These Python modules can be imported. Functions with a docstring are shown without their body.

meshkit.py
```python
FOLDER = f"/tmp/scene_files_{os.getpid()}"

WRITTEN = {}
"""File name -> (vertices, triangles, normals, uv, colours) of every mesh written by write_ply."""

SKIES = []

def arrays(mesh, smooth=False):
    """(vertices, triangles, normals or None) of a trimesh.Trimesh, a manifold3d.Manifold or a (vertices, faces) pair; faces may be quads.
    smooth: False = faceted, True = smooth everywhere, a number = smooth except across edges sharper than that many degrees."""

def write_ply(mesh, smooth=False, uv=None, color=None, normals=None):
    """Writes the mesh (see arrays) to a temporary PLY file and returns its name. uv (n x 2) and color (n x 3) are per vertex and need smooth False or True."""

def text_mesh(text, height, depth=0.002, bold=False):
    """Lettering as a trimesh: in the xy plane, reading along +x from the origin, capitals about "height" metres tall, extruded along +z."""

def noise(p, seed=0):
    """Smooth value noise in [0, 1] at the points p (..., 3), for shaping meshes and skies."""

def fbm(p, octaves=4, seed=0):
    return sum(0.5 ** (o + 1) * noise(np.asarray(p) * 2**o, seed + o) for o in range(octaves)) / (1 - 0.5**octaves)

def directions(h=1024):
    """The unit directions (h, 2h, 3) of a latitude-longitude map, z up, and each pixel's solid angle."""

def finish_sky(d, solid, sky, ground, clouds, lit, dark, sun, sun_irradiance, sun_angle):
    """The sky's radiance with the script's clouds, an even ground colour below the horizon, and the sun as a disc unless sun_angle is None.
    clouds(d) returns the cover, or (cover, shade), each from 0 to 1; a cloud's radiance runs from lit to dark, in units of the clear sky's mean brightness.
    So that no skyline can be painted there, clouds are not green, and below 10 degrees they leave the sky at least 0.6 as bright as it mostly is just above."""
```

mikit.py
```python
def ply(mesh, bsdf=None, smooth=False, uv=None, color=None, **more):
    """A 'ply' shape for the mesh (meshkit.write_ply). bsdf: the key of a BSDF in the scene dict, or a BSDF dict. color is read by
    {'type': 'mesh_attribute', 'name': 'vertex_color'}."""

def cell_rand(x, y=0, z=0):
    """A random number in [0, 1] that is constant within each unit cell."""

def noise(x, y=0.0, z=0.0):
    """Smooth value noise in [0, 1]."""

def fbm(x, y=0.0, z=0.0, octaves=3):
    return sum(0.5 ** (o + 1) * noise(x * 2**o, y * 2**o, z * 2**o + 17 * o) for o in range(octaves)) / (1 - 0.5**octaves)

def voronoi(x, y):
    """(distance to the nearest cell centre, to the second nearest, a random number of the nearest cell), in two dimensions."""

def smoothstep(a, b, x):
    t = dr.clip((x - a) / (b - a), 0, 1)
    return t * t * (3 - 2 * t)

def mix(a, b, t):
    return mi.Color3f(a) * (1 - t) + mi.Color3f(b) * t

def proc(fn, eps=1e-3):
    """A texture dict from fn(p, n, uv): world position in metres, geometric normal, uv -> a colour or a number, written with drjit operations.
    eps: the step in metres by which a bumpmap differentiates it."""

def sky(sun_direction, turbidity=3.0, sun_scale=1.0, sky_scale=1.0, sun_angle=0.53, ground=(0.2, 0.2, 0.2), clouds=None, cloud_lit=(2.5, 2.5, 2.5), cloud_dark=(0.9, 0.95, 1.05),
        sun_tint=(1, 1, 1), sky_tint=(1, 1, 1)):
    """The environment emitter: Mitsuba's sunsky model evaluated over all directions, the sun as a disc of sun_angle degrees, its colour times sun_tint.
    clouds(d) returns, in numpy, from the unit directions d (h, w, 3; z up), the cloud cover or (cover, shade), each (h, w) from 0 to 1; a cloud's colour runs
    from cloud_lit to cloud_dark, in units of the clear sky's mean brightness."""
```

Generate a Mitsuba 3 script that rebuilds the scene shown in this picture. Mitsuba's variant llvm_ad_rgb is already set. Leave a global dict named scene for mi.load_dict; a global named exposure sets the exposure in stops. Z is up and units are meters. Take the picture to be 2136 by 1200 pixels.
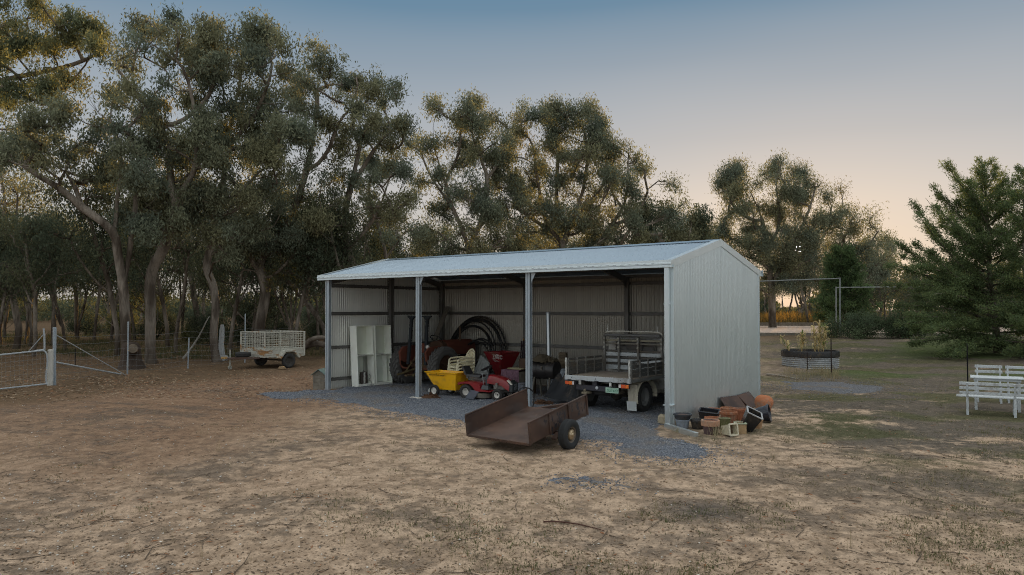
import math, random
import numpy as np
import drjit as dr
import mitsuba as mi
import mikit, meshkit
from mikit import proc, noise, fbm, voronoi, cell_rand, smoothstep, mix

T = mi.ScalarTransform4f
PI = math.pi
scene, labels = {}, {}

# ------------------------------------------------------------------ camera, sky, exposure
CAM = np.array([6.5788, -13.4645, 2.1811])
YAW, PITCH, FPX = -0.6566, 0.0298, 1575.8
FW = np.array([math.sin(YAW) * math.cos(PITCH), math.cos(YAW) * math.cos(PITCH), math.sin(PITCH)])
RT = np.array([math.cos(YAW), -math.sin(YAW), 0.0])
UP = np.cross(RT, FW)
scene['camera'] = {'type': 'perspective', 'fov': 2 * math.degrees(math.atan(1068 / FPX)), 'fov_axis': 'x', 'near_clip': 0.1, 'far_clip': 3000.0,
                   'to_world': T().look_at(origin=CAM.tolist(), target=(CAM + FW).tolist(), up=[0, 0, 1])}
SUN_AZ = YAW + math.atan((1662 - 1068) / FPX)
SUN_EL = math.radians(4.5)
SUN = [math.sin(SUN_AZ) * math.cos(SUN_EL), math.cos(SUN_AZ) * math.cos(SUN_EL), math.sin(SUN_EL)]
def veil(d):
    """Thin high cloud over the whole sky at sundown: warm towards the horizon, blue above it, paler again overhead."""
    el = np.degrees(np.arcsin(np.clip(d[..., 2], 0, 1)))
    wisp = meshkit.fbm(np.stack([d[..., 0] * 2.2, d[..., 1] * 2.2, d[..., 2] * 9], -1), 4, 5) - 0.5
    e = el + wisp * 2.0
    s = np.interp(e, [0, 7, 12.5, 18, 22, 25, 29, 36, 45, 65, 90], [0.02, 0.06, 0.48, 0.79, 0.96, 1.0, 0.90, 0.62, 0.42, 0.27, 0.25])
    az = np.degrees(np.arccos(np.clip((d[..., 0] * SUN[0] + d[..., 1] * SUN[1]) / np.maximum(np.hypot(d[..., 0], d[..., 1]) * math.hypot(SUN[0], SUN[1]), 1e-6), -1, 1)))
    away = np.clip((az - 55) / 60, 0, 1)                                  # the warm glow keeps to the sun's side of the sky
    away = away * away * (3 - 2 * away) * np.interp(el, [0, 25, 50], [1, 1, 0])
    s = s * (1 - away) + 0.50 * away
    cover = np.interp(e, [0, 3, 7, 12.5, 18, 22, 27, 45], [0.26, 0.295, 0.32, 0.45, 0.62, 0.78, 0.88, 1.0])
    return cover * (1 - away) + 0.9 * away, np.clip(s, 0, 1)


UNIT = 0.0221      # the clear sky's mean brightness, so that the veil's colours are radiances
scene['sky'] = mikit.sky(SUN, turbidity=3.0, sun_scale=3.8, sky_scale=0.52, sun_tint=(1.0, 1.3, 2.4), sky_tint=(0.90, 0.94, 1.55), clouds=veil,
                         cloud_lit=[c / UNIT * 0.406 for c in (1.30, 1.27, 1.19)], cloud_dark=[c / UNIT * 0.406 for c in (0.108, 0.235, 0.352)])
exposure = 1.7
# ------------------------------------------------------------------ helpers
rng = np.random.default_rng(7)


def ray(px, py):
    return FW + RT * ((px - 1068) / FPX) - UP * ((py - 600) / FPX)


def at(px, py, depth):
    """The point seen at a pixel of the photograph, at this distance along the view axis: where the survey of the photograph puts a thing."""
    return CAM + ray(px, py) * depth


def on_z(px, py, z=0.0):
    d = ray(px, py)
    return CAM + d * ((z - CAM[2]) / d[2])


def on_y(px, py, y):
    d = ray(px, py)
    return CAM + d * ((y - CAM[1]) / d[1])


def on_x(px, py, x):
    d = ray(px, py)
    return CAM + d * ((x - CAM[0]) / d[0])


def join(*ms):
    ms = [m for m in ms if m is not None and len(m[0])]
    v, f, n = [], [], 0
    for m in ms:
        v.append(np.asarray(m[0], float))
        f.append(np.asarray(m[1], int) + n)
        n += len(m[0])
    return np.vstack(v), np.vstack(f)


def quads(q):
    q = np.asarray(q, int)
    return np.vstack([q[:, [0, 1, 2]], q[:, [0, 2, 3]]])


def moved(m, off=(0, 0, 0), R=None, s=1.0):
    v = np.asarray(m[0], float) * s
    if R is not None:
        v = v @ np.asarray(R).T
    return v + np.asarray(off, float), m[1]


def rot(ax, ay=0.0, az=0.0):
    """Rotation about x, then y, then z, in degrees."""
    a, b, c = np.radians([ax, ay, az])
    X = np.array([[1, 0, 0], [0, math.cos(a), -math.sin(a)], [0, math.sin(a), math.cos(a)]])
    Y = np.array([[math.cos(b), 0, math.sin(b)], [0, 1, 0], [-math.sin(b), 0, math.cos(b)]])
    Z = np.array([[math.cos(c), -math.sin(c), 0], [math.sin(c), math.cos(c), 0], [0, 0, 1]])
    return Z @ Y @ X


def box(c, s, ch=0.0, R=None):
    """A box by centre and size; ch chamfers its edges."""
    h = np.asarray(s, float) / 2
    if ch <= 0:
        v = np.array([[x, y, z] for x in (-1, 1) for y in (-1, 1) for z in (-1, 1)]) * h
        f = np.array([[0, 1, 3], [0, 3, 2], [4, 6, 7], [4, 7, 5], [0, 4, 5], [0, 5, 1], [2, 3, 7], [2, 7, 6], [0, 2, 6], [0, 6, 4], [1, 5, 7], [1, 7, 3]])
    else:
        ch = min(ch, 0.45 * min(s))
        pts = []
        for x in (-1, 1):
            for y in (-1, 1):
                for z in (-1, 1):
                    g = np.array([x, y, z])
                    for k in range(3):
                        p = g * (h - ch)
                        p[k] = g[k] * h[k]
                        pts.append(p)
        v, f = hull(np.array(pts))
    return moved((v, f), c, R)


def hull(p):
    import trimesh
    m = trimesh.convex.convex_hull(np.asarray(p, float))
    return np.array(m.vertices), np.array(m.faces)


def frame_of(t):
    t = np.asarray(t, float) / np.linalg.norm(t)
    a = np.cross(t, [0, 0, 1.0] if abs(t[2]) < 0.95 else [1.0, 0, 0])
    a /= np.linalg.norm(a)
    return a, np.cross(a, t), t          # across (level), up, along


def bar(p, q, w, h, ch=0.0, roll=0.0):
    """A rectangular bar from p to q, w wide (level) and h deep."""
    p, q = np.asarray(p, float), np.asarray(q, float)
    a, b, t = frame_of(q - p)
    if roll:
        c, s = math.cos(math.radians(roll)), math.sin(math.radians(roll))
        a, b = a * c + b * s, b * c - a * s
    return box((p + q) / 2, (w, h, np.linalg.norm(q - p)), ch, np.stack([a, b, t], 1))


def tube(pts, r, n=8, caps=True, closed=False):
    p = np.asarray(pts, float)
    m = len(p)
    r = np.broadcast_to(np.asarray(r, float), (m,))
    t = np.roll(p, -1, 0) - np.roll(p, 1, 0) if closed else np.gradient(p, axis=0)
    t /= np.linalg.norm(t, axis=1, keepdims=True) + 1e-12
    a = np.zeros_like(p)
    ref = np.array([0, 0, 1.0]) if abs(t[0][2]) < 0.9 else np.array([1.0, 0, 0])
    u = np.cross(t[0], ref)
    u /= np.linalg.norm(u)
    for i in range(m):
        u = u - t[i] * (u @ t[i])
        u /= np.linalg.norm(u) + 1e-12
        a[i] = u
    b = np.cross(t, a)
    g = np.arange(n) * 2 * PI / n
    v = (p[:, None] + r[:, None, None] * (np.cos(g)[None, :, None] * a[:, None] + np.sin(g)[None, :, None] * b[:, None])).reshape(-1, 3)
    k = m if closed else m - 1
    i, j = np.meshgrid(np.arange(k), np.arange(n), indexing='ij')
    i2 = (i + 1) % m
    f = quads(np.stack([i * n + j, i * n + (j + 1) % n, i2 * n + (j + 1) % n, i2 * n + j], -1).reshape(-1, 4))
    if caps and not closed:
        v = np.vstack([v, p[:1], p[-1:]])
        j = np.arange(n)
        f = np.vstack([f, np.stack([(j + 1) % n, j, j * 0 + m * n], 1), np.stack([(m - 1) * n + j, (m - 1) * n + (j + 1) % n, j * 0 + m * n + 1], 1)])
    return v, f


def lathe(prof, n=24, axis='z'):
    """A profile [(radius, height), ...] turned about the axis."""
    pr = np.asarray(prof, float)
    g = np.arange(n) * 2 * PI / n
    v = np.stack([pr[:, :1] * np.cos(g), pr[:, :1] * np.sin(g), np.repeat(pr[:, 1:], n, 1)], -1).reshape(-1, 3)
    i, j = np.meshgrid(np.arange(len(pr) - 1), np.arange(n), indexing='ij')
    f = quads(np.stack([i * n + j, i * n + (j + 1) % n, (i + 1) * n + (j + 1) % n, (i + 1) * n + j], -1).reshape(-1, 4))
    if axis == 'x':
        v = v[:, [2, 0, 1]]
    if axis == 'y':
        v = v[:, [1, 2, 0]]
    return v, f


def prism(poly, d0, d1, plane='xz'):
    """A flat outline extruded: the outline lies in the named plane, d0 to d1 along the third axis."""
    import trimesh
    from shapely.geometry import Polygon
    m = trimesh.creation.extrude_polygon(poly if hasattr(poly, 'exterior') else Polygon(poly), d1 - d0, engine='earcut')
    v, f = np.array(m.vertices), np.array(m.faces)
    v[:, 2] += d0
    if plane == 'xz':
        v = np.stack([v[:, 0], v[:, 2], v[:, 1]], 1)
        f = f[:, ::-1]
    if plane == 'yz':
        v = np.stack([v[:, 2], v[:, 0], v[:, 1]], 1)
    return v, f


def grid(P):
    """A mesh from a (m, n, 3) array of points."""
    m, n = P.shape[:2]
    i, j = np.meshgrid(np.arange(m - 1), np.arange(n - 1), indexing='ij')
    return P.reshape(-1, 3), quads(np.stack([i * n + j, (i + 1) * n + j, (i + 1) * n + j + 1, i * n + j + 1], -1).reshape(-1, 4))


def wobble(m, amp, freq, seed=0):
    v = np.asarray(m[0], float)
    o = np.stack([meshkit.fbm(v * freq + 31.7 * k, 3, seed + k) - 0.5 for k in range(3)], -1)
    return v + 2 * amp * o, m[1]


def spline(pts, n=24):
    """A smooth curve through points."""
    from scipy.interpolate import CubicSpline
    p = np.asarray(pts, float)
    t = np.concatenate([[0], np.cumsum(np.linalg.norm(np.diff(p, axis=0), axis=1))])
    return CubicSpline(t, p)(np.linspace(0, t[-1], n))


# names: thing__part__sub_part; a name that is taken gets _001, _002 ...
USED, MAT = set(), {}


def numbered(name):
    k, i = name, 0
    while k in USED:
        i += 1
        k = f'{name}_{i:03d}'
    USED.add(k)
    return k


def thing(name, label, cat, group=None, loc=(0, 0, 0), rz=0.0, R=None, s=1.0):
    key = numbered(name)
    MAT[key] = (np.asarray(loc, float), rot(0, 0, rz) if R is None else R, s)
    labels[key] = {'label': label, 'category': cat}
    if group:
        labels[key]['group'] = group
    return key


def shade(v, color, var=0.1, freq=5.0, seed=0):
    """The colour per vertex: one colour with slight uneven wear."""
    c = np.asarray(color, float)
    if c.ndim == 2:
        return c
    w = 1 + var * 2 * (meshkit.fbm(np.asarray(v) * freq, 3, seed) - 0.5)
    return np.clip(c[None] * w[:, None], 0, 1)


def put(key, mesh, bsdf, color=None, smooth=30, var=0.1, freq=5.0, place=None):
    """One entry of the scene."""
    if place is not None:
        mesh = moved(mesh, *place)
    if color is None:
        scene[key] = mikit.ply(mesh, bsdf, smooth=smooth)
        return key
    if np.asarray(color).ndim == 1:
        v, f, n = meshkit.arrays(mesh, smooth)
    else:
        v, f = mesh
    scene[key] = mikit.ply((v, f), bsdf, smooth=bool(smooth), color=shade(v, color, var, freq, len(key)))
    return key


def part(holder, name, mesh, bsdf, color=None, smooth=30, label=None, kind=None, var=0.1, freq=5.0):
    key = numbered(holder + '__' + name)
    put(key, mesh, bsdf, color, smooth, var, freq, MAT[holder.split('__')[0]])
    if label or kind:
        labels[key] = {k: x for k, x in (('label', label), ('kind', kind)) if x}
    return key


def one(name, label, cat, mesh, bsdf, color=None, group=None, kind=None, **k):
    key = numbered(name)
    put(key, mesh, bsdf, color, **k)
    labels[key] = {a: b for a, b in (('label', label), ('category', cat), ('group', group), ('kind', kind)) if b}
    return key


# ------------------------------------------------------------------ materials
VC = {'type': 'mesh_attribute', 'name': 'vertex_color'}


def rgb(*c):
    return {'type': 'rgb', 'value': list(c)}


def two(b):
    return {'type': 'twosided', 'nested': b}


def grime(p, n, uv):
    """Where dust and stains lie, 0 to 1."""
    a = fbm(p.x * 3.1 + 7, p.y * 3.1, p.z * 3.1, 4)
    b = fbm(p.x * 26, p.y * 26 + 5, p.z * 14, 3)
    return smoothstep(0.52, 0.80, a * 0.62 + b * 0.42) * 0.65


DIRT = {'type': 'diffuse', 'reflectance': rgb(0.15, 0.115, 0.08)}
scene['matte'] = two({'type': 'principled', 'base_color': VC, 'roughness': 0.85, 'specular': 0.25})
scene['clay'] = two({'type': 'blendbsdf', 'weight': proc(lambda p, n, uv: grime(p, n, uv) * 1.15), 'a': {'type': 'principled', 'base_color': VC, 'roughness': 0.8, 'specular': 0.3}, 'b': {'type': 'diffuse', 'reflectance': rgb(0.30, 0.26, 0.21)}})
scene['satin'] = two({'type': 'blendbsdf', 'weight': proc(grime), 'a': {'type': 'principled', 'base_color': VC, 'roughness': 0.42, 'specular': 0.5}, 'b': DIRT})
scene['gloss'] = two({'type': 'blendbsdf', 'weight': proc(lambda p, n, uv: grime(p, n, uv) * 0.6), 'a': {'type': 'principled', 'base_color': VC, 'roughness': 0.22, 'specular': 0.5, 'clearcoat': 0.4}, 'b': DIRT})
scene['chrome'] = two({'type': 'principled', 'base_color': VC, 'roughness': 0.3, 'metallic': 0.85})
scene['leaf'] = {'type': 'principledthin', 'base_color': VC, 'roughness': 0.55, 'spec_trans': 0.0, 'diff_trans': 0.9}
scene['lamp'] = two({'type': 'principled', 'base_color': VC, 'roughness': 0.15, 'specular': 0.6, 'clearcoat': 0.8})


def zinc_color(p, n, uv):
    streak = fbm(p.x * 9, p.y * 9, p.z * 0.7, 3)
    blot = fbm(p.x * 1.3, p.y * 1.3 + 4, p.z * 1.3, 3)
    low = 1 - smoothstep(0.0, 0.35, p.z + 0.25 * (blot - 0.5))          # splashed earth along the foot of the walls
    c = mix((0.56, 0.635, 0.665), (0.67, 0.735, 0.76), streak * 0.6 + blot * 0.5)
    return mix(c, (0.36, 0.30, 0.23), low * 0.45 * fbm(p.x * 5, p.y * 5, p.z * 5, 3))


scene['zinc'] = two({'type': 'principled', 'base_color': proc(zinc_color), 'roughness': 0.30, 'metallic': 0.72, 'specular': 0.5})
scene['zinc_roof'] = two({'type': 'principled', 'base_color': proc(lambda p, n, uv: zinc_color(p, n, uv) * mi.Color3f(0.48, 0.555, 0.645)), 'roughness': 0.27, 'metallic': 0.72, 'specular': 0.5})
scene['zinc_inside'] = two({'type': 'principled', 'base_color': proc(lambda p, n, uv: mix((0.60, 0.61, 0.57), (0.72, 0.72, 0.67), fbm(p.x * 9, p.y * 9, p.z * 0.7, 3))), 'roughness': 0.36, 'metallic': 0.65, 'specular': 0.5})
scene['zinc_shaded'] = two({'type': 'principled', 'base_color': proc(lambda p, n, uv: mix((0.25, 0.237, 0.205), (0.34, 0.325, 0.285), fbm(p.x * 9, p.y * 9, p.z * 0.7, 3))), 'roughness': 0.36, 'metallic': 0.65, 'specular': 0.5})  # darker copy of the inside zinc: roof shade put into the back wall's colour
scene['frame_steel'] = two({'type': 'principled', 'base_color': proc(lambda p, n, uv: mix((0.11, 0.105, 0.098), (0.19, 0.185, 0.175), fbm(p.x * 11, p.y * 11, p.z * 3, 3))), 'roughness': 0.45, 'metallic': 0.4})
scene['galv'] = two({'type': 'principled', 'base_color': proc(lambda p, n, uv: mix((0.31, 0.37, 0.42), (0.45, 0.50, 0.54), fbm(p.x * 11, p.y * 11, p.z * 3, 3))), 'roughness': 0.4, 'metallic': 0.5})


def rust_color(p, n, uv):
    a = fbm(p.x * 2.3, p.y * 2.3, p.z * 2.3, 4)
    b = fbm(p.x * 17, p.y * 17, p.z * 17, 3)
    c = mix((0.045, 0.027, 0.021), (0.090, 0.050, 0.035), smoothstep(0.3, 0.7, a))
    c = mix(c, (0.15, 0.075, 0.042), smoothstep(0.64, 0.8, b) * 0.4)
    return mix(c, (0.125, 0.105, 0.098), smoothstep(0.52, 0.70, fbm(p.x * 1.6 + 3, p.y * 1.6, p.z * 4, 3)) * 0.35)


scene['rust'] = two({'type': 'principled', 'base_color': proc(rust_color), 'roughness': 0.6, 'specular': 0.4})


def bark_color(p, n, uv):
    s = fbm(p.x * 5, p.y * 5, p.z * 0.8, 4)
    b = fbm(p.x * 1.6 + 9, p.y * 1.6, p.z * 0.7, 3)
    f = fbm(p.x * 30, p.y * 30, p.z * 4, 3)
    c = mix((0.085, 0.068, 0.054), (0.265, 0.228, 0.190), smoothstep(0.34, 0.66, s * 0.62 + b * 0.42))
    c = c * (0.62 + 0.76 * f)
    low = 1 - smoothstep(0.3, 2.4, p.z + 1.8 * (b - 0.5))              # rough dark bark persists round the butt
    return mix(c, (0.058, 0.044, 0.034), low * 0.6)


scene['bark'] = two({'type': 'bumpmap', 'arbitrary': proc(lambda p, n, uv: fbm(p.x * 16, p.y * 16, p.z * 3.5, 3), 4e-3), 'scale': 0.03,
                     'bsdf': {'type': 'diffuse', 'reflectance': proc(bark_color)}})


def wood_color(p, n, uv):
    g = fbm(p.x * 40, p.y * 40, p.z * 5, 3)
    return mix((0.13, 0.115, 0.095), (0.26, 0.235, 0.195), g) * (0.75 + 0.5 * fbm(p.x * 3, p.y * 3, p.z * 3, 2))


scene['wood'] = two({'type': 'diffuse', 'reflectance': proc(wood_color)})
# ------------------------------------------------------------------ the ground
def sstep(a, b, x):
    t = np.clip((np.asarray(x, float) - a) / (b - a), 0, 1)
    return t * t * (3 - 2 * t)


def base_z(x, y):
    x, y = np.asarray(x, float), np.asarray(y, float)
    z = 0.6 * sstep(17, 36, y + 0.0 * x)
    z = z - 0.085 * np.exp(-((x - 0.5) ** 2 / 2.2 + (y + 0.9) ** 2 / 1.6))
    return z - 0.10 * sstep(-7, -12, y)


def bump_z(x, y):
    p = np.stack([x, y, np.zeros_like(x)], -1)
    inside = sstep(-11.2, -10.2, x) * sstep(1.2, 0.2, x) * sstep(-1.0, 0.2, y) * sstep(6, 5, y)
    b = 0.16 * (meshkit.fbm(p * 0.35, 3, 1) - 0.5) + 0.055 * (meshkit.fbm(p * 1.7, 3, 2) - 0.5) + 0.022 * (meshkit.fbm(p * 7.0, 2, 3) - 0.5)
    return b * (1 - 0.88 * inside) - 0.012


def gz(x, y):
    """The height of the ground."""
    x, y = np.asarray(x, float), np.asarray(y, float)
    return base_z(x, y) + bump_z(x, y)


def on_ground(px, py):
    p = on_z(px, py)
    for _ in range(6):
        p = on_z(px, py, float(gz(p[0], p[1])))
    return p


def ground_tone(p, n, uv):
    x, y = p.x, p.y
    big = fbm(x * 0.33 + 3, y * 0.33, 0.0, 3)
    u, v = x * 0.96 + y * 0.28, y * 0.96 - x * 0.28
    mid = fbm(x * 1.15, y * 1.15 + 8, 0.0, 4) * 0.5 + fbm(u * 0.55 + 2, v * 2.1, 0.0, 4) * 0.5
    fine = fbm(x * 6.5, y * 6.5, 0.0, 3)
    grain = fbm(x * 34, y * 34, 0.0, 3)
    red = smoothstep(1.0, -7.0, x + 0.7 * y + 5 + 7 * (big - 0.5)) * smoothstep(-13, -6, y)
    c = mix((0.470, 0.350, 0.250), (0.330, 0.240, 0.168), smoothstep(0.30, 0.70, fine))
    c = mix(c, (0.190, 0.114, 0.073), red * (0.55 + 0.45 * mid))
    dead = smoothstep(0.44, 0.70, mid * 0.62 + big * 0.25 + 0.30 * (fine - 0.5) + 0.22 * (fbm(x * 21, y * 21, 0.0, 3) - 0.5) + 0.06)
    c = mix(c, (0.132, 0.110, 0.090), dead * 0.68)
    back = smoothstep(2.0, 9.0, y + 0.5 * x)
    lawn = smoothstep(-3, 3, x + 0.30 * y + 4 * (big - 0.5)) * smoothstep(-3.0, 3.0, y + 0.7 * x - 1.6 + 4 * (mid - 0.5))
    c = mix(c, mix((0.112, 0.100, 0.084), (0.082, 0.088, 0.048), smoothstep(0.4, 0.62, fbm(x * 0.8, y * 0.8 + 40, 0.0, 3))), lawn * smoothstep(0.30 - 0.22 * back, 0.56 - 0.22 * back, mid + 0.35 * (fine - 0.5) + 0.25 * (grain - 0.5)) * 0.88)
    green = smoothstep(9, 15, y) * smoothstep(-3.5, 0.5, x) * smoothstep(0.42, 0.6, fbm(x * 0.35 + 9, y * 0.35, 0.0, 3))
    c = mix(c, (0.085, 0.115, 0.045), green * 0.75)
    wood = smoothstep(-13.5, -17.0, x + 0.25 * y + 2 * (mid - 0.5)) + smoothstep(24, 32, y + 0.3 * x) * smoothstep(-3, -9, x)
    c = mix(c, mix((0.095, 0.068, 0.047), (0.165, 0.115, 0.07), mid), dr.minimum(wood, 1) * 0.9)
    burnt = smoothstep(0.75, 0.2, dr.sqrt(dr.square(x - 3.14) + dr.square((y + 5.6) * 1.2)) + 0.5 * (fine - 0.5)) * 0.7
    c = mix(c, (0.085, 0.08, 0.075), burnt)
    speck = smoothstep(0.60, 0.76, grain) * 0.30
    c = mix(c, c * 0.42, speck)
    return c * (0.72 + 0.56 * fbm(x * 15, y * 15, 3.0, 3)) * (0.78 + 0.44 * fbm(x * 62, y * 62, 1.0, 2))


scene['earth'] = two({'type': 'bumpmap', 'arbitrary': proc(lambda p, n, uv: fbm(p.x * 9, p.y * 9, 0.0, 4) * 0.7 + fbm(p.x * 40, p.y * 40, 0.0, 2) * 0.3, 5e-3), 'scale': 0.045,
                  'bsdf': {'type': 'diffuse', 'reflectance': proc(ground_tone)}})


def gravel_tone(p, n, uv):
    d1, d2, r = voronoi(p.x * 42, p.y * 42)
    c = mix((0.120, 0.135, 0.165), (0.26, 0.28, 0.315), r)
    c = c * (0.35 + 0.65 * smoothstep(0.0, 0.28, d2 - d1))
    dusty = smoothstep(0.5, 0.72, fbm(p.x * 1.3, p.y * 1.3 + 3, 0.0, 4)) * 0.5 + smoothstep(0.3, 1.6, p.y) * 0.25
    return mix(c, (0.20, 0.165, 0.128), dusty)


scene['gravel_stone'] = two({'type': 'bumpmap', 'arbitrary': proc(lambda p, n, uv: (lambda v: dr.minimum(v[1] - v[0], 0.35) + 0.3 * v[2])(voronoi(p.x * 42, p.y * 42)), 4e-3), 'scale': 0.016,
                         'bsdf': {'type': 'diffuse', 'reflectance': proc(gravel_tone)}})


def ground_sheet():
    a0 = math.atan2(FW[1], FW[0])
    front = np.linspace(-0.78, 0.78, 470)
    back = np.linspace(0.78, 2 * PI - 0.78, 70)[1:]
    ang = a0 + np.concatenate([front, back])
    r = np.concatenate([np.geomspace(0.4, 3.2, 12)[:-1], np.geomspace(3.2, 60, 235), np.geomspace(64, 1500, 26)])
    R, A = np.meshgrid(r, ang, indexing='ij')
    x, y = CAM[0] + R * np.cos(A), CAM[1] + R * np.sin(A)
    keep = 1 - sstep(60, 110, R)
    z = base_z(x, y) + bump_z(x, y) * keep
    return grid(np.stack([x, y, z], -1))


put('ground', ground_sheet(), 'earth', smooth=True)
labels['ground'] = {'label': 'dry bare earth with dead grass patches round the shed', 'category': 'ground', 'kind': 'structure'}


def pad(outline, name, label, rise=0.035, inside=None):
    """A ragged patch of stones lying on the ground: thick in the middle, running out under the earth at its edge."""
    from shapely.geometry import Polygon, Point
    import shapely
    poly = Polygon(outline)
    x0, y0, x1, y1 = poly.buffer(0.8).bounds
    st = 0.07
    X, Y = np.meshgrid(np.arange(x0, x1, st), np.arange(y0, y1, st), indexing='ij')
    pts = shapely.points(X.ravel(), Y.ravel())
    d = shapely.distance(pts, poly.boundary) * np.where(shapely.contains(poly, pts), 1, -1)
    d = d.reshape(X.shape)
    p = np.stack([X, Y, 0 * X], -1)
    d = d + 1.0 * (meshkit.fbm(p * 1.3, 4, 11) - 0.5) + 0.25 * (meshkit.fbm(p * 9, 2, 12) - 0.5)
    h = np.clip(d * 0.16, -0.03, rise) + 0.014 * (meshkit.fbm(p * 11, 2, 13) - 0.5)
    Z = gz(X, Y) + h
    v, f = grid(np.stack([X, Y, Z], -1))
    hv = h.ravel()
    f = f[(hv[f] > -0.022).any(1)]
    used = np.unique(f)
    idx = np.full(len(v), -1)
    idx[used] = np.arange(len(used))
    put(name, (v[used], idx[f]), 'gravel_stone', smooth=True)
    labels[name] = {'label': label, 'category': 'gravel', 'kind': 'structure'}
    return v[hv > 0.004]


PAD = [(-10.75, -1.55), (-10.0, -1.75), (-9.3, -1.6), (-8.2, -1.35), (-6.75, -1.75), (-5.3, -2.05), (-4.2, -2.15), (-3.3, -2.35), (-1.8, -2.6), (-0.4, -2.6),
       (0.4, -2.65), (1.0, -3.05), (1.5, -2.9), (1.7, -2.4), (1.2, -1.5), (0.5, -0.75), (0.06, -0.25), (0.06, 4.64), (-10.2, 4.64), (-10.2, 0.0), (-10.7, -0.5)]
pad_pts = pad(PAD, 'gravel_pad', 'blue grey gravel floor under the shed spilling out in front')
spot_pts = pad([(-1.1, 10.2), (0.2, 10.9), (1.5, 10.2), (1.9, 8.4), (1.2, 7.6), (0.2, 8.1), (-0.6, 9.2)], 'gravel_patch', 'thin patch of gravel on the lawn beyond the gable wall', 0.007)
small_pts = pad([(1.15, -4.9), (1.7, -4.75), (1.95, -5.1), (1.6, -5.65), (1.2, -5.5)], 'gravel_spill', 'small spill of gravel on the bare earth in front', 0.012)
# ------------------------------------------------------------------ the shed
L, W, H, RZ, B = 10.206, 4.70, 3.0, 3.70, 3.402
shed = thing('open_shed', 'long zinc clad farm shed with three open bays and a gable roof', 'shed')
PITCH_M, AMP = 0.0762, 0.0095


def corrugated(length_u, top, foot, per=6):
    """Corrugated sheeting over u from 0 to length_u: (u, v, w), v from foot(u) to top(u), w the waves."""
    n = max(2, int(length_u / PITCH_M * per))
    u = np.linspace(0, length_u, n + 1)
    w = AMP * np.cos(u / PITCH_M * 2 * PI)
    return np.stack([np.stack([u, foot(u), w], -1), np.stack([u, top(u), w], -1)], 1)


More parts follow.
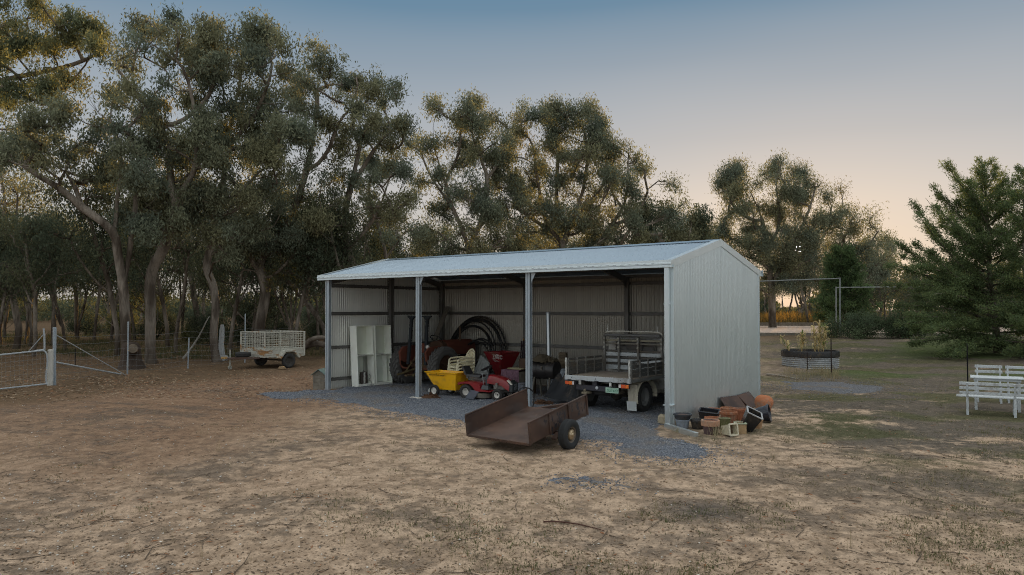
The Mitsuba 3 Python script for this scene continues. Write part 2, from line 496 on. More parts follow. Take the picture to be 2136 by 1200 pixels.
def sheets(holder, total, top, foot, to_world, name='sheet', cover=0.762, mat='zinc'):
    k, n = 0.0, 0
    while k < total - 0.05:
        wd = min(cover, total - k)
        P = corrugated(wd + (0.03 if k + wd < total - 0.02 else 0.0), lambda u: top(u + k), lambda u: foot(u + k))
        P[..., 0] += k
        P[..., 2] += 0.0006 * (n % 2)                                  # the side lap
        part(holder, name, grid(to_world(P)), mat, smooth=True)
        k += cover
        n += 1


def gable_top(u):
    return H + 0.10 + (RZ - H - 0.06) * (1 - np.abs(u - W / 2) / (W / 2))


XR, XL = 0.135, -L - 0.10                                               # outer wall planes
YB = W
gw = part(shed, 'gable_wall', join(*[bar((XR - 0.055, 0.05, z), (XR - 0.055, W - 0.02, z), 0.05, 0.09, 0.004) for z in (0.18, 1.14, 2.08, 2.86)]), 'frame_steel')
sheets(gw, W - 0.06, gable_top, lambda u: 0 * u - 0.04, lambda P: np.stack([XR + 0.62 * P[..., 2], 0.03 + P[..., 0], P[..., 1]], -1))
lw = part(shed, 'left_wall', join(*[bar((XL + 0.055, 0.05, z), (XL + 0.055, W - 0.02, z), 0.05, 0.075, 0.004) for z in (0.26, 1.14, 2.08, 2.86)],
                                  *[bar((XL + 0.083, 0.05, z + o), (XL + 0.083, W - 0.1, z + o), 0.012, 0.012) for z in (0.26, 1.14, 2.08, 2.86) for o in (-0.04, 0.04)]), 'frame_steel')
sheets(lw, W - 0.06, gable_top, lambda u: 0 * u - 0.03, lambda P: np.stack([XL - P[..., 2], W - 0.03 - P[..., 0], P[..., 1]], -1), mat='zinc_inside')
bw = part(shed, 'back_wall', join(*[bar((XL + 0.03, YB - 0.055, z), (XR - 0.03, YB - 0.055, z), 0.05, 0.075, 0.004) for z in (0.26, 1.14, 2.08, 2.9)],
                                  *[bar((XL + 0.1, YB - 0.083, z + o), (XR - 0.1, YB - 0.083, z + o), 0.012, 0.012) for z in (0.26, 1.14, 2.08, 2.9) for o in (-0.04, 0.04)]), 'frame_steel')
sheets(bw, XR - XL - 0.02, lambda u: 0 * u + H + 0.08, lambda u: 0 * u - 0.03, lambda P: np.stack([XL + 0.01 + P[..., 0], YB + P[..., 2], P[..., 1]], -1), mat='zinc_shaded')

# roof: front and rear slope, sheet by sheet
X0, X1 = -L - 0.33, 0.125
Y0, Y1 = -0.085, W + 0.08
ZE = H + 0.125
SL = (RZ - ZE) / (W / 2 - Y0)


def slope_top(side):
    def f(P):
        y = Y0 + P[..., 1] if side == 0 else Y1 - P[..., 1]
        return np.stack([X0 + P[..., 0], y, ZE + SL * (P[..., 1]) + P[..., 2]], -1)
    return f


pur = []
for y in np.linspace(Y0 + 0.14, W / 2 - 0.12, 4):
    for yy in (y, W - y):
        z = ZE + SL * (min(yy, W - yy) - Y0) - 0.065
        pur.append(bar((X0 + 0.06, yy, z), (X1 - 0.04, yy, z), 0.05, 0.09, 0.003))
rf = part(shed, 'roof', join(*pur), 'frame_steel')
run = W / 2 - Y0 - 0.02
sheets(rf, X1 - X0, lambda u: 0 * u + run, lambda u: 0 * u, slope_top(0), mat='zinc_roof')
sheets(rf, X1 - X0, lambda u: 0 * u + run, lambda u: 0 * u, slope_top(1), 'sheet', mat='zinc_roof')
sc = []
for y in np.linspace(Y0 + 0.14, W / 2 - 0.12, 4):                        # roofing screws along the purlins
    for k in range(int((X1 - X0) / PITCH_M / 2)):
        x = X0 + (2 * k + 1) * PITCH_M
        sc.append(moved(lathe([(0.0001, 0.008), (0.0065, 0.005), (0.0065, -0.004)], 6), (x, y, ZE + SL * (y - Y0) + AMP + 0.003)))
part(rf, 'screw', join(*sc), 'galv', kind='stuff')
cap = np.array([(-0.17, -0.17 * SL + 0.002), (-0.02, 0.012), (0.02, 0.012), (0.17, -0.17 * SL + 0.002)]) + [0, RZ + 0.016]
capv = np.stack([np.stack([np.full(4, x), W / 2 + cap[:, 0], cap[:, 1]], -1) for x in np.linspace(X0 - 0.01, X1 + 0.012, 14)], 0)
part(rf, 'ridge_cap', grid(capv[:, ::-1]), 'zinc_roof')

# gutter, fascia, barge capping
gut = [(0, 0.135), (-0.012, 0.142), (-0.012, 0.128), (-0.012, 0.095), (-0.024, 0.085), (-0.024, 0.055), (-0.012, 0.045), (-0.012, 0.0), (0.10, 0.0), (0.10, 0.06), (0.096, 0.06), (0.096, 0.005), (0.0, 0.005)]
part(shed, 'gutter', prism([(y - 0.055 + Y0, z + H + 0.005) for y, z in gut], X0 + 0.02, X1 + 0.045, 'yz'), 'zinc', smooth=False)
sl = []
for k in range(int((X1 - X0 - 0.2) / 0.17)):                              # overflow slots along the gutter's face
    sl.append(box((X0 + 0.12 + 0.17 * k, Y0 - 0.0805, H + 0.08), (0.07, 0.004, 0.006)))
part(shed, 'overflow_slot', join(*sl), 'matte', (0.10, 0.11, 0.12), kind='stuff')
part(shed, 'rear_gutter', prism([(W + 0.20 - y + 0.02, z + H + 0.005) for y, z in gut], X0 + 0.02, X1 + 0.045, 'yz'), 'zinc', smooth=False)
for xx, s in ((X1 + 0.004, 1), (X0 - 0.004, -1)):
    for side in (0, 1):
        ya, yb = (Y0 - 0.03, W / 2) if side == 0 else (Y1 + 0.03, W / 2)
        za, zb = ZE - SL * 0.03, RZ + 0.02
        pts = [(ya, za - 0.125), (ya, za + 0.022), (yb, zb + 0.004), (yb, zb - 0.145)]
        m = prism(pts if side == 0 else pts[::-1], xx + (0.002 * side), xx + 0.022 + 0.002 * side, 'yz')
        top = bar((xx - s * 0.045, ya, za + 0.020), (xx - s * 0.045, yb, zb + 0.004), 0.135, 0.006)
        part(shed, 'barge_capping', join(m, top), 'zinc', smooth=False)

# frame: posts of two back-to-back channels, rafters, knee braces


def post(x, y, z1, z0=-0.12, w=0.15, d=0.10):
    t = 0.012
    ms = []
    for s in (-1, 1):
        ms += [box((x + s * (w / 4 + 0.002), y - d / 2 + t / 2, (z0 + z1) / 2), (w / 2 - 0.006, t, z1 - z0), 0.003),
               box((x + s * (w / 4 + 0.002), y + d / 2 - t / 2, (z0 + z1) / 2), (w / 2 - 0.006, t, z1 - z0), 0.003),
               box((x + s * 0.012, y, (z0 + z1) / 2), (0.008, d - 2 * t, z1 - z0)),
               box((x + s * (w / 2 - 0.006), y - d / 2 + 0.028, (z0 + z1) / 2), (0.006, 0.032, z1 - z0)),
               box((x + s * (w / 2 - 0.006), y + d / 2 - 0.028, (z0 + z1) / 2), (0.006, 0.032, z1 - z0))]
    for z in (0.35, 1.2, 2.2, 2.75):
        ms.append(moved(lathe([(0.0001, -0.012), (0.011, -0.010), (0.012, 0)], 6, 'y'), (x - w / 4, y - d / 2, z)))
    return join(*ms)


for x in (-B + 0.06, -2 * B + 0.06):
    p = part(shed, 'post', post(x, 0.02, H + 0.06, w=0.12), 'galv')
part(shed, 'post', join(box((-L, 0.02, H / 2), (0.085, 0.1, H + 0.2), 0.004), box((-L - 0.055, 0.02, H / 2), (0.012, 0.13, H + 0.2), 0.002)), 'galv')
part(shed, 'post', join(box((0.052, 0.02, H / 2 - 0.05), (0.095, 0.1, H + 0.22), 0.004), box((0.108, 0.0, H / 2 - 0.05), (0.014, 0.10, H + 0.22), 0.002)), 'zinc')
part(shed, 'corner_flashing', box((XR - 0.004, 0.015, H / 2 - 0.02), (0.05, 0.06, H + 0.14), 0.003), 'zinc')
part(shed, 'corner_flashing', box((XR + 0.006, W - 0.01, H / 2 - 0.02), (0.02, 0.07, H + 0.12), 0.003), 'zinc')
part(shed, 'corner_flashing', join(box((XL, 0.02, H / 2 - 0.02), (0.05, 0.06, H + 0.14), 0.003)), 'zinc')
for x in (-L, -2 * B, -B, -0.0):
    part(shed, 'back_post', box((x + (0.03 if x > -1 else 0), W - 0.14, H / 2), (0.12, 0.08, H + 0.1), 0.004), 'frame_steel')
    for s in (-1, 1):
        y = 0.05 if s < 0 else W - 0.08
        a, b = np.array([x, y, H - 0.03]), np.array([x, W / 2, RZ - 0.24])
        part(shed, 'rafter', bar(a, b, 0.07, 0.15, 0.004), 'frame_steel')
        if -1 > x > -L + 1 or s > 0:
            part(shed, 'knee_bracket', prism([(y, 2.62), (y - s * 0.34, H + 0.02), (y, H + 0.0)], x - 0.004, x + 0.004, 'yz') if s < 0 else
                 prism([(y, 2.62), (y, H), (y - 0.34, H + 0.02)], x - 0.004, x + 0.004, 'yz'), 'frame_steel', smooth=False)
for x in (-2 * B + 0.05, -B + 0.07):                                                    # little brackets at the head of the front posts
    part(shed, 'knee_bracket', prism([(x + 0.075, 2.78), (x + 0.075, H), (x + 0.20, H)], -0.01, 0.0, 'xz'), 'galv', smooth=False)
for x in (XL + 0.10, XR - 0.13):
    part(shed, 'wall_column', box((x, W / 2, H / 2 + 0.2), (0.10, 0.14, H + 0.7), 0.004), 'frame_steel')
part(shed, 'header_beam', bar((-L, 0.075, H + 0.055), (0.0, 0.075, H + 0.055), 0.05, 0.10, 0.003), 'frame_steel')
for i, (dx, dy) in enumerate(((-0.02, 0.0), (0.0, 0.0))):
    x = -(i + 1) * B + 0.07
    part(shed, 'footing', wobble(join(box((x + dx, -0.02, -0.01), (0.42, 0.34, 0.07), 0.02)), 0.01, 9), 'matte', (0.42, 0.40, 0.36))
# downpipe: down the corner post, then an elbow and a run along the ground
part(shed, 'downpipe', join(bar((0.05, -0.085, H + 0.02), (0.05, -0.085, -0.02), 0.10, 0.07, 0.004, 90), bar((0.004, -0.085, -0.045), (0.86, -0.60, -0.075), 0.085, 0.10, 0.004)), 'zinc', smooth=False)
part(shed, 'pipe_strap', box((0.05, -0.06, 2.3), (0.13, 0.115, 0.03), 0.003), 'zinc')
part(shed, 'pipe_strap', box((0.06, -0.06, 0.35), (0.20, 0.115, 0.03), 0.003), 'zinc')
# ------------------------------------------------------------------ trees
def tubes(P, R, n=3):
    """Many thin tubes at once: P (N, m, 3), R (N, m)."""
    N, m = P.shape[:2]
    t = np.gradient(P, axis=1)
    t /= np.linalg.norm(t, axis=2, keepdims=True) + 1e-9
    a = np.cross(t, np.array([0.31, 0.17, 0.93]))
    a /= np.linalg.norm(a, axis=2, keepdims=True) + 1e-9
    b = np.cross(t, a)
    g = np.arange(n) * 2 * PI / n
    v = P[:, :, None] + R[:, :, None, None] * (np.cos(g)[None, None, :, None] * a[:, :, None] + np.sin(g)[None, None, :, None] * b[:, :, None])
    k, i, j = np.meshgrid(np.arange(N), np.arange(m - 1), np.arange(n), indexing='ij')
    o = k * m * n
    q = np.stack([o + i * n + j, o + i * n + (j + 1) % n, o + (i + 1) * n + (j + 1) % n, o + (i + 1) * n + j], -1).reshape(-1, 4)
    return v.reshape(-1, 3), quads(q)


def leaves(centre, spread, count, length, width, tone, r, droop=0.6, flat=0.8):
    """Single leaves round many tuft centres; returns (mesh, colour per vertex)."""
    n = len(centre) * count
    c = np.repeat(centre, count, 0) + np.clip(r.normal(size=(n, 3)), -1.7, 1.7) * np.repeat(spread, count)[:, None] * [1, 1, flat]
    ax = r.normal(size=(n, 3)) + np.array([0, 0, -droop * 1.6])
    ax /= np.linalg.norm(ax, axis=1, keepdims=True)
    sd = np.cross(ax, r.normal(size=(n, 3)))
    sd /= np.linalg.norm(sd, axis=1, keepdims=True) + 1e-9
    l = length * r.uniform(0.65, 1.25, n)[:, None]
    w = width * r.uniform(0.7, 1.2, n)[:, None]
    v = np.stack([c - ax * l / 2, c + sd * w / 2 - ax * l * 0.08, c + ax * l / 2, c - sd * w / 2 - ax * l * 0.08], 1).reshape(-1, 3)
    k = np.arange(n)[:, None] * 4
    f = np.vstack([k + [0, 1, 2], k + [0, 2, 3]])
    col = np.repeat(tone, count, 0) * r.uniform(0.72, 1.28, n)[:, None]
    return (v, f), np.repeat(np.clip(col, 0, 1), 4, 0)


def grow(stems, r0, clumps, cr, r, leaf=(0.17, 0.058), per_clump=11, per_tuft=52, tones=((0.105, 0.118, 0.075),), twig=0.0095, tuft_r=0.205):
    """Wood and leaves of a tree: stems are polylines (the first the trunk), clumps the middles of its foliage masses (n, 3), cr their radii.
    Every clump is joined by a limb to the wood nearest to it, every leaf tuft by a twig to its limb."""
    node, par, chains = [], [], []
    for s in stems:
        s = np.asarray(s, float)
        n = max(6, int(np.linalg.norm(np.diff(s, axis=0), axis=1).sum() / 0.35))
        p = spline(s, n)
        p[1:] += (meshkit.fbm(p[1:] * 0.9, 2, 3)[:, None] - 0.5) * [0.12, 0.12, 0]
        start = -1 if not node else int(np.argmin(np.linalg.norm(np.array(node) - p[0], axis=1)))
        ids = []
        for q in p[(0 if start < 0 else 1):]:
            par.append(start)
            node.append(q)
            start = len(node) - 1
            ids.append(start)
        chains.append(ids)
    clumps, cr = np.asarray(clumps, float), np.broadcast_to(cr, (len(clumps),))
    nd = np.array(node)
    order = np.argsort([np.linalg.norm(nd - c, axis=1).min() for c in clumps])
    tips = {}
    base_z0 = nd[0][2]
    for ci in order:
        c = clumps[ci]
        nd = np.array(node)
        d = np.linalg.norm(nd - c, axis=1)
        cost = d + 1.3 * np.maximum(0, nd[:, 2] - c[2] + 0.25 * d) + 4.0 * (nd[:, 2] < base_z0 + 0.22 * (c[2] - base_z0))
        k = int(np.argmin(cost))
        a = nd[k]
        dist = np.linalg.norm(c - a)
        n = max(2, int(dist / 0.4))
        t = np.linspace(0, 1, n + 1)[1:, None]
        lift = np.array([0, 0, 0.18 * dist])
        side = r.normal(size=3) * 0.13 * dist
        p = a * (1 - t) + c * t + (lift * (1 if r.random() < 0.6 else -0.5) + side) * np.sin(t * PI) * (1 - 0.35 * t) + r.normal(size=(n, 3)) * 0.045 * min(1, dist)
        ids = []
        for q in p:
            par.append(k)
            node.append(q)
            k = len(node) - 1
            ids.append(k)
        chains.append(ids)
        tips[ci] = ids
    nd, par = np.array(node), np.array(par)
    # leaf tufts sit in the upper and outer shell of each clump
    nt = np.maximum(2, (per_clump * (cr / np.mean(cr)) ** 2 * r.choice([0.35, 0.7, 1.0, 1.3, 1.7], len(cr))).astype(int))
    aniso = r.uniform(0.65, 1.40, (len(cr), 3))
    ci = np.repeat(np.arange(len(clumps)), nt)
    u = r.normal(size=(len(ci), 3))
    u /= np.linalg.norm(u, axis=1, keepdims=True)
    u[:, 2] = np.where(u[:, 2] < -0.35, -u[:, 2], u[:, 2])
    tc = clumps[ci] + u * (cr[ci] * r.uniform(0.25, 1.18, len(ci)))[:, None] * aniso[ci] * [1, 1, 0.9]
    near = np.array([tips[c][r.integers(max(0, len(tips[c]) - 4), len(tips[c]))] for c in ci])
    m = np.linspace(0, 1, 4)[None, :, None]
    a = nd[near][:, None]
    P = a * (1 - m) + tc[:, None] * m + np.sin(m * PI) * (r.normal(size=(len(ci), 1, 3)) * 0.08 + np.array([0, 0, 0.07]))
    # pipe model: a limb is as thick as the twigs it carries ask for
    load = np.zeros(len(nd))
    np.add.at(load, near, 1.0)
    for k in range(len(nd) - 1, -1, -1):
        if par[k] >= 0:
            load[par[k]] += load[k]
    p_exp = math.log(r0 / twig) / math.log(max(load[0], 3) + 1)
    rad = twig * (load + 1) ** p_exp
    wood = []
    for q, ids in enumerate(chains):
        full = ([par[ids[0]]] if par[ids[0]] >= 0 else []) + ids
        rr = rad[full].copy()
        if par[ids[0]] >= 0:
            rr[0] = min(rr[0], rr[1] * 1.25)
        else:
            rr[0] *= 1.45
            rr[1] *= 1.12
        if len(full) > 1:
            wood.append(tube(nd[full], rr, 12 if q == 0 else (9 if rr.max() > 0.07 else 5), caps=False))
    tw = tubes(P, np.broadcast_to(twig * np.array([1.0, 0.8, 0.6, 0.35]), (len(ci), 4)), 3)
    tones = np.asarray(tones, float)
    tn = tones[r.integers(0, len(tones), len(clumps))][ci] * r.uniform(0.7, 1.35, len(ci))[:, None]
    lv, lc = leaves(tc - [0, 0, 0.3 * tuft_r], np.full(len(ci), tuft_r) * r.uniform(0.55, 1.45, len(ci)), per_tuft, leaf[0], leaf[1], tn, r, 0.9, 1.15)
    return join(*wood, tw), lv, lc


GREY = ((0.196, 0.220, 0.156), (0.226, 0.242, 0.162), (0.176, 0.206, 0.156), (0.238, 0.238, 0.144))
OLIVE = ((0.200, 0.214, 0.118), (0.222, 0.222, 0.114), (0.178, 0.205, 0.124))
DUSK = ((0.112, 0.128, 0.082), (0.128, 0.136, 0.080), (0.098, 0.120, 0.082))
PINE = ((0.165, 0.215, 0.098), (0.195, 0.240, 0.105), (0.142, 0.192, 0.098))


def fill(poly, spacing, r, inset=0.5):
    """Points spread evenly inside an outline of the photograph, by pixels."""
    from shapely.geometry import Polygon, Point
    g = Polygon(poly).buffer(0)
    gi = g.buffer(-spacing * inset)
    x0, y0, x1, y1 = g.bounds
    out = []
    for _ in range(4000):
        p = np.array([r.uniform(x0, x1), r.uniform(y0, y1)])
        if gi.contains(Point(p)) and all((p - q) @ (p - q) > spacing ** 2 for q in out):
            out.append(p)
    edge = gi.exterior if gi.geom_type == 'Polygon' else max(gi.geoms, key=lambda q: q.area).exterior
    for d in np.arange(0, edge.length, spacing * 0.95):                  # and along the outline itself
        q = edge.interpolate(d)
        p = np.array([q.x, q.y]) + r.normal(size=2) * spacing * 0.12
        if all((p - q) @ (p - q) > (0.62 * spacing) ** 2 for q in out):
            out.append(p)
    return np.array(out)


def gum(label, stems, crowns, depth, r0, seed, spread=2.4, spacing=31, name='gum_tree', group=None, keep=0.79, clump=0.70, **kw):
    """A tree surveyed from the photograph: its stems by pixels (x, y), the outlines of its foliage, its distance."""
    r = np.random.default_rng(seed)
    s3 = []
    for i, s in enumerate(stems):
        pts, dd = [], 0.0
        dirn = r.uniform(-0.5, 0.5)
        for j, q in enumerate(s):
            if i == 0 and j == 0:
                g = at(q[0], q[1], depth)
                pts.append(np.array([g[0], g[1], float(gz(g[0], g[1])) - 0.15]))
            else:
                pts.append(at(q[0], q[1], depth + (q[2] if len(q) > 2 else dirn * j * 0.35)))
        s3.append(np.array(pts))
    if len(s3) > 1:
        allp = spline(s3[0], 40)
        for i in range(1, len(s3)):
            prev = np.vstack([allp] + [spline(q, 40) for q in s3[1:i]])
            s3[i][0] = prev[np.argmin(np.linalg.norm(prev - s3[i][0], axis=1))]
    cs, rs = [], []
    for c in crowns:
        sp = c[1] if isinstance(c[1], (int, float)) else spacing
        poly = c[0] if isinstance(c[1], (int, float)) else c
        p = fill(poly, sp, r)
        p = p[r.random(len(p)) < keep]
        for q in p:
            cs.append(at(q[0], q[1], depth + r.uniform(-1, 1) * spread))
            rs.append(sp * clump * depth / FPX * r.uniform(0.75, 1.25))
    from shapely.geometry import Polygon
    from shapely.ops import unary_union
    hulls = unary_union([Polygon(c[0] if isinstance(c[1], (int, float)) else c).buffer(6) for c in crowns]).convex_hull.buffer(spacing * 0.15)
    p = fill(list(hulls.exterior.coords), spacing * 1.25, r, 0.3)          # loose sprays between the denser masses
    for q in p[r.random(len(p)) < 0.42]:
        cs.append(at(q[0], q[1], depth + r.uniform(-1, 1) * spread))
        rs.append(spacing * 0.62 * depth / FPX * r.uniform(0.6, 1.1))
    wood, lv, lc = grow(s3, r0, cs, np.array(rs), r, **kw)
    t = thing(name, label, 'tree', group)
    part(t, 'trunk', wood, 'bark', smooth=True)
    part(t, 'crown', lv, 'leaf', lc, smooth=False)
    return t


# the front row along the fence, left to right
gum('tall gum leaning in from the left edge with sunlit golden top', [[(-62, 770), (-60, 600), (-70, 420), (-60, 260), (-40, 165)], [(-55, 300), (-10, 172), (40, 160), (110, 146), (160, 132), (205, 110)], [(-60, 330), (-20, 190), (60, 178), (130, 172)], [(-45, 170), (10, 100), (60, 60)]],
    [[(-60, 10), (10, 4), (60, 12), (70, 2), (120, 14), (125, 30), (180, 40), (214, 66), (222, 100), (190, 112), (150, 100), (110, 108), (60, 112), (20, 130), (-60, 130)],
     [(-60, 150), (50, 160), (110, 165), (160, 150), (190, 178), (150, 200), (90, 205), (40, 230), (-60, 240)]], 33, 0.179, 1, tones=OLIVE, spacing=30, keep=0.9)
gum('twin stemmed gum behind the fence brace, with a long limb reaching left', [[(264, 766), (262, 690), (259, 620), (256, 581), (244, 520), (237, 486), (216, 464), (176, 436), (136, 402), (83, 368), (50, 345), (-20, 300)],
     [(258, 590), (268, 547), (274, 498), (281, 449), (286, 400), (280, 340), (262, 280)], [(238, 486), (243, 450), (244, 410), (253, 365), (250, 310), (230, 250)], [(176, 436), (150, 380), (120, 340)], [(281, 449), (310, 430), (345, 395)]],
    [[(-40, 245), (40, 235), (110, 210), (170, 200), (215, 190), (260, 175), (300, 205), (330, 260), (335, 330), (310, 390), (250, 400), (190, 390), (120, 375), (40, 345), (-40, 330)]], 29.5, 0.186, 2, spacing=31, tones=GREY, per_clump=10)
gum('pale gum with a forked trunk, second trunk right of the steel end post', [[(318, 758), (312, 704), (313, 634), (324, 547), (342, 513), (351, 486), (361, 467), (376, 412), (398, 370), (410, 310), (405, 240), (395, 170)], [(326, 700), (327, 640), (328, 600), (336, 566), (342, 530)],
     [(330, 612), (340, 596), (364, 566), (404, 529), (440, 500)], [(376, 412), (350, 330), (330, 250), (318, 205), (330, 190), (300, 120)], [(405, 240), (440, 190), (455, 130)], [(330, 250), (270, 175), (250, 150)]],
    [[(228, 130), (242, 70), (275, 66), (290, 44), (330, 38), (355, 58), (390, 62), (425, 66), (450, 100), (440, 170), (400, 200), (370, 240), (340, 180), (300, 160), (270, 170), (240, 160)],
     [(300, 230), (380, 210), (440, 215), (470, 300), (450, 390), (400, 440), (330, 430), (300, 340)], [(240, 380), (330, 400), (400, 430), (390, 500), (300, 510), (250, 460)]], 31, 0.206, 3, spacing=32, tones=GREY, per_clump=11)
gum('slim kinked gum standing beside the grey stub post', [[(456, 756), (447, 704), (448, 637), (441, 590), (432, 566), (438, 523), (447, 483), (450, 455), (456, 424), (470, 360), (478, 290), (490, 220), (505, 150)], [(450, 455), (420, 420), (395, 405), (350, 400)], [(456, 424), (500, 400), (540, 360)], [(478, 290), (530, 240), (560, 170), (565, 120)], [(470, 360), (440, 300), (430, 230)]],
    [[(430, 75), (450, 62), (480, 70), (500, 44), (545, 46), (580, 60), (603, 95), (600, 125), (570, 120), (560, 160), (590, 210), (600, 280), (570, 340), (520, 380), (460, 390), (430, 330), (440, 240), (430, 150)],
     [(360, 395), (430, 400), (500, 395), (560, 380), (570, 450), (540, 520), (480, 540), (420, 500), (370, 470)], [(560, 180), (620, 200), (650, 280), (640, 370), (580, 400), (540, 330), (550, 240)]], 32, 0.165, 4, spacing=32, tones=GREY, per_clump=11)
gum('stout gum with a thick curved trunk behind the cage trailer', [[(540, 706), (543, 674), (551, 627), (551, 584), (543, 560), (560, 520), (590, 480), (620, 420), (640, 350), (655, 270), (660, 190)], [(548, 575), (500, 570), (470, 600), (440, 560)], [(590, 480), (640, 450), (690, 430)], [(640, 350), (690, 300), (720, 240), (760, 215)], [(543, 560), (520, 500), (530, 440)]],
    [[(600, 130), (625, 96), (660, 88), (690, 108), (700, 135), (740, 150), (745, 200), (700, 240), (690, 290), (650, 320), (610, 300), (595, 230), (605, 170)],
     [(500, 400), (560, 370), (640, 350), (700, 330), (720, 420), (680, 500), (600, 540), (520, 560), (470, 560), (460, 510)]], 36, 0.247, 5, spacing=32, tones=GREY, per_clump=11)
gum('dark crooked gum leaning left beyond the shed corner', [[(676, 690), (643, 637), (616, 606), (585, 563), (560, 548), (530, 560), (495, 600)], [(600, 585), (610, 530), (640, 490), (670, 450)], [(643, 637), (650, 560), (690, 500)]],
    [[(560, 470), (620, 440), (700, 430), (730, 480), (700, 540), (640, 560), (590, 540)]], 38, 0.117, 6, spacing=31, tones=DUSK, per_clump=11)
gum('spreading gum behind the left end of the shed roof', [[(742, 640), (736, 553), (724, 519), (720, 473), (722, 430), (735, 380), (750, 310), (770, 250)], [(722, 430), (690, 395), (650, 360)], [(735, 380), (770, 330), (810, 280), (862, 255)], [(724, 519), (770, 470), (800, 410), (815, 360)], [(720, 473), (690, 430), (700, 370)], [(750, 310), (735, 230), (745, 180)]],
    [[(735, 165), (770, 150), (800, 160), (835, 175), (850, 215), (848, 255), (866, 262), (855, 285), (820, 290), (780, 300), (750, 340), (700, 340), (690, 290), (720, 250), (725, 200)],
     [(690, 340), (760, 345), (820, 330), (870, 350), (885, 400), (870, 450), (810, 470), (740, 450), (690, 420)]], 37, 0.179, 7, spacing=31, tones=GREY, per_clump=11)
gum('thin many stemmed gum with golden leaves between shed roof and pale dead twigs', [[(806, 640), (804, 535), (791, 479), (780, 440), (770, 400), (790, 350)], [(791, 479), (820, 430), (840, 380)], [(804, 535), (840, 490), (860, 440)], [(780, 440), (750, 400)]],
    [[(740, 330), (790, 300), (830, 305), (850, 350), (830, 385), (780, 390)], [(770, 440), (850, 400), (890, 440), (880, 500), (820, 520), (770, 500)]], 42, 0.103, 8, spacing=32, tones=GREY, per_clump=10)

# the row behind the shed
gum('airy gum with bare upswept limbs behind the middle of the shed', [[(985, 690), (980, 520), (960, 470), (940, 420), (925, 370), (905, 300), (910, 240), (930, 215)], [(980, 520), (1010, 440), (1015, 370), (990, 300), (985, 260)], [(940, 420), (900, 370), (880, 320)], [(925, 370), (960, 300), (955, 240)], [(960, 470), (910, 460), (880, 420)], [(1015, 370), (1050, 320), (1060, 270)]],
    [[(884, 235), (900, 205), (940, 195), (975, 200), (1010, 220), (1040, 240), (1042, 275), (1000, 285), (960, 270), (925, 260)],
     [(858, 300), (880, 270), (920, 275), (960, 290), (1010, 300), (1040, 320), (1060, 360), (1050, 430), (1000, 440), (950, 430), (915, 380), (880, 330)],
     [(985, 245), (1050, 262), (1085, 300), (1075, 350), (1010, 330)], [(900, 430), (960, 420), (1050, 430), (1100, 470), (1080, 540), (980, 560), (890, 550), (870, 490)]], 47, 0.218, 9, spacing=24, tones=GREY, per_clump=11, leaf=(0.20, 0.062), tuft_r=0.27, twig=0.014)
gum('broad gum with a pale trunk rising over the middle of the roof', [[(1165, 690), (1175, 510), (1190, 470), (1205, 430), (1220, 380), (1225, 320), (1215, 260)], [(1175, 510), (1150, 480), (1130, 430), (1120, 370), (1110, 300)], [(1205, 430), (1250, 400), (1270, 350)], [(1190, 470), (1160, 400), (1165, 320), (1150, 260)], [(1150, 480), (1100, 450), (1070, 430)]],
    [[(1050, 245), (1080, 236), (1110, 240), (1140, 224), (1180, 232), (1210, 218), (1245, 226), (1262, 250), (1265, 300), (1240, 330), (1200, 350), (1150, 330), (1110, 340), (1080, 300)],
     [(1060, 350), (1110, 350), (1180, 360), (1250, 345), (1270, 390), (1240, 450), (1170, 470), (1100, 450), (1060, 410)],
     [(1235, 245), (1290, 300), (1300, 400), (1240, 380)], [(1030, 300), (1090, 330), (1090, 420), (1030, 440)], [(1080, 460), (1160, 450), (1250, 450), (1290, 490), (1260, 530), (1100, 540)]], 49, 0.234, 10, spacing=24, tones=GREY, per_clump=11, leaf=(0.20, 0.062), tuft_r=0.27, twig=0.014)
gum('rounded gum right of the broad pale trunked gum behind the roof', [[(1240, 690), (1250, 510), (1275, 470), (1300, 430), (1310, 370), (1310, 320)], [(1275, 470), (1320, 450), (1350, 400)], [(1300, 430), (1275, 380), (1280, 340)]],
    [[(1265, 310), (1300, 285), (1335, 300), (1345, 340), (1368, 370), (1372, 410), (1350, 440), (1320, 470), (1280, 450), (1262, 390)], [(1260, 450), (1330, 440), (1390, 430), (1440, 440), (1465, 480), (1440, 520), (1280, 520)]], 50, 0.218, 11, spacing=24, tones=GREY, per_clump=11, leaf=(0.20, 0.062), tuft_r=0.27, twig=0.014)
gum('low scrubby gum just left of the roof apex', [[(1400, 690), (1405, 560), (1400, 500), (1390, 460)], [(1405, 560), (1440, 510), (1460, 480)], [(1405, 560), (1370, 500), (1350, 470)]],
    [[(1330, 440), (1390, 410), (1440, 425), (1485, 455), (1500, 500), (1480, 560), (1340, 560)]], 53, 0.125, 12, spacing=24, tones=DUSK, per_clump=11, leaf=(0.24, 0.08), tuft_r=0.38, twig=0.014)
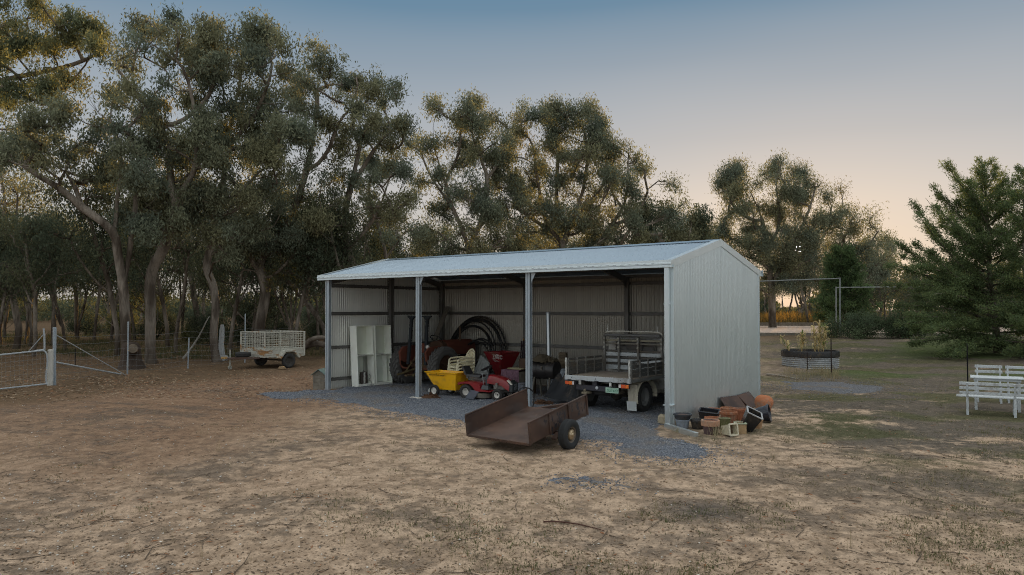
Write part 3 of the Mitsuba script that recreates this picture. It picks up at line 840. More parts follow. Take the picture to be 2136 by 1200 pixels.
gum('big round topped gum over the right shoulder of the shed', [[(1612, 690), (1608, 600), (1600, 520), (1590, 460), (1570, 410), (1555, 380)], [(1600, 520), (1625, 440), (1620, 380), (1625, 350)], [(1608, 600), (1660, 500), (1690, 430), (1700, 390)], [(1590, 460), (1540, 440), (1520, 400)], [(1660, 500), (1720, 470), (1735, 430)]],
    [[(1490, 385), (1500, 360), (1535, 348), (1570, 360), (1575, 395), (1545, 420), (1510, 410)], [(1580, 360), (1610, 340), (1650, 350), (1690, 352), (1715, 370), (1745, 400), (1740, 430), (1690, 440), (1640, 420), (1590, 400)],
     [(1500, 440), (1560, 420), (1640, 430), (1700, 450), (1760, 440), (1740, 500), (1640, 530), (1540, 520), (1490, 480)], [(1500, 520), (1600, 530), (1690, 540), (1700, 600), (1600, 610), (1500, 590)], ([(1625, 470), (1705, 470), (1710, 560), (1625, 560)], 12)], 66, 0.312, 13, spacing=21, tones=GREY, per_clump=11, leaf=(0.21, 0.066), per_tuft=58, tuft_r=0.35, twig=0.018)  # the last, densest crown patch is added to cover the sun's disc
gum('lower gum with wispy right edge between round gum and dark conifer', [[(1790, 690), (1785, 600), (1780, 540), (1770, 480), (1780, 450)], [(1780, 540), (1820, 500), (1840, 470)], [(1785, 600), (1830, 560), (1860, 530)], [(1780, 540), (1750, 490)]],
    [[(1735, 445), (1770, 425), (1815, 430), (1838, 455), (1830, 490), (1860, 500), (1862, 540), (1830, 600), (1760, 600), (1730, 520)]], 68, 0.203, 14, spacing=21, tones=GREY, per_clump=11, leaf=(0.21, 0.066), per_tuft=58, tuft_r=0.35, twig=0.018)

# generic woodland trees: six kinds, each placed several times
KINDS = []


def add_kind(wood, lv, lc):
    key = f'kind{len(KINDS)}'
    scene[key] = {'type': 'shapegroup', 'trunk': mikit.ply(wood, 'bark', smooth=True), 'crown': mikit.ply(lv, 'leaf', smooth=False, color=lc)}
    KINDS.append(key)



def kind_tree(seed, h, spread, lean, tones, forks, leaf, tuft_r, per_clump, per_tuft, r0, low=0.35):
    r = np.random.default_rng(seed)
    st = [np.array([(0, 0, -0.3), (lean * 0.1, 0, h * 0.2), (lean * 0.35, 0.1 * h * r.uniform(-0.5, 0.5), h * 0.45), (lean * 0.8, 0, h * 0.72), (lean, 0, h * 0.92)])]
    for k in range(forks):
        z = r.uniform(0.15, 0.6) * h
        a = r.uniform(0, 2 * PI)
        p = np.array([lean * z / h, 0, z])
        e = np.array([math.cos(a), math.sin(a), 0]) * spread * r.uniform(0.5, 0.8) + p + [0, 0, h * r.uniform(0.2, 0.4)]
        st.append(np.array([p, p * 0.6 + e * 0.4 + [0, 0, -0.03 * h], e]))
    cs, rs = [], []
    for k in range(int(14 + 3 * forks)):
        a, q = r.uniform(0, 2 * PI), math.sqrt(r.random())
        z = h * r.uniform(low, 0.97)
        w = spread * math.sin(PI * min(1, max(0.12, (z / h - low + 0.12) / (1.12 - low)))) ** 0.6
        cs.append((lean * z / h + q * w * math.cos(a), q * w * math.sin(a), z))
        rs.append(r.uniform(0.7, 1.25) * spread * 0.24)
    return grow(st, r0, cs, np.array(rs), r, leaf=leaf, per_clump=per_clump, per_tuft=per_tuft, tones=tones, twig=0.014, tuft_r=tuft_r)


FAR_LEAF = (0.19, 0.062)
for a in ((101, 9.0, 2.6, 0.8, DUSK, 3, FAR_LEAF, 0.40, 8, 46, 0.14, 0.46), (102, 10.5, 2.8, -1.2, GREY, 4, FAR_LEAF, 0.40, 8, 46, 0.17, 0.46), (103, 7.0, 2.5, 0.5, DUSK, 4, FAR_LEAF, 0.40, 8, 46, 0.11, 0.42),
          (104, 8.2, 2.2, 1.4, OLIVE, 3, FAR_LEAF, 0.40, 8, 46, 0.12, 0.52), (105, 6.0, 2.6, -0.4, DUSK, 5, FAR_LEAF, 0.40, 9, 46, 0.10, 0.34)):
    w, lv, lc = kind_tree(*a)
    add_kind(w, lv, lc)


MARKS = [('the gate at the left edge', 40), ('the steel end post', 115), ('the twin stemmed gum', 258), ('the forked pale gum', 325), ('the short fence post', 393), ('the kinked gum', 448), ('the stout gum', 548), ('the crooked dark gum', 636),
         ('the left roof corner', 690), ('the left ridge end', 803), ('the left front post', 873), ('the airy gum', 965), ('the middle front post', 1100), ('the broad gum', 1178), ('the rounded gum', 1285), ('the scrubby gum', 1402),
         ('the roof apex', 1497), ('the gable corner', 1575), ('the round topped gum', 1625), ('the maize plants', 1700), ('the pipe arch corner', 1752), ('the wispy gum', 1800), ('the low dark bush', 1885), ('the black picket', 2018), ('the big conifer trunk', 2070), ('the right edge', 2136)]
PLANTED = []


def plant(kind, x, y, s, rz, label, group, name='woodland_tree', cat='tree'):
    key = numbered(name)
    M = T().translate([float(x), float(y), float(gz(x, y)) - 0.05]).rotate([0, 0, 1], float(rz)).scale(float(s))
    scene[key] = {'type': 'instance', 'group': {'type': 'ref', 'id': KINDS[kind]}, 'to_world': M}
    d = np.array([x, y, 0.0]) - CAM
    D = float(d @ FW)
    px = 1068 + FPX * float(d @ RT) / D
    mk = min(MARKS, key=lambda m: abs(m[1] - px))
    side = 'directly behind' if abs(px - mk[1]) < 12 else ('behind and left of' if px < mk[1] else 'behind and right of')
    PLANTED.append((key, f'{label} {side} {mk[0]}', D))
    labels[key] = {'label': '', 'category': cat, 'group': group}


def name_planted():
    """Gives each planted tree and bush the label that tells it from its neighbours."""
    groups = {}
    for key, lab, D in PLANTED:
        groups.setdefault(lab, []).append((D, key))
    for lab, ks in groups.items():
        ks.sort()
        for i, (D, key) in enumerate(ks):
            labels[key]['label'] = lab + ('' if len(ks) == 1 else (', nearest', ', second nearest', ', third nearest', ', fourth nearest', ', fifth nearest')[min(i, 4)] if i < len(ks) - 1 else ', farthest')


r = np.random.default_rng(77)
spots = []
for px0, px1, d0, d1, n, lab, grp in ((-160, 900, 40, 62, 19, 'slender woodland tree', 'woodland trees behind the wire fence'),
                                      (-200, 940, 64, 100, 15, 'distant pale woodland tree', 'distant woodland trees'),
                                      (860, 1500, 56, 95, 18, 'dark tree of the low belt', 'tree belt behind the shed'),
                                      (1480, 2300, 74, 105, 24, 'dark tree beyond the green', 'tree belt beyond the bowling green')):
    got = 0
    for _ in range(4000):
        if got >= n:
            break
        D, px = r.uniform(d0, d1), r.uniform(px0, px1)
        p = at(px, 650, D)[:2]
        if all(np.linalg.norm(p - q) > 2.6 for q in spots):
            spots.append(p)
            k = int(r.integers(0, 5)) if not 1570 < px < 1735 else 3 * int(r.integers(0, 2))
            plant(k, p[0], p[1], r.uniform(0.8, 1.15) * (0.85 if 'distant' in grp else 1.0), r.uniform(0, 360), lab, grp)
            got += 1

for a in ((106, 8.5, 1.7, 0.9, DUSK, 2, FAR_LEAF, 0.36, 6, 40, 0.085, 0.55), (107, 7.4, 1.9, -1.3, DUSK, 3, FAR_LEAF, 0.36, 6, 40, 0.10, 0.50)):
    w, lv, lc = kind_tree(*a)
    add_kind(w, lv, lc)
got = 0
while got < 34:
    D, px = r.uniform(35, 58), r.uniform(-120, 860)
    p = at(px, 650, D)[:2]
    if all(np.linalg.norm(p - q) > 1.6 for q in spots):
        spots.append(p)
        plant(5 + int(r.integers(0, 2)), p[0], p[1], r.uniform(0.75, 1.15), r.uniform(0, 360), 'thin dark sapling', 'saplings behind the fence', 'sapling')
        got += 1


# ------------------------------------------------------------------ shrubs, conifers, the far forest
def bush_kind(seed, h, w, tones, leaf, stems=7, tuft_r=0.16, per_clump=9, per_tuft=44, nclump=26):
    r = np.random.default_rng(seed)
    st = [np.array([(0, 0, -0.1), (0.02, 0, h * 0.25), (0.05, 0.03, h * 0.5)])]
    for k in range(stems):
        a = 2 * PI * k / stems + r.uniform(-0.4, 0.4)
        e = np.array([math.cos(a) * w * 0.6, math.sin(a) * w * 0.6, h * r.uniform(0.45, 0.8)])
        st.append(np.array([(0, 0, 0.02), e * [0.35, 0.35, 0.5], e]))
    u = r.normal(size=(nclump, 3))
    u /= np.linalg.norm(u, axis=1, keepdims=True)
    u[:, 2] = np.abs(u[:, 2])
    c = u * (r.random((nclump, 1)) ** 0.4) * [w * 0.85, w * 0.85, h * 0.85] + [0, 0, 0.16 * h]
    return grow(st, 0.035, c, np.full(nclump, 0.30 * w), r, leaf=leaf, per_clump=per_clump, per_tuft=per_tuft, tones=tones, twig=0.006, tuft_r=tuft_r)


for a in ((201, 1.7, 1.3, DUSK, (0.095, 0.034)), (202, 1.2, 1.1, ((0.10, 0.11, 0.045), (0.12, 0.12, 0.05)), (0.10, 0.034)), (203, 2.4, 1.5, DUSK, (0.11, 0.042))):
    add_kind(*bush_kind(*a))
r = np.random.default_rng(78)
for px0, px1, d0, d1, n, lab, grp in ((-140, 830, 40, 72, 15, 'scrubby understorey bush', 'understorey bushes behind the fence'),
                                      (860, 1480, 50, 70, 14, 'bush under the belt', 'bushes under the tree belt'),
                                      (1720, 2250, 62, 80, 10, 'dark bush beyond the green', 'bushes beyond the bowling green')):
    got = 0
    while got < n:
        D, px = r.uniform(d0, d1), r.uniform(px0, px1)
        p = at(px, 650, D)[:2]
        if all(np.linalg.norm(p - q) > 1.5 for q in spots):
            spots.append(p)
            plant(7 + int(r.integers(0, 3)), p[0], p[1], r.uniform(0.8, 1.5), r.uniform(0, 360), lab, grp, 'bush', 'bush')
            got += 1


def far_forest():
    """The woodland beyond what can be told apart, as one mass."""
    r = np.random.default_rng(5)
    n = 5200
    a0 = math.atan2(FW[1], FW[0])
    px = r.uniform(-500, 2700, n)
    D = r.uniform(105, 170, n)
    gap = (1 - 0.93 * np.exp(-((px - 1650) / 85) ** 2)) * (0.34 + 0.66 * sstep(950, 1250, px))
    p = CAM[None] + (FW[None] + RT[None] * ((px - 1068) / FPX)[:, None]) * D[:, None]
    top = (4.5 + 6.5 * meshkit.noise(np.stack([px / 60, D / 12, 0 * px], -1), 3)) * gap
    z = r.random(n) ** 0.7 * top + 0.3
    c = np.stack([p[:, 0], p[:, 1], z + 0.6], -1)
    tn = np.array(DUSK)[r.integers(0, 3, n)] * r.uniform(0.8, 1.2, n)[:, None]
    lv, lc = leaves(c, np.full(n, 0.8), 20, 0.8, 0.32, tn, r)
    m = 260
    px = r.uniform(-500, 2700, m)
    D = r.uniform(100, 165, m)
    b = CAM[None] + (FW[None] + RT[None] * ((px - 1068) / FPX)[:, None]) * D[:, None]
    b[:, 2] = 0.4
    t = np.linspace(0, 1, 4)[None, :, None]
    P = b[:, None] + t * np.concatenate([r.uniform(-1, 1, (m, 1, 2)), r.uniform(4, 8, (m, 1, 1))], 2)
    tw = tubes(P, np.broadcast_to([0.16, 0.13, 0.10, 0.05], (m, 4)), 5)
    put('forest__trunk', tw, 'bark', smooth=True)
    labels['forest__trunk'] = {'kind': 'stuff'}
    put('forest__foliage', lv, 'leaf', lc, smooth=False)
    labels['forest__foliage'] = {'kind': 'stuff'}
    labels['forest'] = {'label': 'far off woodland reading as one dark mass along the horizon', 'category': 'forest', 'kind': 'stuff'}


far_forest()


def needles(p, d, count, length, width, spread, tone, r):
    n = len(p) * count
    ax = np.repeat(d, count, 0) + r.normal(size=(n, 3)) * 0.55
    ax /= np.linalg.norm(ax, axis=1, keepdims=True)
    c = np.repeat(p, count, 0) + np.clip(r.normal(size=(n, 3)), -1.8, 1.8) * spread
    sd = np.cross(ax, r.normal(size=(n, 3)))
    sd /= np.linalg.norm(sd, axis=1, keepdims=True) + 1e-9
    l, w = length * r.uniform(0.6, 1.3, n)[:, None], width * r.uniform(0.7, 1.3, n)[:, None]
    v = np.stack([c - ax * l / 2 + sd * w / 2, c - ax * l / 2 - sd * w / 2, c + ax * l / 2], 1).reshape(-1, 3)
    col = np.repeat(tone, count, 0) * r.uniform(0.7, 1.3, n)[:, None]
    return (v, np.arange(3 * n).reshape(-1, 3)), np.repeat(np.clip(col, 0, 1), 3, 0)


def conifer(label, trunk, r0, limbs, seed, scale=1.0, name='conifer', tones=PINE, per=6, spray=0.30, size=(0.13, 0.034), step=0.13):
    """A trunk and limbs (start, end, lift), each limb feathered with sprays of needles."""
    r = np.random.default_rng(seed)
    tp = spline(trunk, 30)
    wood = [tube(tp, np.linspace(r0, 0.015, 30) ** 1.0, 10, caps=False)]
    P, R, Q, Dn = [], [], [], []
    for a, e, lift in limbs:
        a, e = np.asarray(a, float), np.asarray(e, float)
        ln = np.linalg.norm(e - a)
        n = max(5, int(ln / 0.25))
        t = np.linspace(0, 1, n)[:, None]
        p = a * (1 - t) + e * t + np.array([0, 0, lift * ln]) * np.sin(t * PI) + np.cumsum(r.normal(size=(n, 3)) * 0.015, 0)
        wood.append(tube(p, np.linspace(0.018 + 0.011 * ln, 0.006, n), 5, caps=False))
        m = max(4, int(ln / step))
        ts = np.sort(r.uniform(0.16, 1.0, m))
        for q in ts:
            x = p[min(n - 1, int(q * (n - 1)))]
            d = (p[min(n - 1, int(q * (n - 1)) + 1)] - p[max(0, int(q * (n - 1)) - 1)])
            d /= np.linalg.norm(d) + 1e-9
            s = np.cross(d, [0, 0, 1.0])
            s /= np.linalg.norm(s) + 1e-9
            for sg in (-1, 1):
                o = d * r.uniform(0.5, 1.0) + s * sg * r.uniform(0.3, 1.0) + np.array([0, 0, r.uniform(-0.55, 0.65)])
                o /= np.linalg.norm(o)
                k = spray * scale * (0.45 + 1.2 * (1 - q)) * min(1.0, 0.35 + ln / 2.2) * r.uniform(0.6, 1.3)
                for f in (0.25, 0.6, 1.0):
                    P.append(x + o * k * f)
                    Dn.append(o + [0, 0, 0.15])
    P, Dn = np.array(P), np.array(Dn)
    tn = np.asarray(tones)[r.integers(0, len(tones), len(P))] * (0.6 + 0.8 * meshkit.noise(P * 1.3, 4))[:, None]
    lv, lc = needles(P, Dn, per, size[0] * scale, size[1] * scale, 0.075 * scale, tn, r)
    t = thing(name, label, 'conifer')
    part(t, 'trunk', join(*wood), 'bark', smooth=True)
    part(t, 'foliage', lv, 'leaf', lc, smooth=False)


def limbs_round(trunk, n, z0, z1, reach, rise, r, droop=0.0):
    tp = spline(trunk, 60)
    out = []
    for k in range(n):
        q = z0 + (z1 - z0) * (k + r.random()) / n
        a = tp[int(q * 59)]
        an = k * 2.399 + r.uniform(-0.4, 0.4)
        ln = reach(q) * r.uniform(0.75, 1.1)
        el = math.radians(rise(q) + r.uniform(-8, 8))
        out.append((a, a + ln * np.array([math.cos(an) * math.cos(el), math.sin(an) * math.cos(el), math.sin(el)]), droop * r.uniform(0.3, 1)))
    return out


r = np.random.default_rng(31)
DC = 33.0
g = on_ground(2080, 745)
DC = float((g - CAM) @ FW)
tk = [g - [0, 0, 0.1], at(2078, 690, DC), at(2066, 600, DC), at(2062, 500, DC), at(2058, 430, DC), at(2054, 334, DC)]
lm = limbs_round(tk, 60, 0.05, 0.97, lambda q: 3.7 * (1 - q) ** 0.8 + 0.35, lambda q: -2 + 58 * q, r, -0.05)
for (y0, e, dz) in ((455, (1965, 336), -1.2), (480, (1985, 345), 1.0), (505, (1943, 384), 0.4), (540, (1930, 408), -0.8), (560, (1960, 400), 1.4), (590, (1897, 414), 0.2), (600, (1915, 440), -1.6), (615, (1862, 500), 0.8),
                    (640, (1850, 545), -0.6), (660, (1842, 590), 0.9), (670, (1862, 640), -1.0), (690, (1880, 660), -1.8), (715, (1905, 715), -1.2), (722, (1960, 742), -2.0), (710, (2000, 748), -2.6), (690, (1930, 690), -2.4),
                    (440, (2092, 352), 0.8), (470, (2112, 372), -1.0), (520, (2150, 440), 0.5), (580, (2180, 520), -0.7), (650, (2190, 640), -1.5), (700, (2150, 735), -2.0), (620, (1900, 560), -2.2), (640, (1930, 620), -2.8), (560, (1985, 470), -1.7), (570, (1925, 470), 1.6), (600, (1900, 500), -0.9), (620, (1880, 530), 1.8), (640, (1890, 590), -1.4), (660, (1900, 620), 1.2), (680, (1870, 680), 0.6), (700, (1900, 690), 1.6), (610, (1940, 520), -2.5), (520, (1955, 430), -2.0), (500, (2000, 400), 1.5), (480, (2020, 370), -1.2)):
    lm.append((at(2068, y0, DC), at(e[0], e[1], DC + dz), -0.07 if y0 < 620 else 0.05))
conifer('large spreading dark green conifer with upswept plumes at the right edge', tk, 0.17, lm, 61, per=7, spray=0.46, size=(0.12, 0.032), step=0.085)
tk2 = [on_ground(2150, 752) - [0, 0, 0.1], at(2140, 600, 31.5), at(2136, 480, 31.5), at(2138, 345, 31.5)]
conifer('tall conifer cut by the right edge of the picture beside the larger spreading one', tk2, 0.14, limbs_round(tk2, 60, 0.05, 0.97, lambda q: 2.4 * (1 - q) ** 0.8 + 0.3, lambda q: 5 + 40 * q, r, -0.05), 62, per=8, spray=0.48, size=(0.13, 0.036))
DB = 52.0
b = at(1757, 690, DB)
b[2] = float(gz(b[0], b[1])) - 0.1
tk3 = [b, at(1757, 620, DB), at(1757, 570, DB), at(1757, 522, DB)]
conifer('bushy green cypress behind the corner of the pipe arches', tk3, 0.16, limbs_round(tk3, 90, 0.03, 0.95, lambda q: 2.5 * (1 - q) ** 0.55 + 0.4, lambda q: 32 + 25 * q, r, 0.0), 63, 1.5, per=6, spray=0.4, size=(0.13, 0.04), tones=((0.105, 0.158, 0.070), (0.125, 0.180, 0.075), (0.095, 0.14, 0.07)), step=0.2)


def own_bush(label, px, base_y, D, h, w, seed, tones=DUSK, leaf=(0.10, 0.045), **k):
    wood, lv, lc = bush_kind(seed, h, w, tones, leaf, **k)
    g = at(px, base_y, D)
    t = thing('bush', label, 'bush', loc=(g[0], g[1], float(gz(g[0], g[1])) - 0.03))
    part(t, 'trunk', wood, 'bark', smooth=True)
    part(t, 'foliage', lv, 'leaf', lc, smooth=False)


own_bush('round dark leafy bush at the near edge of the bowling green', 1785, 697, 44, 1.45, 1.75, 301, ((0.095, 0.125, 0.078), (0.112, 0.145, 0.082)), nclump=40, per_tuft=40)
own_bush('low dark bush between the round bush and the large conifer', 1885, 698, 43, 1.5, 1.75, 302, ((0.080, 0.110, 0.062), (0.095, 0.125, 0.066)), nclump=40, per_tuft=40)
name_planted()
# ------------------------------------------------------------------ things inside the shed
BLACK, RUBBER, STEEL = (0.022, 0.022, 0.024), (0.035, 0.034, 0.034), (0.30, 0.31, 0.32)


def floor_z(x, y):
    return float(gz(x, y)) + 0.03


def tyre(rad, width, hole, n=32, axis='x', tread=0.012, lugs=0):
    """A tyre about an axis: rounded shoulders, grooved tread."""
    w = width / 2
    prof = [(hole, -w * 0.72), (hole + 0.02, -w * 0.9), (rad * 0.5 + hole * 0.5, -w), (rad - 0.03, -w * 0.93), (rad - tread * 0.4, -w * 0.68), (rad, -w * 0.55), (rad, -w * 0.30), (rad - tread, -w * 0.26), (rad - tread, -w * 0.16), (rad, -w * 0.12),
            (rad, w * 0.12), (rad - tread, w * 0.16), (rad - tread, w * 0.26), (rad, w * 0.30), (rad, w * 0.55), (rad - tread * 0.4, w * 0.68), (rad - 0.03, w * 0.93), (rad * 0.5 + hole * 0.5, w), (hole + 0.02, w * 0.9), (hole, w * 0.72), (hole, -w * 0.72)]
    return lathe(prof, n, axis)


def rim(hole, width, n=24, axis='x', dish=0.4):
    w = width / 2 * 0.7
    prof = [(0.0005, w * dish), (hole * 0.22, w * dish), (hole * 0.30, w * (dish + 0.12)), (hole * 0.42, w * (dish + 0.05)), (hole * 0.62, w * dish * 0.6), (hole * 0.80, w * 0.5), (hole * 0.9, w * 0.95), (hole + 0.008, w * 1.02), (hole + 0.008, -w), (0.0005, -w)]
    return lathe(prof, n, axis)


# two white shelf units leaning on the left wall
def shelf_unit(y, tilt, lab, broken):
    Wd, Dp, Ht, t = 0.62, 0.28, 1.72, 0.018
    R = rot(0, -tilt, 0) @ rot(0, 0, 0)
    k = thing('shelf_unit', lab, 'shelf unit', loc=(-10.08, y, floor_z(-10.0, y) - 0.01), R=R)
    wht = (0.84, 0.86, 0.79)
    part(k, 'side_panel', box((Dp / 2, t / 2, Ht / 2), (Dp, t, Ht), 0.003), 'matte', wht, var=0.05)
    part(k, 'side_panel', box((Dp / 2, Wd - t / 2, Ht / 2), (Dp, t, Ht), 0.003), 'matte', wht, var=0.05)
    for z in (0.055, 0.88, Ht - t / 2):
        part(k, 'shelf', box((Dp / 2, Wd / 2, z), (Dp - 0.004, Wd - 2 * t - 0.002, t), 0.002), 'matte', wht, var=0.05)
    part(k, 'plinth', box((Dp - 0.02, Wd / 2, 0.024), (0.016, Wd - 2 * t - 0.002, 0.046), 0.002), 'matte', wht)
    part(k, 'back_panel', box((0.004, Wd / 2, 1.30), (0.006, Wd - 2 * t - 0.002, 0.80)), 'matte', (0.66, 0.69, 0.60), var=0.06)
    if broken:
        part(k, 'back_panel', box((0.03, Wd * 0.42, 0.46), (0.006, Wd * 0.5, 0.76), 0, rot(0, 4, 0)), 'matte', (0.58, 0.62, 0.54), label='loose back panel pushed in at the bottom')
    else:
        part(k, 'back_panel', box((0.004, Wd / 2, 0.47), (0.006, Wd - 2 * t - 0.002, 0.78)), 'matte', (0.64, 0.68, 0.62), var=0.06)
        part(k, 'divider', box((Dp / 2 - 0.03, Wd * 0.78, 0.47), (Dp - 0.1, 0.014, 0.78), 0.002), 'matte', wht)
    return k


shelf_unit(0.74, 4.0, 'white shelf unit nearest the shed entrance with a broken lower back', True)
shelf_unit(1.42, 3.0, 'white shelf unit standing next to the tractor tyre', False)
h = thing('fan_heater', 'small dark heater with a white strip standing in the shelf unit', 'heater', loc=(-9.90, 0.90, floor_z(-9.9, 0.9) + 0.075), rz=0)
part(h, 'case', box((0, 0.11, 0.165), (0.10, 0.21, 0.33), 0.01), 'satin', (0.055, 0.045, 0.04))
part(h, 'grille', box((0.053, 0.10, 0.165), (0.008, 0.055, 0.32), 0.003), 'satin', (0.72, 0.72, 0.68))
part(h, 'handle', tube(spline([(0, 0.07, 0.33), (0, 0.11, 0.365), (0, 0.15, 0.33)], 8), 0.006, 6), 'matte', BLACK)
one('power_cord', 'tangle of dark cord hanging beside the small heater', 'cord', tube(spline([(-9.82, 1.13, 0.36), (-9.80, 1.17, 0.26), (-9.78, 1.12, 0.20), (-9.77, 1.20, 0.12), (-9.74, 1.15, 0.08), (-9.72, 1.24, 0.05)], 30), 0.006, 5), 'matte', BLACK)

# the old tractor, parked nose to the back wall
TX, TY = -8.78, 2.32
tr = thing('tractor', 'old faded red tractor with big lugged tyres parked facing the back wall', 'tractor', loc=(TX, TY, floor_z(TX, TY) - 0.02), rz=2)
TRED, RUSTY = (0.155, 0.052, 0.033), (0.10, 0.055, 0.035)


def lug_tyre(x, s):
    rad, wd, hole = 0.575, 0.32, 0.33
    prof = [(hole, -wd * .36), (hole + .03, -wd * .47), (rad - .13, -wd * .5), (rad - .06, -wd * .44), (rad - .035, -wd * .28), (rad - .03, 0), (rad - .035, wd * .28), (rad - .06, wd * .44), (rad - .13, wd * .5), (hole + .03, wd * .47), (hole, wd * .36), (hole, -wd * .36)]
    ms = [lathe(prof, 40, 'x')]
    for k in range(22):
        for sd in (-1, 1):
            a = (k + 0.5 * (sd > 0)) / 22 * 2 * PI
            n = 5
            P = []
            for i in range(n):
                q = i / (n - 1)
                xx = sd * (0.008 + q * (wd * 0.5 - 0.008))
                an = a - 0.42 * q
                rr = rad - 0.030 * q ** 2 - (0.03 if q == 1 else 0)
                P.append((xx, rr * math.cos(an), rr * math.sin(an)))
            for i in range(n - 1):
                p, q = np.array(P[i]), np.array(P[i + 1])
                rad_dir = np.array([0, p[1], p[2]]) / np.linalg.norm(p[1:])
                t = q - p
                sv = np.cross(t, rad_dir)
                sv /= np.linalg.norm(sv)
                pts = [b + sv * o + rad_dir * h for b in (p, q) for o, h in ((-.024, -.035), (.024, -.035), (-.016, .004), (.016, .004))]
                ms.append(hull(pts))
    return moved(join(*ms), (x, 0, 0.575))


for s in (-1, 1):
    w = part(tr, 'rear_wheel', lug_tyre(s * 0.73, s), 'matte', (0.105, 0.102, 0.098), smooth=30)
    part(w, 'rim', moved(rim(0.335, 0.26, 24, 'x', -0.3 * s), (s * 0.73, 0, 0.575)), 'matte', RUSTY)
    f = part(tr, 'front_wheel', moved(tyre(0.33, 0.16, 0.2), (s * 0.62, 1.85, 0.33)), 'matte', RUBBER)
    part(f, 'rim', moved(rim(0.2, 0.14), (s * 0.62, 1.85, 0.33)), 'matte', RUSTY)
    part(tr, 'mudguard', prism([(-0.46, 0.74), (-0.50, 0.98), (-0.36, 1.12), (0.02, 1.16), (0.40, 1.08), (0.22, 0.80), (-0.10, 0.60), (-0.22, 0.66)], s * 0.50 - 0.05, s * 0.50 + 0.012, 'yz'), 'matte', TRED, var=0.25)
    part(tr, 'fender_rail', tube(spline([(s * 0.52, -0.46, 0.74), (s * 0.52, -0.40, 0.56), (s * 0.30, -0.36, 0.52)], 10), 0.02, 6), 'matte', TRED, var=0.25)
    part(tr, 'roll_post', join(bar((s * 0.34, -0.30 - 0.02, 0.62), (s * 0.30, -0.22, 1.92), 0.07, 0.09, 0.006), prism([(s * 0.30 - 0.12, 1.98), (s * 0.30 + 0.12, 1.98), (s * 0.30 + 0.035, 1.90), (s * 0.30 - 0.035, 1.90)], -0.26, -0.18, 'xz')), 'matte', (0.028, 0.032, 0.036))
part(tr, 'roll_bar', bar((-0.46, -0.22, 2.0), (0.46, -0.22, 2.0), 0.05, 0.035, 0.004), 'matte', (0.028, 0.032, 0.036))
part(tr, 'axle_housing', join(lathe([(0.001, -0.72), (0.07, -0.72), (0.08, -0.3), (0.16, -0.24), (0.17, 0), (0.16, 0.24), (0.08, 0.3), (0.07, 0.72), (0.001, 0.72)], 14, 'x')), 'matte', RUSTY) if False else \
    part(tr, 'axle_housing', moved(lathe([(0.001, -0.72), (0.07, -0.72), (0.08, -0.3), (0.16, -0.24), (0.17, 0), (0.16, 0.24), (0.08, 0.3), (0.07, 0.72), (0.001, 0.72)], 14, 'x'), (0, 0, 0.575)), 'matte', RUSTY)
part(tr, 'gearbox', join(box((0, 0.35, 0.62), (0.34, 1.0, 0.42), 0.04), box((0, 1.25, 0.62), (0.36, 0.9, 0.36), 0.03)), 'matte', RUSTY, var=0.25)
hood = [(-0.30, 0.86), (-0.30, 1.12), (-0.22, 1.24), (-0.08, 1.29), (0.08, 1.29), (0.22, 1.24), (0.30, 1.12), (0.30, 0.86)]
part(tr, 'bonnet', prism(hood, 0.72, 1.98, 'xz'), 'matte', TRED, smooth=35, var=0.3, freq=3)
part(tr, 'fuel_tank', prism([(x * 0.93, z * 0.985) for x, z in hood], 0.50, 0.71, 'xz'), 'matte', RUSTY, smooth=35)
part(tr, 'grille', box((0, 2.0, 0.98), (0.5, 0.04, 0.46), 0.02), 'matte', (0.08, 0.04, 0.03))
part(tr, 'seat', join(prism([(-0.22, -0.02), (-0.2, 0.24), (-0.1, 0.26), (0.1, 0.26), (0.2, 0.24), (0.22, -0.02), (0.18, -0.02), (0.16, 0.03), (-0.16, 0.03), (-0.18, -0.02)], 0.0, 0.30, 'xz')) if False else
     moved(join(box((0, 0.1, 0.0), (0.42, 0.36, 0.06), 0.025), box((0, -0.09, 0.13), (0.42, 0.05, 0.24), 0.02)), (0, -0.05, 0.98)), 'matte', TRED, var=0.25)
st = moved(tube([(0.19 * math.cos(a), 0.19 * math.sin(a), 0) for a in np.linspace(0, 2 * PI, 24, endpoint=False)], 0.013, 6, closed=True), (0, 0.52, 1.33), rot(-35))
part(tr, 'steering_wheel', join(st, tube([(0, 0.52, 1.33), (0, 0.75, 1.12)], 0.014, 6), bar((-0.18, 0.52, 1.33), (0.18, 0.52, 1.33), 0.02, 0.012)), 'matte', BLACK)
part(tr, 'headlight', moved(lathe([(0.001, 0.045), (0.05, 0.035), (0.055, 0.0), (0.03, -0.05), (0.001, -0.06)], 14, 'y'), (0.40, -0.30, 1.14), rot(0, 0, 180)), 'lamp', (0.55, 0.52, 0.48))
for s in (-1, 1):
    part(tr, 'lift_arm', join(tube(spline([(s * 0.22, -0.05, 0.52), (s * 0.26, -0.45, 0.42), (s * 0.30, -0.80, 0.36)], 10), 0.028, 7), tube([(s * 0.20, -0.1, 0.88), (s * 0.27, -0.5, 0.42)], 0.016, 6)), 'matte', (0.13, 0.10, 0.05))
part(tr, 'top_link', tube([(0, -0.12, 0.80), (0.03, -0.62, 0.72)], 0.022, 7), 'matte', RUSTY)
part(tr, 'drawbar', bar((0, -0.15, 0.36), (0, -0.78, 0.34), 0.09, 0.04, 0.005), 'matte', (0.11, 0.075, 0.045))
part(tr, 'exhaust', tube([(0.17, 1.4, 1.25), (0.17, 1.4, 1.62), (0.18, 1.36, 1.68)], 0.03, 9), 'matte', (0.12, 0.08, 0.05))
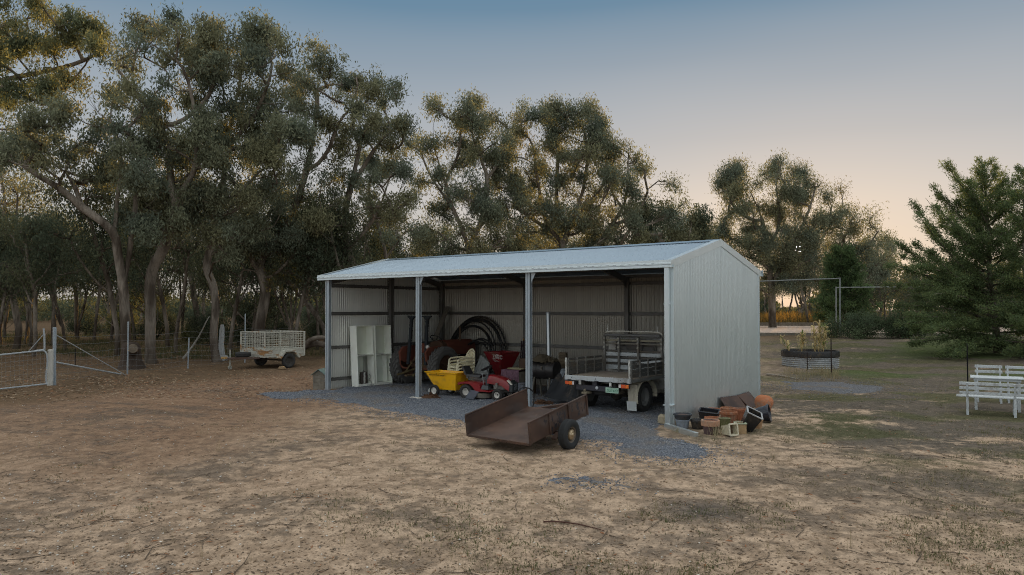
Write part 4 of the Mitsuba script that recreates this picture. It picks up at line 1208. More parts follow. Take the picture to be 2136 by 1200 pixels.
one('timber_plank', 'rough brown plank leaning in the back left corner behind the tractor', 'plank', bar(on_y(905, 712, 3.9), on_y(934, 640, 4.45), 0.20, 0.045, 0.004), 'wood', smooth=False)

# loops of black poly pipe against the back wall
def ring(cx, cz, rx, rz, y, lean=0.06, n=56, th=0.024, a0=-0.2, a1=PI + 0.2):
    a = np.linspace(0, 2 * PI, n, endpoint=False)
    r_ = 1 + 0.012 * np.sin(3 * a + cx)
    p = np.stack([cx + rx * r_ * np.cos(a), y + lean * (np.sin(a)), cz + rz * r_ * np.sin(a)], -1)
    return tube(p, th, 7, closed=True)


def loop_px(x0, x1, ytop, y, n=1.0):
    a, b, t = on_y(x0, 735, y), on_y(x1, 735, y), on_y((x0 + x1) / 2, ytop, y)
    rr = (b[0] - a[0]) / 2
    return (a[0] + b[0]) / 2, t[2] - rr * n, rr, rr * n


q = thing('pipe_coil', 'large loops of black poly pipe standing against the back wall', 'pipe coil')
for x0, x1, yt, y in ((938, 1058, 661, 4.50), (937, 1050, 664, 4.45), (944, 1046, 669, 4.40), (933, 1052, 667, 4.35), (941, 1034, 671, 4.30)):
    part(q, 'loop', ring(*loop_px(x0, x1, yt, y, 1.02), y), 'satin', (0.020, 0.020, 0.021), smooth=True)
q2 = thing('pipe_coil', 'smaller coil of black pipe lying in front of the large loops', 'pipe coil')
for x0, x1, yt, y in ((938, 1030, 680, 4.22), (946, 1024, 682, 4.17), (972, 1032, 707, 4.05), (965, 1028, 709, 3.98), (960, 1022, 713, 3.92)):
    part(q2, 'loop', ring(*loop_px(x0, x1, yt, y, 1.0), y), 'satin', (0.020, 0.020, 0.021), smooth=True)

# a stack of cream garden chairs
CREAM = (0.70, 0.64, 0.44)


def plastic_chair(loc, rz, lab):
    k = thing('plastic_chair', lab, 'plastic chair', 'cream plastic chairs in one stack', loc=loc, rz=rz)
    # seat, facing +y; arched back with fanned slats; arms swept into the front legs
    u, v = np.meshgrid(np.linspace(-1, 1, 11), np.linspace(-1, 1, 9), indexing='ij')
    P = np.stack([u * (0.235 - 0.02 * (v < -0.5)), v * 0.22 + 0.02, 0.42 - 0.022 * (1 - u ** 2) * (1 - v ** 2) - 0.03 * np.clip(v - 0.7, 0, 1) / 0.3], -1)
    Q = P.copy()
    Q[..., 2] -= 0.012
    part(k, 'seat', join(grid(P), grid(Q[::-1]), bar((-0.23, 0.24, 0.385), (0.23, 0.24, 0.385), 0.012, 0.05, 0.004)), 'satin', CREAM, var=0.04)
    a = np.linspace(-0.28, PI + 0.28, 22)
    arch = np.stack([0.235 * np.cos(a), -0.20 - 0.13 * (0.4 + 0.6 * np.clip(np.sin(a), 0, 1)), 0.60 + 0.25 * np.sin(a)], -1)
    part(k, 'back_frame', tube(arch, 0.021, 7), 'satin', CREAM, smooth=True, var=0.04)
    for i in range(7):
        x0, x1 = (i - 3) * 0.040, (i - 3) * 0.066
        zt = 0.60 + 0.25 * math.sqrt(max(0, 1 - (x1 / 0.235) ** 2)) - 0.01
        part(k, 'slat', bar((x0, -0.205, 0.425), (x1, -0.20 - 0.13 * (0.4 + 0.6 * (zt - 0.6) / 0.25), zt), 0.022, 0.010, 0.003), 'satin', CREAM, var=0.04)
    for s in (-1, 1):
        part(k, 'arm', tube(spline([(s * 0.235, -0.26, 0.62), (s * 0.262, -0.12, 0.635), (s * 0.272, 0.10, 0.62), (s * 0.268, 0.20, 0.60), (s * 0.262, 0.235, 0.54), (s * 0.25, 0.25, 0.40)], 16), 0.024, 7), 'satin', CREAM, smooth=True, var=0.04)
        part(k, 'front_leg', bar((s * 0.25, 0.25, 0.41), (s * 0.265, 0.275, 0.0), 0.05, 0.035, 0.006), 'satin', CREAM, var=0.04)
        part(k, 'rear_leg', bar((s * 0.215, -0.20, 0.42), (s * 0.255, -0.275, 0.0), 0.05, 0.035, 0.006), 'satin', CREAM, var=0.04)
    return k


for i in range(4):
    p = on_y(962, 800, 1.75)
    plastic_chair((p[0] - 0.010 * i, 1.75 + 0.012 * i, floor_z(p[0], 1.75) + 0.085 * i), 158, ('cream plastic chair at the bottom of the stack', 'cream plastic chair second from the bottom of the stack', 'cream plastic chair second from the top of the stack', 'cream plastic chair at the top of the stack')[i])

# yellow dump cart behind the mower
YEL = (0.84, 0.44, 0.008)
ct = thing('garden_cart', 'yellow plastic tipping cart hitched behind the red mower', 'garden cart', loc=(-6.52, 0.86, floor_z(-6.5, 0.8) - 0.015), rz=3)
outer = [(-0.52, 0.30, 0.63), (0.50, 0.30, 0.60)]


def tub(x0t, x1t, x0b, x1b, yt, yb, zt, zb, th=0.02):
    def rect(x0, x1, y, z):
        return np.array([(x0, -y, z), (x1, -y, z), (x1, y, z), (x0, y, z)])
    A, Bm = rect(x0b, x1b, yb, zb), rect(x0t, x1t, yt, zt)
    C_, D_ = rect(x0t + th, x1t - th, yt - th, zt), rect(x0b + th, x1b - th, yb - th, zb + th)
    v = np.vstack([A, Bm, C_, D_])
    f = [[3, 2, 1, 0]]
    for o in (0, 4, 8):
        for i in range(4):
            j = (i + 1) % 4
            f.append([o + i, o + j, o + 4 + j, o + 4 + i])
    f.append([12, 13, 14, 15])
    return v, quads(f)


part(ct, 'tub', join(tub(-0.53, 0.47, -0.20, 0.42, 0.28, 0.22, 0.60, 0.17), bar((-0.54, -0.285, 0.60), (0.48, -0.285, 0.60), 0.04, 0.022, 0.005), bar((-0.54, 0.285, 0.60), (0.48, 0.285, 0.60), 0.04, 0.022, 0.005),
                     bar((-0.54, -0.28, 0.60), (-0.54, 0.28, 0.60), 0.04, 0.022, 0.005), bar((0.48, -0.28, 0.60), (0.48, 0.28, 0.60), 0.04, 0.022, 0.005)), 'gloss', YEL, smooth=False, var=0.05)
part(ct, 'side_recess', join(bar((-0.40, -0.292, 0.535), (0.12, -0.288, 0.535), 0.012, 0.012), bar((-0.14, -0.290, 0.575), (-0.14, -0.290, 0.535), 0.012, 0.012)), 'matte', (0.10, 0.05, 0.01))
part(ct, 'chassis', join(bar((-0.30, 0, 0.15), (0.95, 0, 0.17), 0.04, 0.04), bar((-0.18, -0.33, 0.135), (-0.18, 0.33, 0.135), 0.03, 0.03)), 'matte', (0.12, 0.12, 0.12))
for s in (-1, 1):
    w = part(ct, 'wheel', moved(tyre(0.145, 0.085, 0.085, 24, 'y'), (-0.18, s * 0.32, 0.145)), 'matte', RUBBER)
    part(w, 'rim', moved(rim(0.085, 0.075, 20, 'y', 0.5), (-0.18, s * 0.32, 0.145), rot(0, 0, 180 if s < 0 else 0)), 'satin', (0.62, 0.60, 0.55))
part(ct, 'fender_stay', box((-0.33, -0.30, 0.14), (0.06, 0.10, 0.09), 0.01, rot(0, 20, 0)), 'satin', (0.55, 0.55, 0.52))

# red ride-on mower, nose to the right
MRED = (0.235, 0.013, 0.017)
mw = thing('ride_on_mower', 'red ride-on mower with a black seat and grey side chute', 'ride-on mower', loc=(-5.30, 1.0, floor_z(-5.3, 0.8) - 0.02), rz=9, s=0.87)
for x, rad, wd, hole, sy in ((-0.52, 0.205, 0.19, 0.10, 0.33), (0.50, 0.165, 0.14, 0.085, 0.36)):
    for s in (-1, 1):
        w = part(mw, 'rear_wheel' if x < 0 else 'front_wheel', moved(tyre(rad, wd, hole, 28, 'y', 0.008), (x, s * sy, rad)), 'matte', (0.045, 0.042, 0.040))
        part(w, 'rim', moved(rim(hole, wd, 20, 'y', -0.1), (x, s * sy, rad), rot(0, 0, 180 if s < 0 else 0)), 'satin', (0.52, 0.50, 0.46))
arc = [(-0.76, 0.44), (-0.70, 0.475), (-0.50, 0.485), (-0.25, 0.475), (-0.04, 0.45), (0.0, 0.30), (0.24, 0.27), (0.26, 0.235), (-0.10, 0.235), (-0.20, 0.27), (-0.27, 0.36), (-0.38, 0.43), (-0.52, 0.445), (-0.66, 0.425), (-0.74, 0.385)]
part(mw, 'fender', join(prism(arc, -0.44, -0.26, 'xz'), prism(arc, 0.26, 0.44, 'xz'), prism([(-0.72, 0.40), (-0.70, 0.474), (-0.50, 0.484), (-0.25, 0.474), (-0.04, 0.449), (-0.02, 0.26), (-0.2, 0.26), (-0.5, 0.40)], -0.262, 0.262, 'xz')), 'gloss', MRED, smooth=25, var=0.05)
part(mw, 'foot_board', box((0.12, 0, 0.25), (0.40, 0.84, 0.03), 0.01), 'gloss', MRED)
sections = []
for x, w, z0, z1 in ((0.05, 0.17, 0.44, 0.69), (0.30, 0.19, 0.43, 0.68), (0.52, 0.20, 0.40, 0.62), (0.66, 0.195, 0.31, 0.56), (0.76, 0.18, 0.26, 0.50)):
    a = np.linspace(0, PI, 13)
    sections.append(np.stack([np.full(13, x) + 0.02 * np.sin(a), w * np.sign(np.cos(a)) * np.abs(np.cos(a)) ** 0.55, z0 + (z1 - z0) * np.sin(a) ** 0.5], -1))
v, f = grid(np.array(sections))
part(mw, 'hood', join((v, f), hull(sections[0]), hull(sections[-1])), 'gloss', MRED, smooth=50, var=0.04)
part(mw, 'grille', moved(hull([(0.735, y, z) for y in (-0.17, 0.17) for z in (0.24, 0.53)] + [(0.86, y, z) for y in (-0.16, 0.16) for z in (0.24, 0.47)] + [(0.78, y, 0.56) for y in (-0.10, 0.10)]), (0, 0, 0)), 'satin', (0.035, 0.04, 0.042))
for y in (-0.05, 0.0, 0.05):
    part(mw, 'grille_bar', box((0.868, y, 0.37), (0.008, 0.014, 0.16), 0.002), 'satin', (0.20, 0.21, 0.22))
for s in (-1, 1):
    part(mw, 'headlight', hull([(0.72, s * 0.14, 0.585), (0.72, s * 0.20, 0.56), (0.86, s * 0.13, 0.475), (0.86, s * 0.19, 0.44), (0.83, s * 0.20, 0.44), (0.70, s * 0.205, 0.55)]), 'lamp', (0.62, 0.58, 0.50))
part(mw, 'seat', join(hull([(-0.62, s * 0.20, 0.62) for s in (-1, 1)] + [(-0.20, s * 0.19, 0.60) for s in (-1, 1)] + [(-0.16, s * 0.16, 0.66) for s in (-1, 1)] + [(-0.60, s * 0.20, 0.68) for s in (-1, 1)]),
                      hull([(-0.60, s * 0.20, 0.64) for s in (-1, 1)] + [(-0.68, s * 0.19, 0.66) for s in (-1, 1)] + [(-0.80, s * 0.17, 0.88) for s in (-1, 1)] + [(-0.75, s * 0.17, 0.90) for s in (-1, 1)])), 'satin', (0.030, 0.030, 0.032), smooth=40)
part(mw, 'seat_base', join(box((-0.42, 0, 0.585), (0.26, 0.26, 0.06), 0.01), box((-0.62, -0.12, 0.585), (0.06, 0.05, 0.06), 0.01)), 'matte', (0.20, 0.19, 0.16))
part(mw, 'dash', hull([(0.0, s * 0.17, 0.32) for s in (-1, 1)] + [(0.10, s * 0.18, 0.32) for s in (-1, 1)] + [(-0.02, s * 0.13, 0.70) for s in (-1, 1)] + [(0.08, s * 0.16, 0.72) for s in (-1, 1)]), 'satin', (0.045, 0.05, 0.055))
part(mw, 'steering_wheel', join(moved(tube([(0.165 * math.cos(a), 0.165 * math.sin(a), 0) for a in np.linspace(0, 2 * PI, 24, endpoint=False)], 0.017, 7, closed=True), (-0.06, 0, 0.86), rot(0, -25, 0)), tube([(-0.06, 0, 0.86), (0.03, 0, 0.68)], 0.02, 7),
                                moved(box((0, 0, 0), (0.32, 0.05, 0.02), 0.006), (-0.06, 0, 0.86), rot(0, -25, 0)), moved(box((0, 0, 0), (0.09, 0.11, 0.025), 0.01), (-0.06, 0, 0.86), rot(0, -25, 0))), 'satin', BLACK)
part(mw, 'control_lever', join(tube([(-0.02, -0.20, 0.32), (-0.08, -0.21, 0.68)], 0.009, 6), box((-0.083, -0.21, 0.70), (0.03, 0.025, 0.05), 0.006)), 'satin', (0.30, 0.31, 0.32))
part(mw, 'footrest', hull([(0.0, -0.43, 0.30), (0.24, -0.43, 0.30), (0.02, -0.20, 0.31), (0.24, -0.20, 0.31), (0.04, -0.40, 0.42), (0.22, -0.40, 0.40)]), 'satin', (0.055, 0.06, 0.065))
part(mw, 'cutting_deck', join(moved(lathe([(0.001, 0.10), (0.30, 0.10), (0.34, 0.06), (0.35, -0.02), (0.33, -0.02), (0.001, 0.0)], 26), (0.02, 0.10, 0.10)), moved(lathe([(0.001, 0.10), (0.28, 0.10), (0.32, 0.06), (0.33, -0.02), (0.001, 0.0)], 26), (-0.05, -0.22, 0.09))), 'satin', (0.10, 0.09, 0.075))
part(mw, 'discharge_chute', hull([(-0.34, -0.42, 0.27), (-0.06, -0.42, 0.25), (-0.34, -0.40, 0.20), (-0.06, -0.40, 0.18), (-0.30, -0.74, 0.07), (-0.04, -0.76, 0.045), (-0.31, -0.74, 0.09), (-0.03, -0.76, 0.06)]), 'satin', (0.095, 0.105, 0.13))
part(mw, 'axle', join(tube([(0.50, -0.36, 0.17), (0.50, 0.36, 0.17)], 0.025, 7), box((0.3, 0, 0.25), (1.0, 0.2, 0.08), 0.01), tube([(0.46, -0.30, 0.20), (0.44, -0.30, 0.34)], 0.02, 6)), 'matte', (0.06, 0.055, 0.05))
part(mw, 'engine', join(box((0.42, 0, 0.36), (0.36, 0.30, 0.16), 0.02), moved(lathe([(0.001, 0.1), (0.03, 0.1), (0.03, -0.06)], 10), (0.40, -0.24, 0.38))), 'matte', (0.22, 0.21, 0.19))

# fertiliser spreader
HX = on_y(1047, 760, 2.95)
sp = thing('spreader', 'dark red square hopper spreader standing behind the mower', 'spreader', loc=(HX[0], 2.95, floor_z(HX[0], 2.95)), rz=-12, s=0.76)
hp = np.array([(x, y, 1.32) for x, y in ((-0.47, -0.47), (0.47, -0.47), (0.47, 0.47), (-0.47, 0.47))] + [(x, y, 0.44) for x, y in ((-0.14, -0.14), (0.14, -0.14), (0.14, 0.14), (-0.14, 0.14))])
hi = hp * [0.96, 0.96, 1] + [0, 0, 0.0]
part(sp, 'hopper', join((np.vstack([hp, hi + [0, 0, 0.0]]), quads([[4, 5, 1, 0], [5, 6, 2, 1], [6, 7, 3, 2], [7, 4, 0, 3], [8, 9, 13, 12], [9, 10, 14, 13], [10, 11, 15, 14], [11, 8, 12, 15], [0, 1, 9, 8], [1, 2, 10, 9], [2, 3, 11, 10], [3, 0, 8, 11], [7, 6, 5, 4]])),
                        *[bar((a, -0.47, 1.325) if o else (-0.47, a, 1.325), (a, 0.47, 1.325) if o else (0.47, a, 1.325), 0.03, 0.025) for a in (-0.475, 0.475) for o in (0, 1)]), 'satin', (0.20, 0.014, 0.018), smooth=False, var=0.08)
fr = np.array([[1, 0, 0], [0, 0.447, 0.894], [0, 0.894, -0.447]]).T       # the hopper's front face: along x, up the slope
sl_dir = np.array([0, -0.33, 0.88]) / math.hypot(0.33, 0.88)
nrm = np.array([0, -sl_dir[2], sl_dir[1]])
FR = np.stack([[1, 0, 0], sl_dir, np.cross([1, 0, 0], sl_dir)], 1)


def decal(txt, h, x, z, sk=0.35, d=0.003):
    tm = meshkit.text_mesh(txt, h, d, True)
    v = np.array(tm.vertices)
    v[:, 0] += sk * v[:, 1]
    y = -0.14 - (z - 0.44) * 0.375
    return moved((v, np.array(tm.faces)), np.array([x, y, z]) - np.cross([1, 0, 0], sl_dir) * -0.002, FR)


part(sp, 'lettering', join(decal('ZNEC', 0.15, -0.06, 1.10), decal('ZNEC', 0.045, 0.18, 1.23)), 'matte', (0.50, 0.48, 0.44), smooth=False, label='slanted white lettering on the hopper')
part(sp, 'swoosh', join(*[bar((-0.06 + 0.03 * i, -0.14 - (z - 0.44) * 0.375 - 0.006, z), (0.12 + 0.08 * i, -0.14 - (z - 0.44) * 0.375 - 0.006, z), 0.006, 0.010) for i, z in enumerate((1.07, 1.04, 1.01))]), 'matte', (0.45, 0.43, 0.40), smooth=False)
part(sp, 'stand', join(*[bar((s * 0.13, t * 0.13, 0.46), (s * 0.30, t * 0.30, 0.0), 0.04, 0.04) for s in (-1, 1) for t in (-1, 1)], box((0, 0, 0.30), (0.30, 0.30, 0.16), 0.02)), 'matte', (0.05, 0.02, 0.02))
part(sp, 'spinner', moved(lathe([(0.001, 0.03), (0.22, 0.02), (0.22, 0.0), (0.001, 0.0)], 20), (0, -0.05, 0.17)), 'matte', (0.12, 0.10, 0.09))


# cloths and tarps: sheets sagging over what they cover
def drape(pts_fn, nu, nv, fold, seed, thick=0.006):
    u, v = np.meshgrid(np.linspace(0, 1, nu), np.linspace(0, 1, nv), indexing='ij')
    P = pts_fn(u, v)
    n = (meshkit.fbm(P * 4.5, 3, seed) - 0.5)[..., None]
    m = (np.abs(meshkit.noise(P * 9, seed + 2) - 0.5))[..., None]
    P = P + fold * (2 * n + m) * np.array([0.7, 0.7, 0.7])
    return P


def sheet_mesh(P, th=0.006):
    Q = P - [0, 0, th]
    a, b = grid(P), grid(Q[::-1])
    return join(a, b)


p0 = on_y(990, 790, 2.1)
e1, e2, pk, e3 = on_y(984, 790, 2.0), on_y(1012, 792, 2.0), on_y(1003, 741, 2.25), on_y(1021, 757, 2.25)


def cloth_fn(u, v):
    top = pk[None, None] * (1 - u[..., None]) + e3[None, None] * u[..., None]
    bot = (e1 * 1.0)[None, None] * (1 - u[..., None]) + (e2 + [0.12, 0, -0.1])[None, None] * u[..., None]
    w = v[..., None]
    P = top * (1 - w) + bot * w
    P = P + np.stack([0 * u, 0.07 * np.sin(u * 26 + 2 * v) * (0.3 + v) - 0.15 * v, 0 * u], -1)
    return P


one('grey_cloth', 'pale grey cloth hanging in folds behind the mower seat', 'cloth', sheet_mesh(drape(cloth_fn, 40, 24, 0.015, 21)), 'matte', (0.30, 0.31, 0.30), smooth=True)
tb = on_y(1076, 805, 1.9)
tt = thing('storage_tub', 'grey plastic tub under the purple cloth', 'tub', loc=(tb[0], 1.95, floor_z(tb[0], 1.9)), rz=4)
part(tt, 'body', tub(-0.33, 0.33, -0.30, 0.30, 0.22, 0.20, 0.30, 0.0), 'satin', (0.26, 0.28, 0.32), smooth=False)
part(tt, 'lid', box((0, 0, 0.315), (0.70, 0.48, 0.03), 0.01), 'satin', (0.22, 0.24, 0.28))


def box_cloth(u, v):
    # a cloth over a box 0.5 x 0.4, falling in pleats at front and sides
    a = (u - 0.5) * 2
    b = v * 2
    x = 0.28 * a
    y = np.where(b < 0.9, 0.20 - 0.42 * b / 0.9, -0.22 - 0.015 * (b - 0.9))
    z = np.where(b < 0.9, 0.30, 0.30 - (b - 0.9) * 0.26)
    pl = 0.022 * np.sin(a * 17) * np.clip((b - 0.9), 0, 1)
    return np.stack([x, y - pl, z + 0.012 * np.sin(a * 6) * (b < 0.9)], -1) + [tb[0] - 0.06, 1.95, 0.34 + floor_z(tb[0], 1.9)]


one('crate', 'dark crate under the purple cloth, on the grey tub', 'crate', box((tb[0] - 0.06, 1.96, floor_z(tb[0], 1.9) + 0.335 + 0.13), (0.52, 0.38, 0.27), 0.01), 'wood', smooth=False)
one('purple_cloth', 'faded purple cloth draped over a crate beside the steel post', 'cloth', sheet_mesh(drape(box_cloth, 44, 26, 0.006, 5)), 'matte', (0.17, 0.095, 0.125), smooth=True, var=0.3, freq=14)
one('folded_sacks', 'straw coloured sacks lying on the purple cloth', 'sacks', wobble(box((tb[0] - 0.04, 2.0, floor_z(tb[0], 1.9) + 0.665), (0.46, 0.26, 0.035), 0.012), 0.02, 9), 'matte', (0.30, 0.26, 0.16))
cb = on_y(1098, 800, 2.15)
cx = thing('carton', 'dark brown carton with a cream label behind the middle steel post', 'carton', loc=(cb[0], 2.2, floor_z(cb[0], 2.2) + 0.0), rz=6)
part(cx, 'box', box((0, 0, 0.46), (0.34, 0.30, 0.92), 0.004), 'matte', (0.075, 0.048, 0.034), smooth=False)
part(cx, 'label', box((-0.02, -0.152, 0.52), (0.26, 0.003, 0.085)), 'matte', (0.50, 0.44, 0.28))
for i, (x, yt, lab) in enumerate(((1088, 716, 'left dark tool handle leaning by the middle steel post'), (1092, 711, 'middle tool handle with an orange tip by the steel post'), (1096, 714, 'right dark tool handle half hidden by the middle steel post'))):
    a, b = on_y(x - 5, 792, 3.6), on_y(x, yt, 4.3)
    k = thing('garden_tool', lab, 'tool handle', 'tool handles leaning by the steel post')
    part(k, 'handle', tube([a, a * 0.5 + b * 0.5, b], 0.022, 7), 'matte', (0.05, 0.032, 0.04))
    part(k, 'tip', tube([b, b + (b - a) / np.linalg.norm(b - a) * 0.06], 0.026, 7), 'matte', ((0.05, 0.04, 0.05), (0.30, 0.14, 0.03), (0.06, 0.05, 0.05))[i])

# drum barbecue, the bits on it, the standing pipe, the tarp
bq = on_y(1135, 772, 1.9)
bb = thing('drum_barbecue', 'black drum barbecue lying on splayed legs with rubbish on top', 'barbecue', loc=(bq[0] - 0.02, 1.95, floor_z(bq[0], 1.9)), rz=4)
DZ = bq[2] - 0.02
part(bb, 'drum', moved(lathe([(0.001, -0.36), (0.225, -0.36), (0.235, -0.34), (0.225, -0.33), (0.225, -0.13), (0.235, -0.12), (0.225, -0.11), (0.225, 0.11), (0.235, 0.12), (0.225, 0.13), (0.225, 0.33), (0.235, 0.34), (0.225, 0.36), (0.001, 0.355)], 28, 'x'), (0, 0, DZ)), 'satin', (0.022, 0.020, 0.020))
for s in (-1, 1):
    for t in (-1, 1):
        part(bb, 'leg', bar((s * 0.22, t * 0.12, DZ - 0.18), (s * 0.24, t * 0.24, 0.0), 0.045, 0.03, 0.003), 'matte', (0.16, 0.145, 0.12))
part(bb, 'hinge', box((0.05, -0.235, DZ + 0.06), (0.03, 0.03, 0.10), 0.004), 'matte', (0.14, 0.12, 0.10))


def rubble(c, rx, ry, h, n, size, seed, flat=0.7):
    r = np.random.default_rng(seed)
    ms = []
    for k in range(n):
        a, q = r.uniform(0, 2 * PI), math.sqrt(r.random())
        z = h * (1 - q ** 1.5) * r.random()
        s = size * r.uniform(0.5, 1.4)
        ms.append(moved(hull(r.normal(size=(9, 3)) * [1, 1, flat] * s * 0.5), np.array(c) + [q * rx * math.cos(a), q * ry * math.sin(a), z], rot(*r.uniform(0, 360, 3))))
    return join(*ms)


one('hessian_heap', 'crumpled brown hessian and dry leaves heaped on the drum barbecue', 'sacking', join(wobble(moved(lathe([(0.001, 0.16), (0.10, 0.14), (0.20, 0.08), (0.27, 0.0), (0.001, -0.02)], 26), (bq[0] - 0.10, 1.95, DZ + 0.24), None), 0.06, 9, 2), rubble((bq[0] + 0.16, 1.95, DZ + 0.25), 0.20, 0.14, 0.08, 60, 0.07, 5)), 'matte', (0.085, 0.068, 0.045), smooth=40, var=0.5, freq=16)
gp0, gp1 = on_y(1146, 785, 3.3), on_y(1143.5, 652, 3.45)
gp = thing('flue_pipe', 'tall galvanised flue pipe standing upright near the back wall', 'pipe')
gp0[2] = floor_z(gp0[0], 3.3)
part(gp, 'pipe', tube([gp0, gp0 * 0.5 + gp1 * 0.5, gp1], 0.062, 18), 'chrome', (0.50, 0.53, 0.55))
part(gp, 'collar', tube([gp1 + [0, 0, -0.03], gp1 + [0, 0, 0.004]], 0.067, 18, caps=False), 'galv')
bk = on_y(1170, 800, 2.6)
bs = thing('brick_pile', 'square column of stacked brown bricks beside the flue pipe', 'brick pile', loc=(bk[0], 2.7, floor_z(bk[0], 2.7)), rz=8)
rb = np.random.default_rng(4)
for i in range(14):
    part(bs, 'brick', box((rb.normal() * 0.006, rb.normal() * 0.006, 0.038 + 0.077 * i), (0.21, 0.11, 0.073), 0.005, rot(0, 0, rb.normal() * 4 + 0)), 'matte', np.array((0.155, 0.12, 0.08)) * rb.uniform(0.75, 1.2))
wb = on_y(1163, 805, 2.2)
wt = thing('white_drum', 'pale plastic drum half hidden by the black tarp', 'drum', loc=(wb[0], 2.3, floor_z(wb[0], 2.2)))
part(wt, 'barrel', lathe([(0.001, 0), (0.20, 0), (0.225, 0.03), (0.23, 0.3), (0.225, 0.60), (0.20, 0.66), (0.19, 0.70), (0.001, 0.70)], 26), 'satin', (0.40, 0.45, 0.50))
part(wt, 'rim', moved(lathe([(0.20, 0.0), (0.215, 0.012), (0.20, 0.024)], 26), (0, 0, 0.655)), 'satin', (0.46, 0.50, 0.54))


def tarp_fn(u, v):
    a, b, c, d = on_y(1160, 786, 1.6), on_y(1206, 784, 1.4), on_y(1134, 824, 0.95), on_y(1206, 838, 0.7)
    peak = on_y(1184, 758, 1.7)
    P = (a * (1 - u[..., None]) + b * u[..., None]) * (1 - v[..., None]) + (c * (1 - u[..., None]) + d * u[..., None]) * v[..., None]
    w = np.exp(-((u - 0.62) / 0.32) ** 2) * np.exp(-((v - 0.1) / 0.5) ** 2)
    P = P + (np.array([0, 0, 0.13]))[None, None] * w[..., None]
    P[..., 2] += 0.07 * np.sin(u * 15 + 4 * v) * (1 - v) - 0.05 * v
    P[..., 2] = np.maximum(P[..., 2], 0.03 + 0.02 * np.sin(u * 30))
    return P


one('black_tarp', 'crumpled black plastic tarp heaped left of the utility tray', 'tarp', sheet_mesh(drape(tarp_fn, 44, 40, 0.035, 9)), 'satin', (0.024, 0.026, 0.030), smooth=25)
hs = [on_ground(1168, 808) + [0, 0, 0.05], on_ground(1178, 818) + [0, 0, 0.06], on_ground(1190, 828) + [0, 0, 0.05], on_ground(1206, 836) + [0, 0, 0.04]]
one('garden_hose', 'dusty grey hose curving on the gravel left of the utility', 'hose', tube(spline(hs, 24), 0.018, 7), 'matte', (0.16, 0.15, 0.13))
for i, (px, py, lab) in enumerate(((898, 832, 'small heap of red brown dirt beside the left front post'), (1130, 845, 'small heap of red brown dirt beside the right front post'))):
    g = on_ground(px, py)
    k = thing('dirt_heap', lab, 'dirt heap', loc=(g[0], g[1], float(gz(g[0], g[1])) + 0.02))
    part(k, 'mound', wobble(lathe([(0.001, 0.09), (0.08, 0.075), (0.2, 0.03), (0.3, -0.02), (0.001, -0.03)], 30), 0.04, 8, i), 'matte', (0.085, 0.045, 0.026), smooth=True, var=0.4, freq=20)
    part(k, 'clod', rubble((0, 0, 0.0), 0.30, 0.16, 0.10, 130, 0.045, 40 + i), 'matte', (0.080, 0.042, 0.024), var=0.5, freq=30, kind='stuff')
g = on_ground(1380, 886)
one('limestone_block', 'rough cream limestone block at the foot of the corner post', 'stone', wobble(box((g[0] - 0.01, g[1] + 0.1, float(gz(g[0], g[1])) + 0.08), (0.20, 0.17, 0.19), 0.03, rot(0, 8, 20)), 0.015, 10), 'matte', (0.40, 0.34, 0.24))
# ------------------------------------------------------------------ the utility, the rusty trailer, the caged trailer
UX0, UX1, UYR, UYH, UZ = -2.60, -1.00, 0.36, 1.93, 0.76          # the tray: sides, rear edge, headboard, floor
UM = (UX0 + UX1) / 2
ut = thing('utility', 'white flat tray utility parked nose in, seen from behind in the right bay', 'utility vehicle')
DARKT, ALLOY = (0.065, 0.060, 0.053), (0.42, 0.45, 0.46)
part(ut, 'tray_floor', join(box((UM, (UYR + UYH) / 2, UZ - 0.03), (UX1 - UX0 - 0.01, UYH - UYR - 0.05, 0.035), 0.004), *[bar((UX0 + 0.12 + 0.128 * i, UYR + 0.03, UZ - 0.008), (UX0 + 0.12 + 0.128 * i, UYH - 0.04, UZ - 0.008), 0.118, 0.012, 0.003) for i in range(12)]), 'matte', (0.22, 0.185, 0.15), smooth=False, var=0.3)
part(ut, 'tray_rear_rail', box((UM, UYR, UZ - 0.045), (UX1 - UX0 + 0.02, 0.05, 0.105), 0.008), 'satin', ALLOY, smooth=False)
for i in range(5):
    part(ut, 'rail_slot', box((UX0 + 0.12 + i * (UX1 - UX0 - 0.24) / 4, UYR - 0.0255, UZ - 0.085), (0.10, 0.004, 0.014)), 'matte', BLACK)
for i in range(3):
    part(ut, 'rail_bolt', moved(lathe([(0.001, -0.006), (0.012, -0.005), (0.012, 0.004)], 8, 'y'), (UX0 + 0.18 + i * 0.60, UYR - 0.026, UZ - 0.04)), 'matte', (0.12, 0.13, 0.14))
for i in (0, 1):
    x = UX0 + 0.38 + i * 0.75
    part(ut, 'tail_bracket', box((x, UYR - 0.01, UZ - 0.135), (0.055, 0.03, 0.09), 0.006), 'satin', (0.55, 0.56, 0.54))
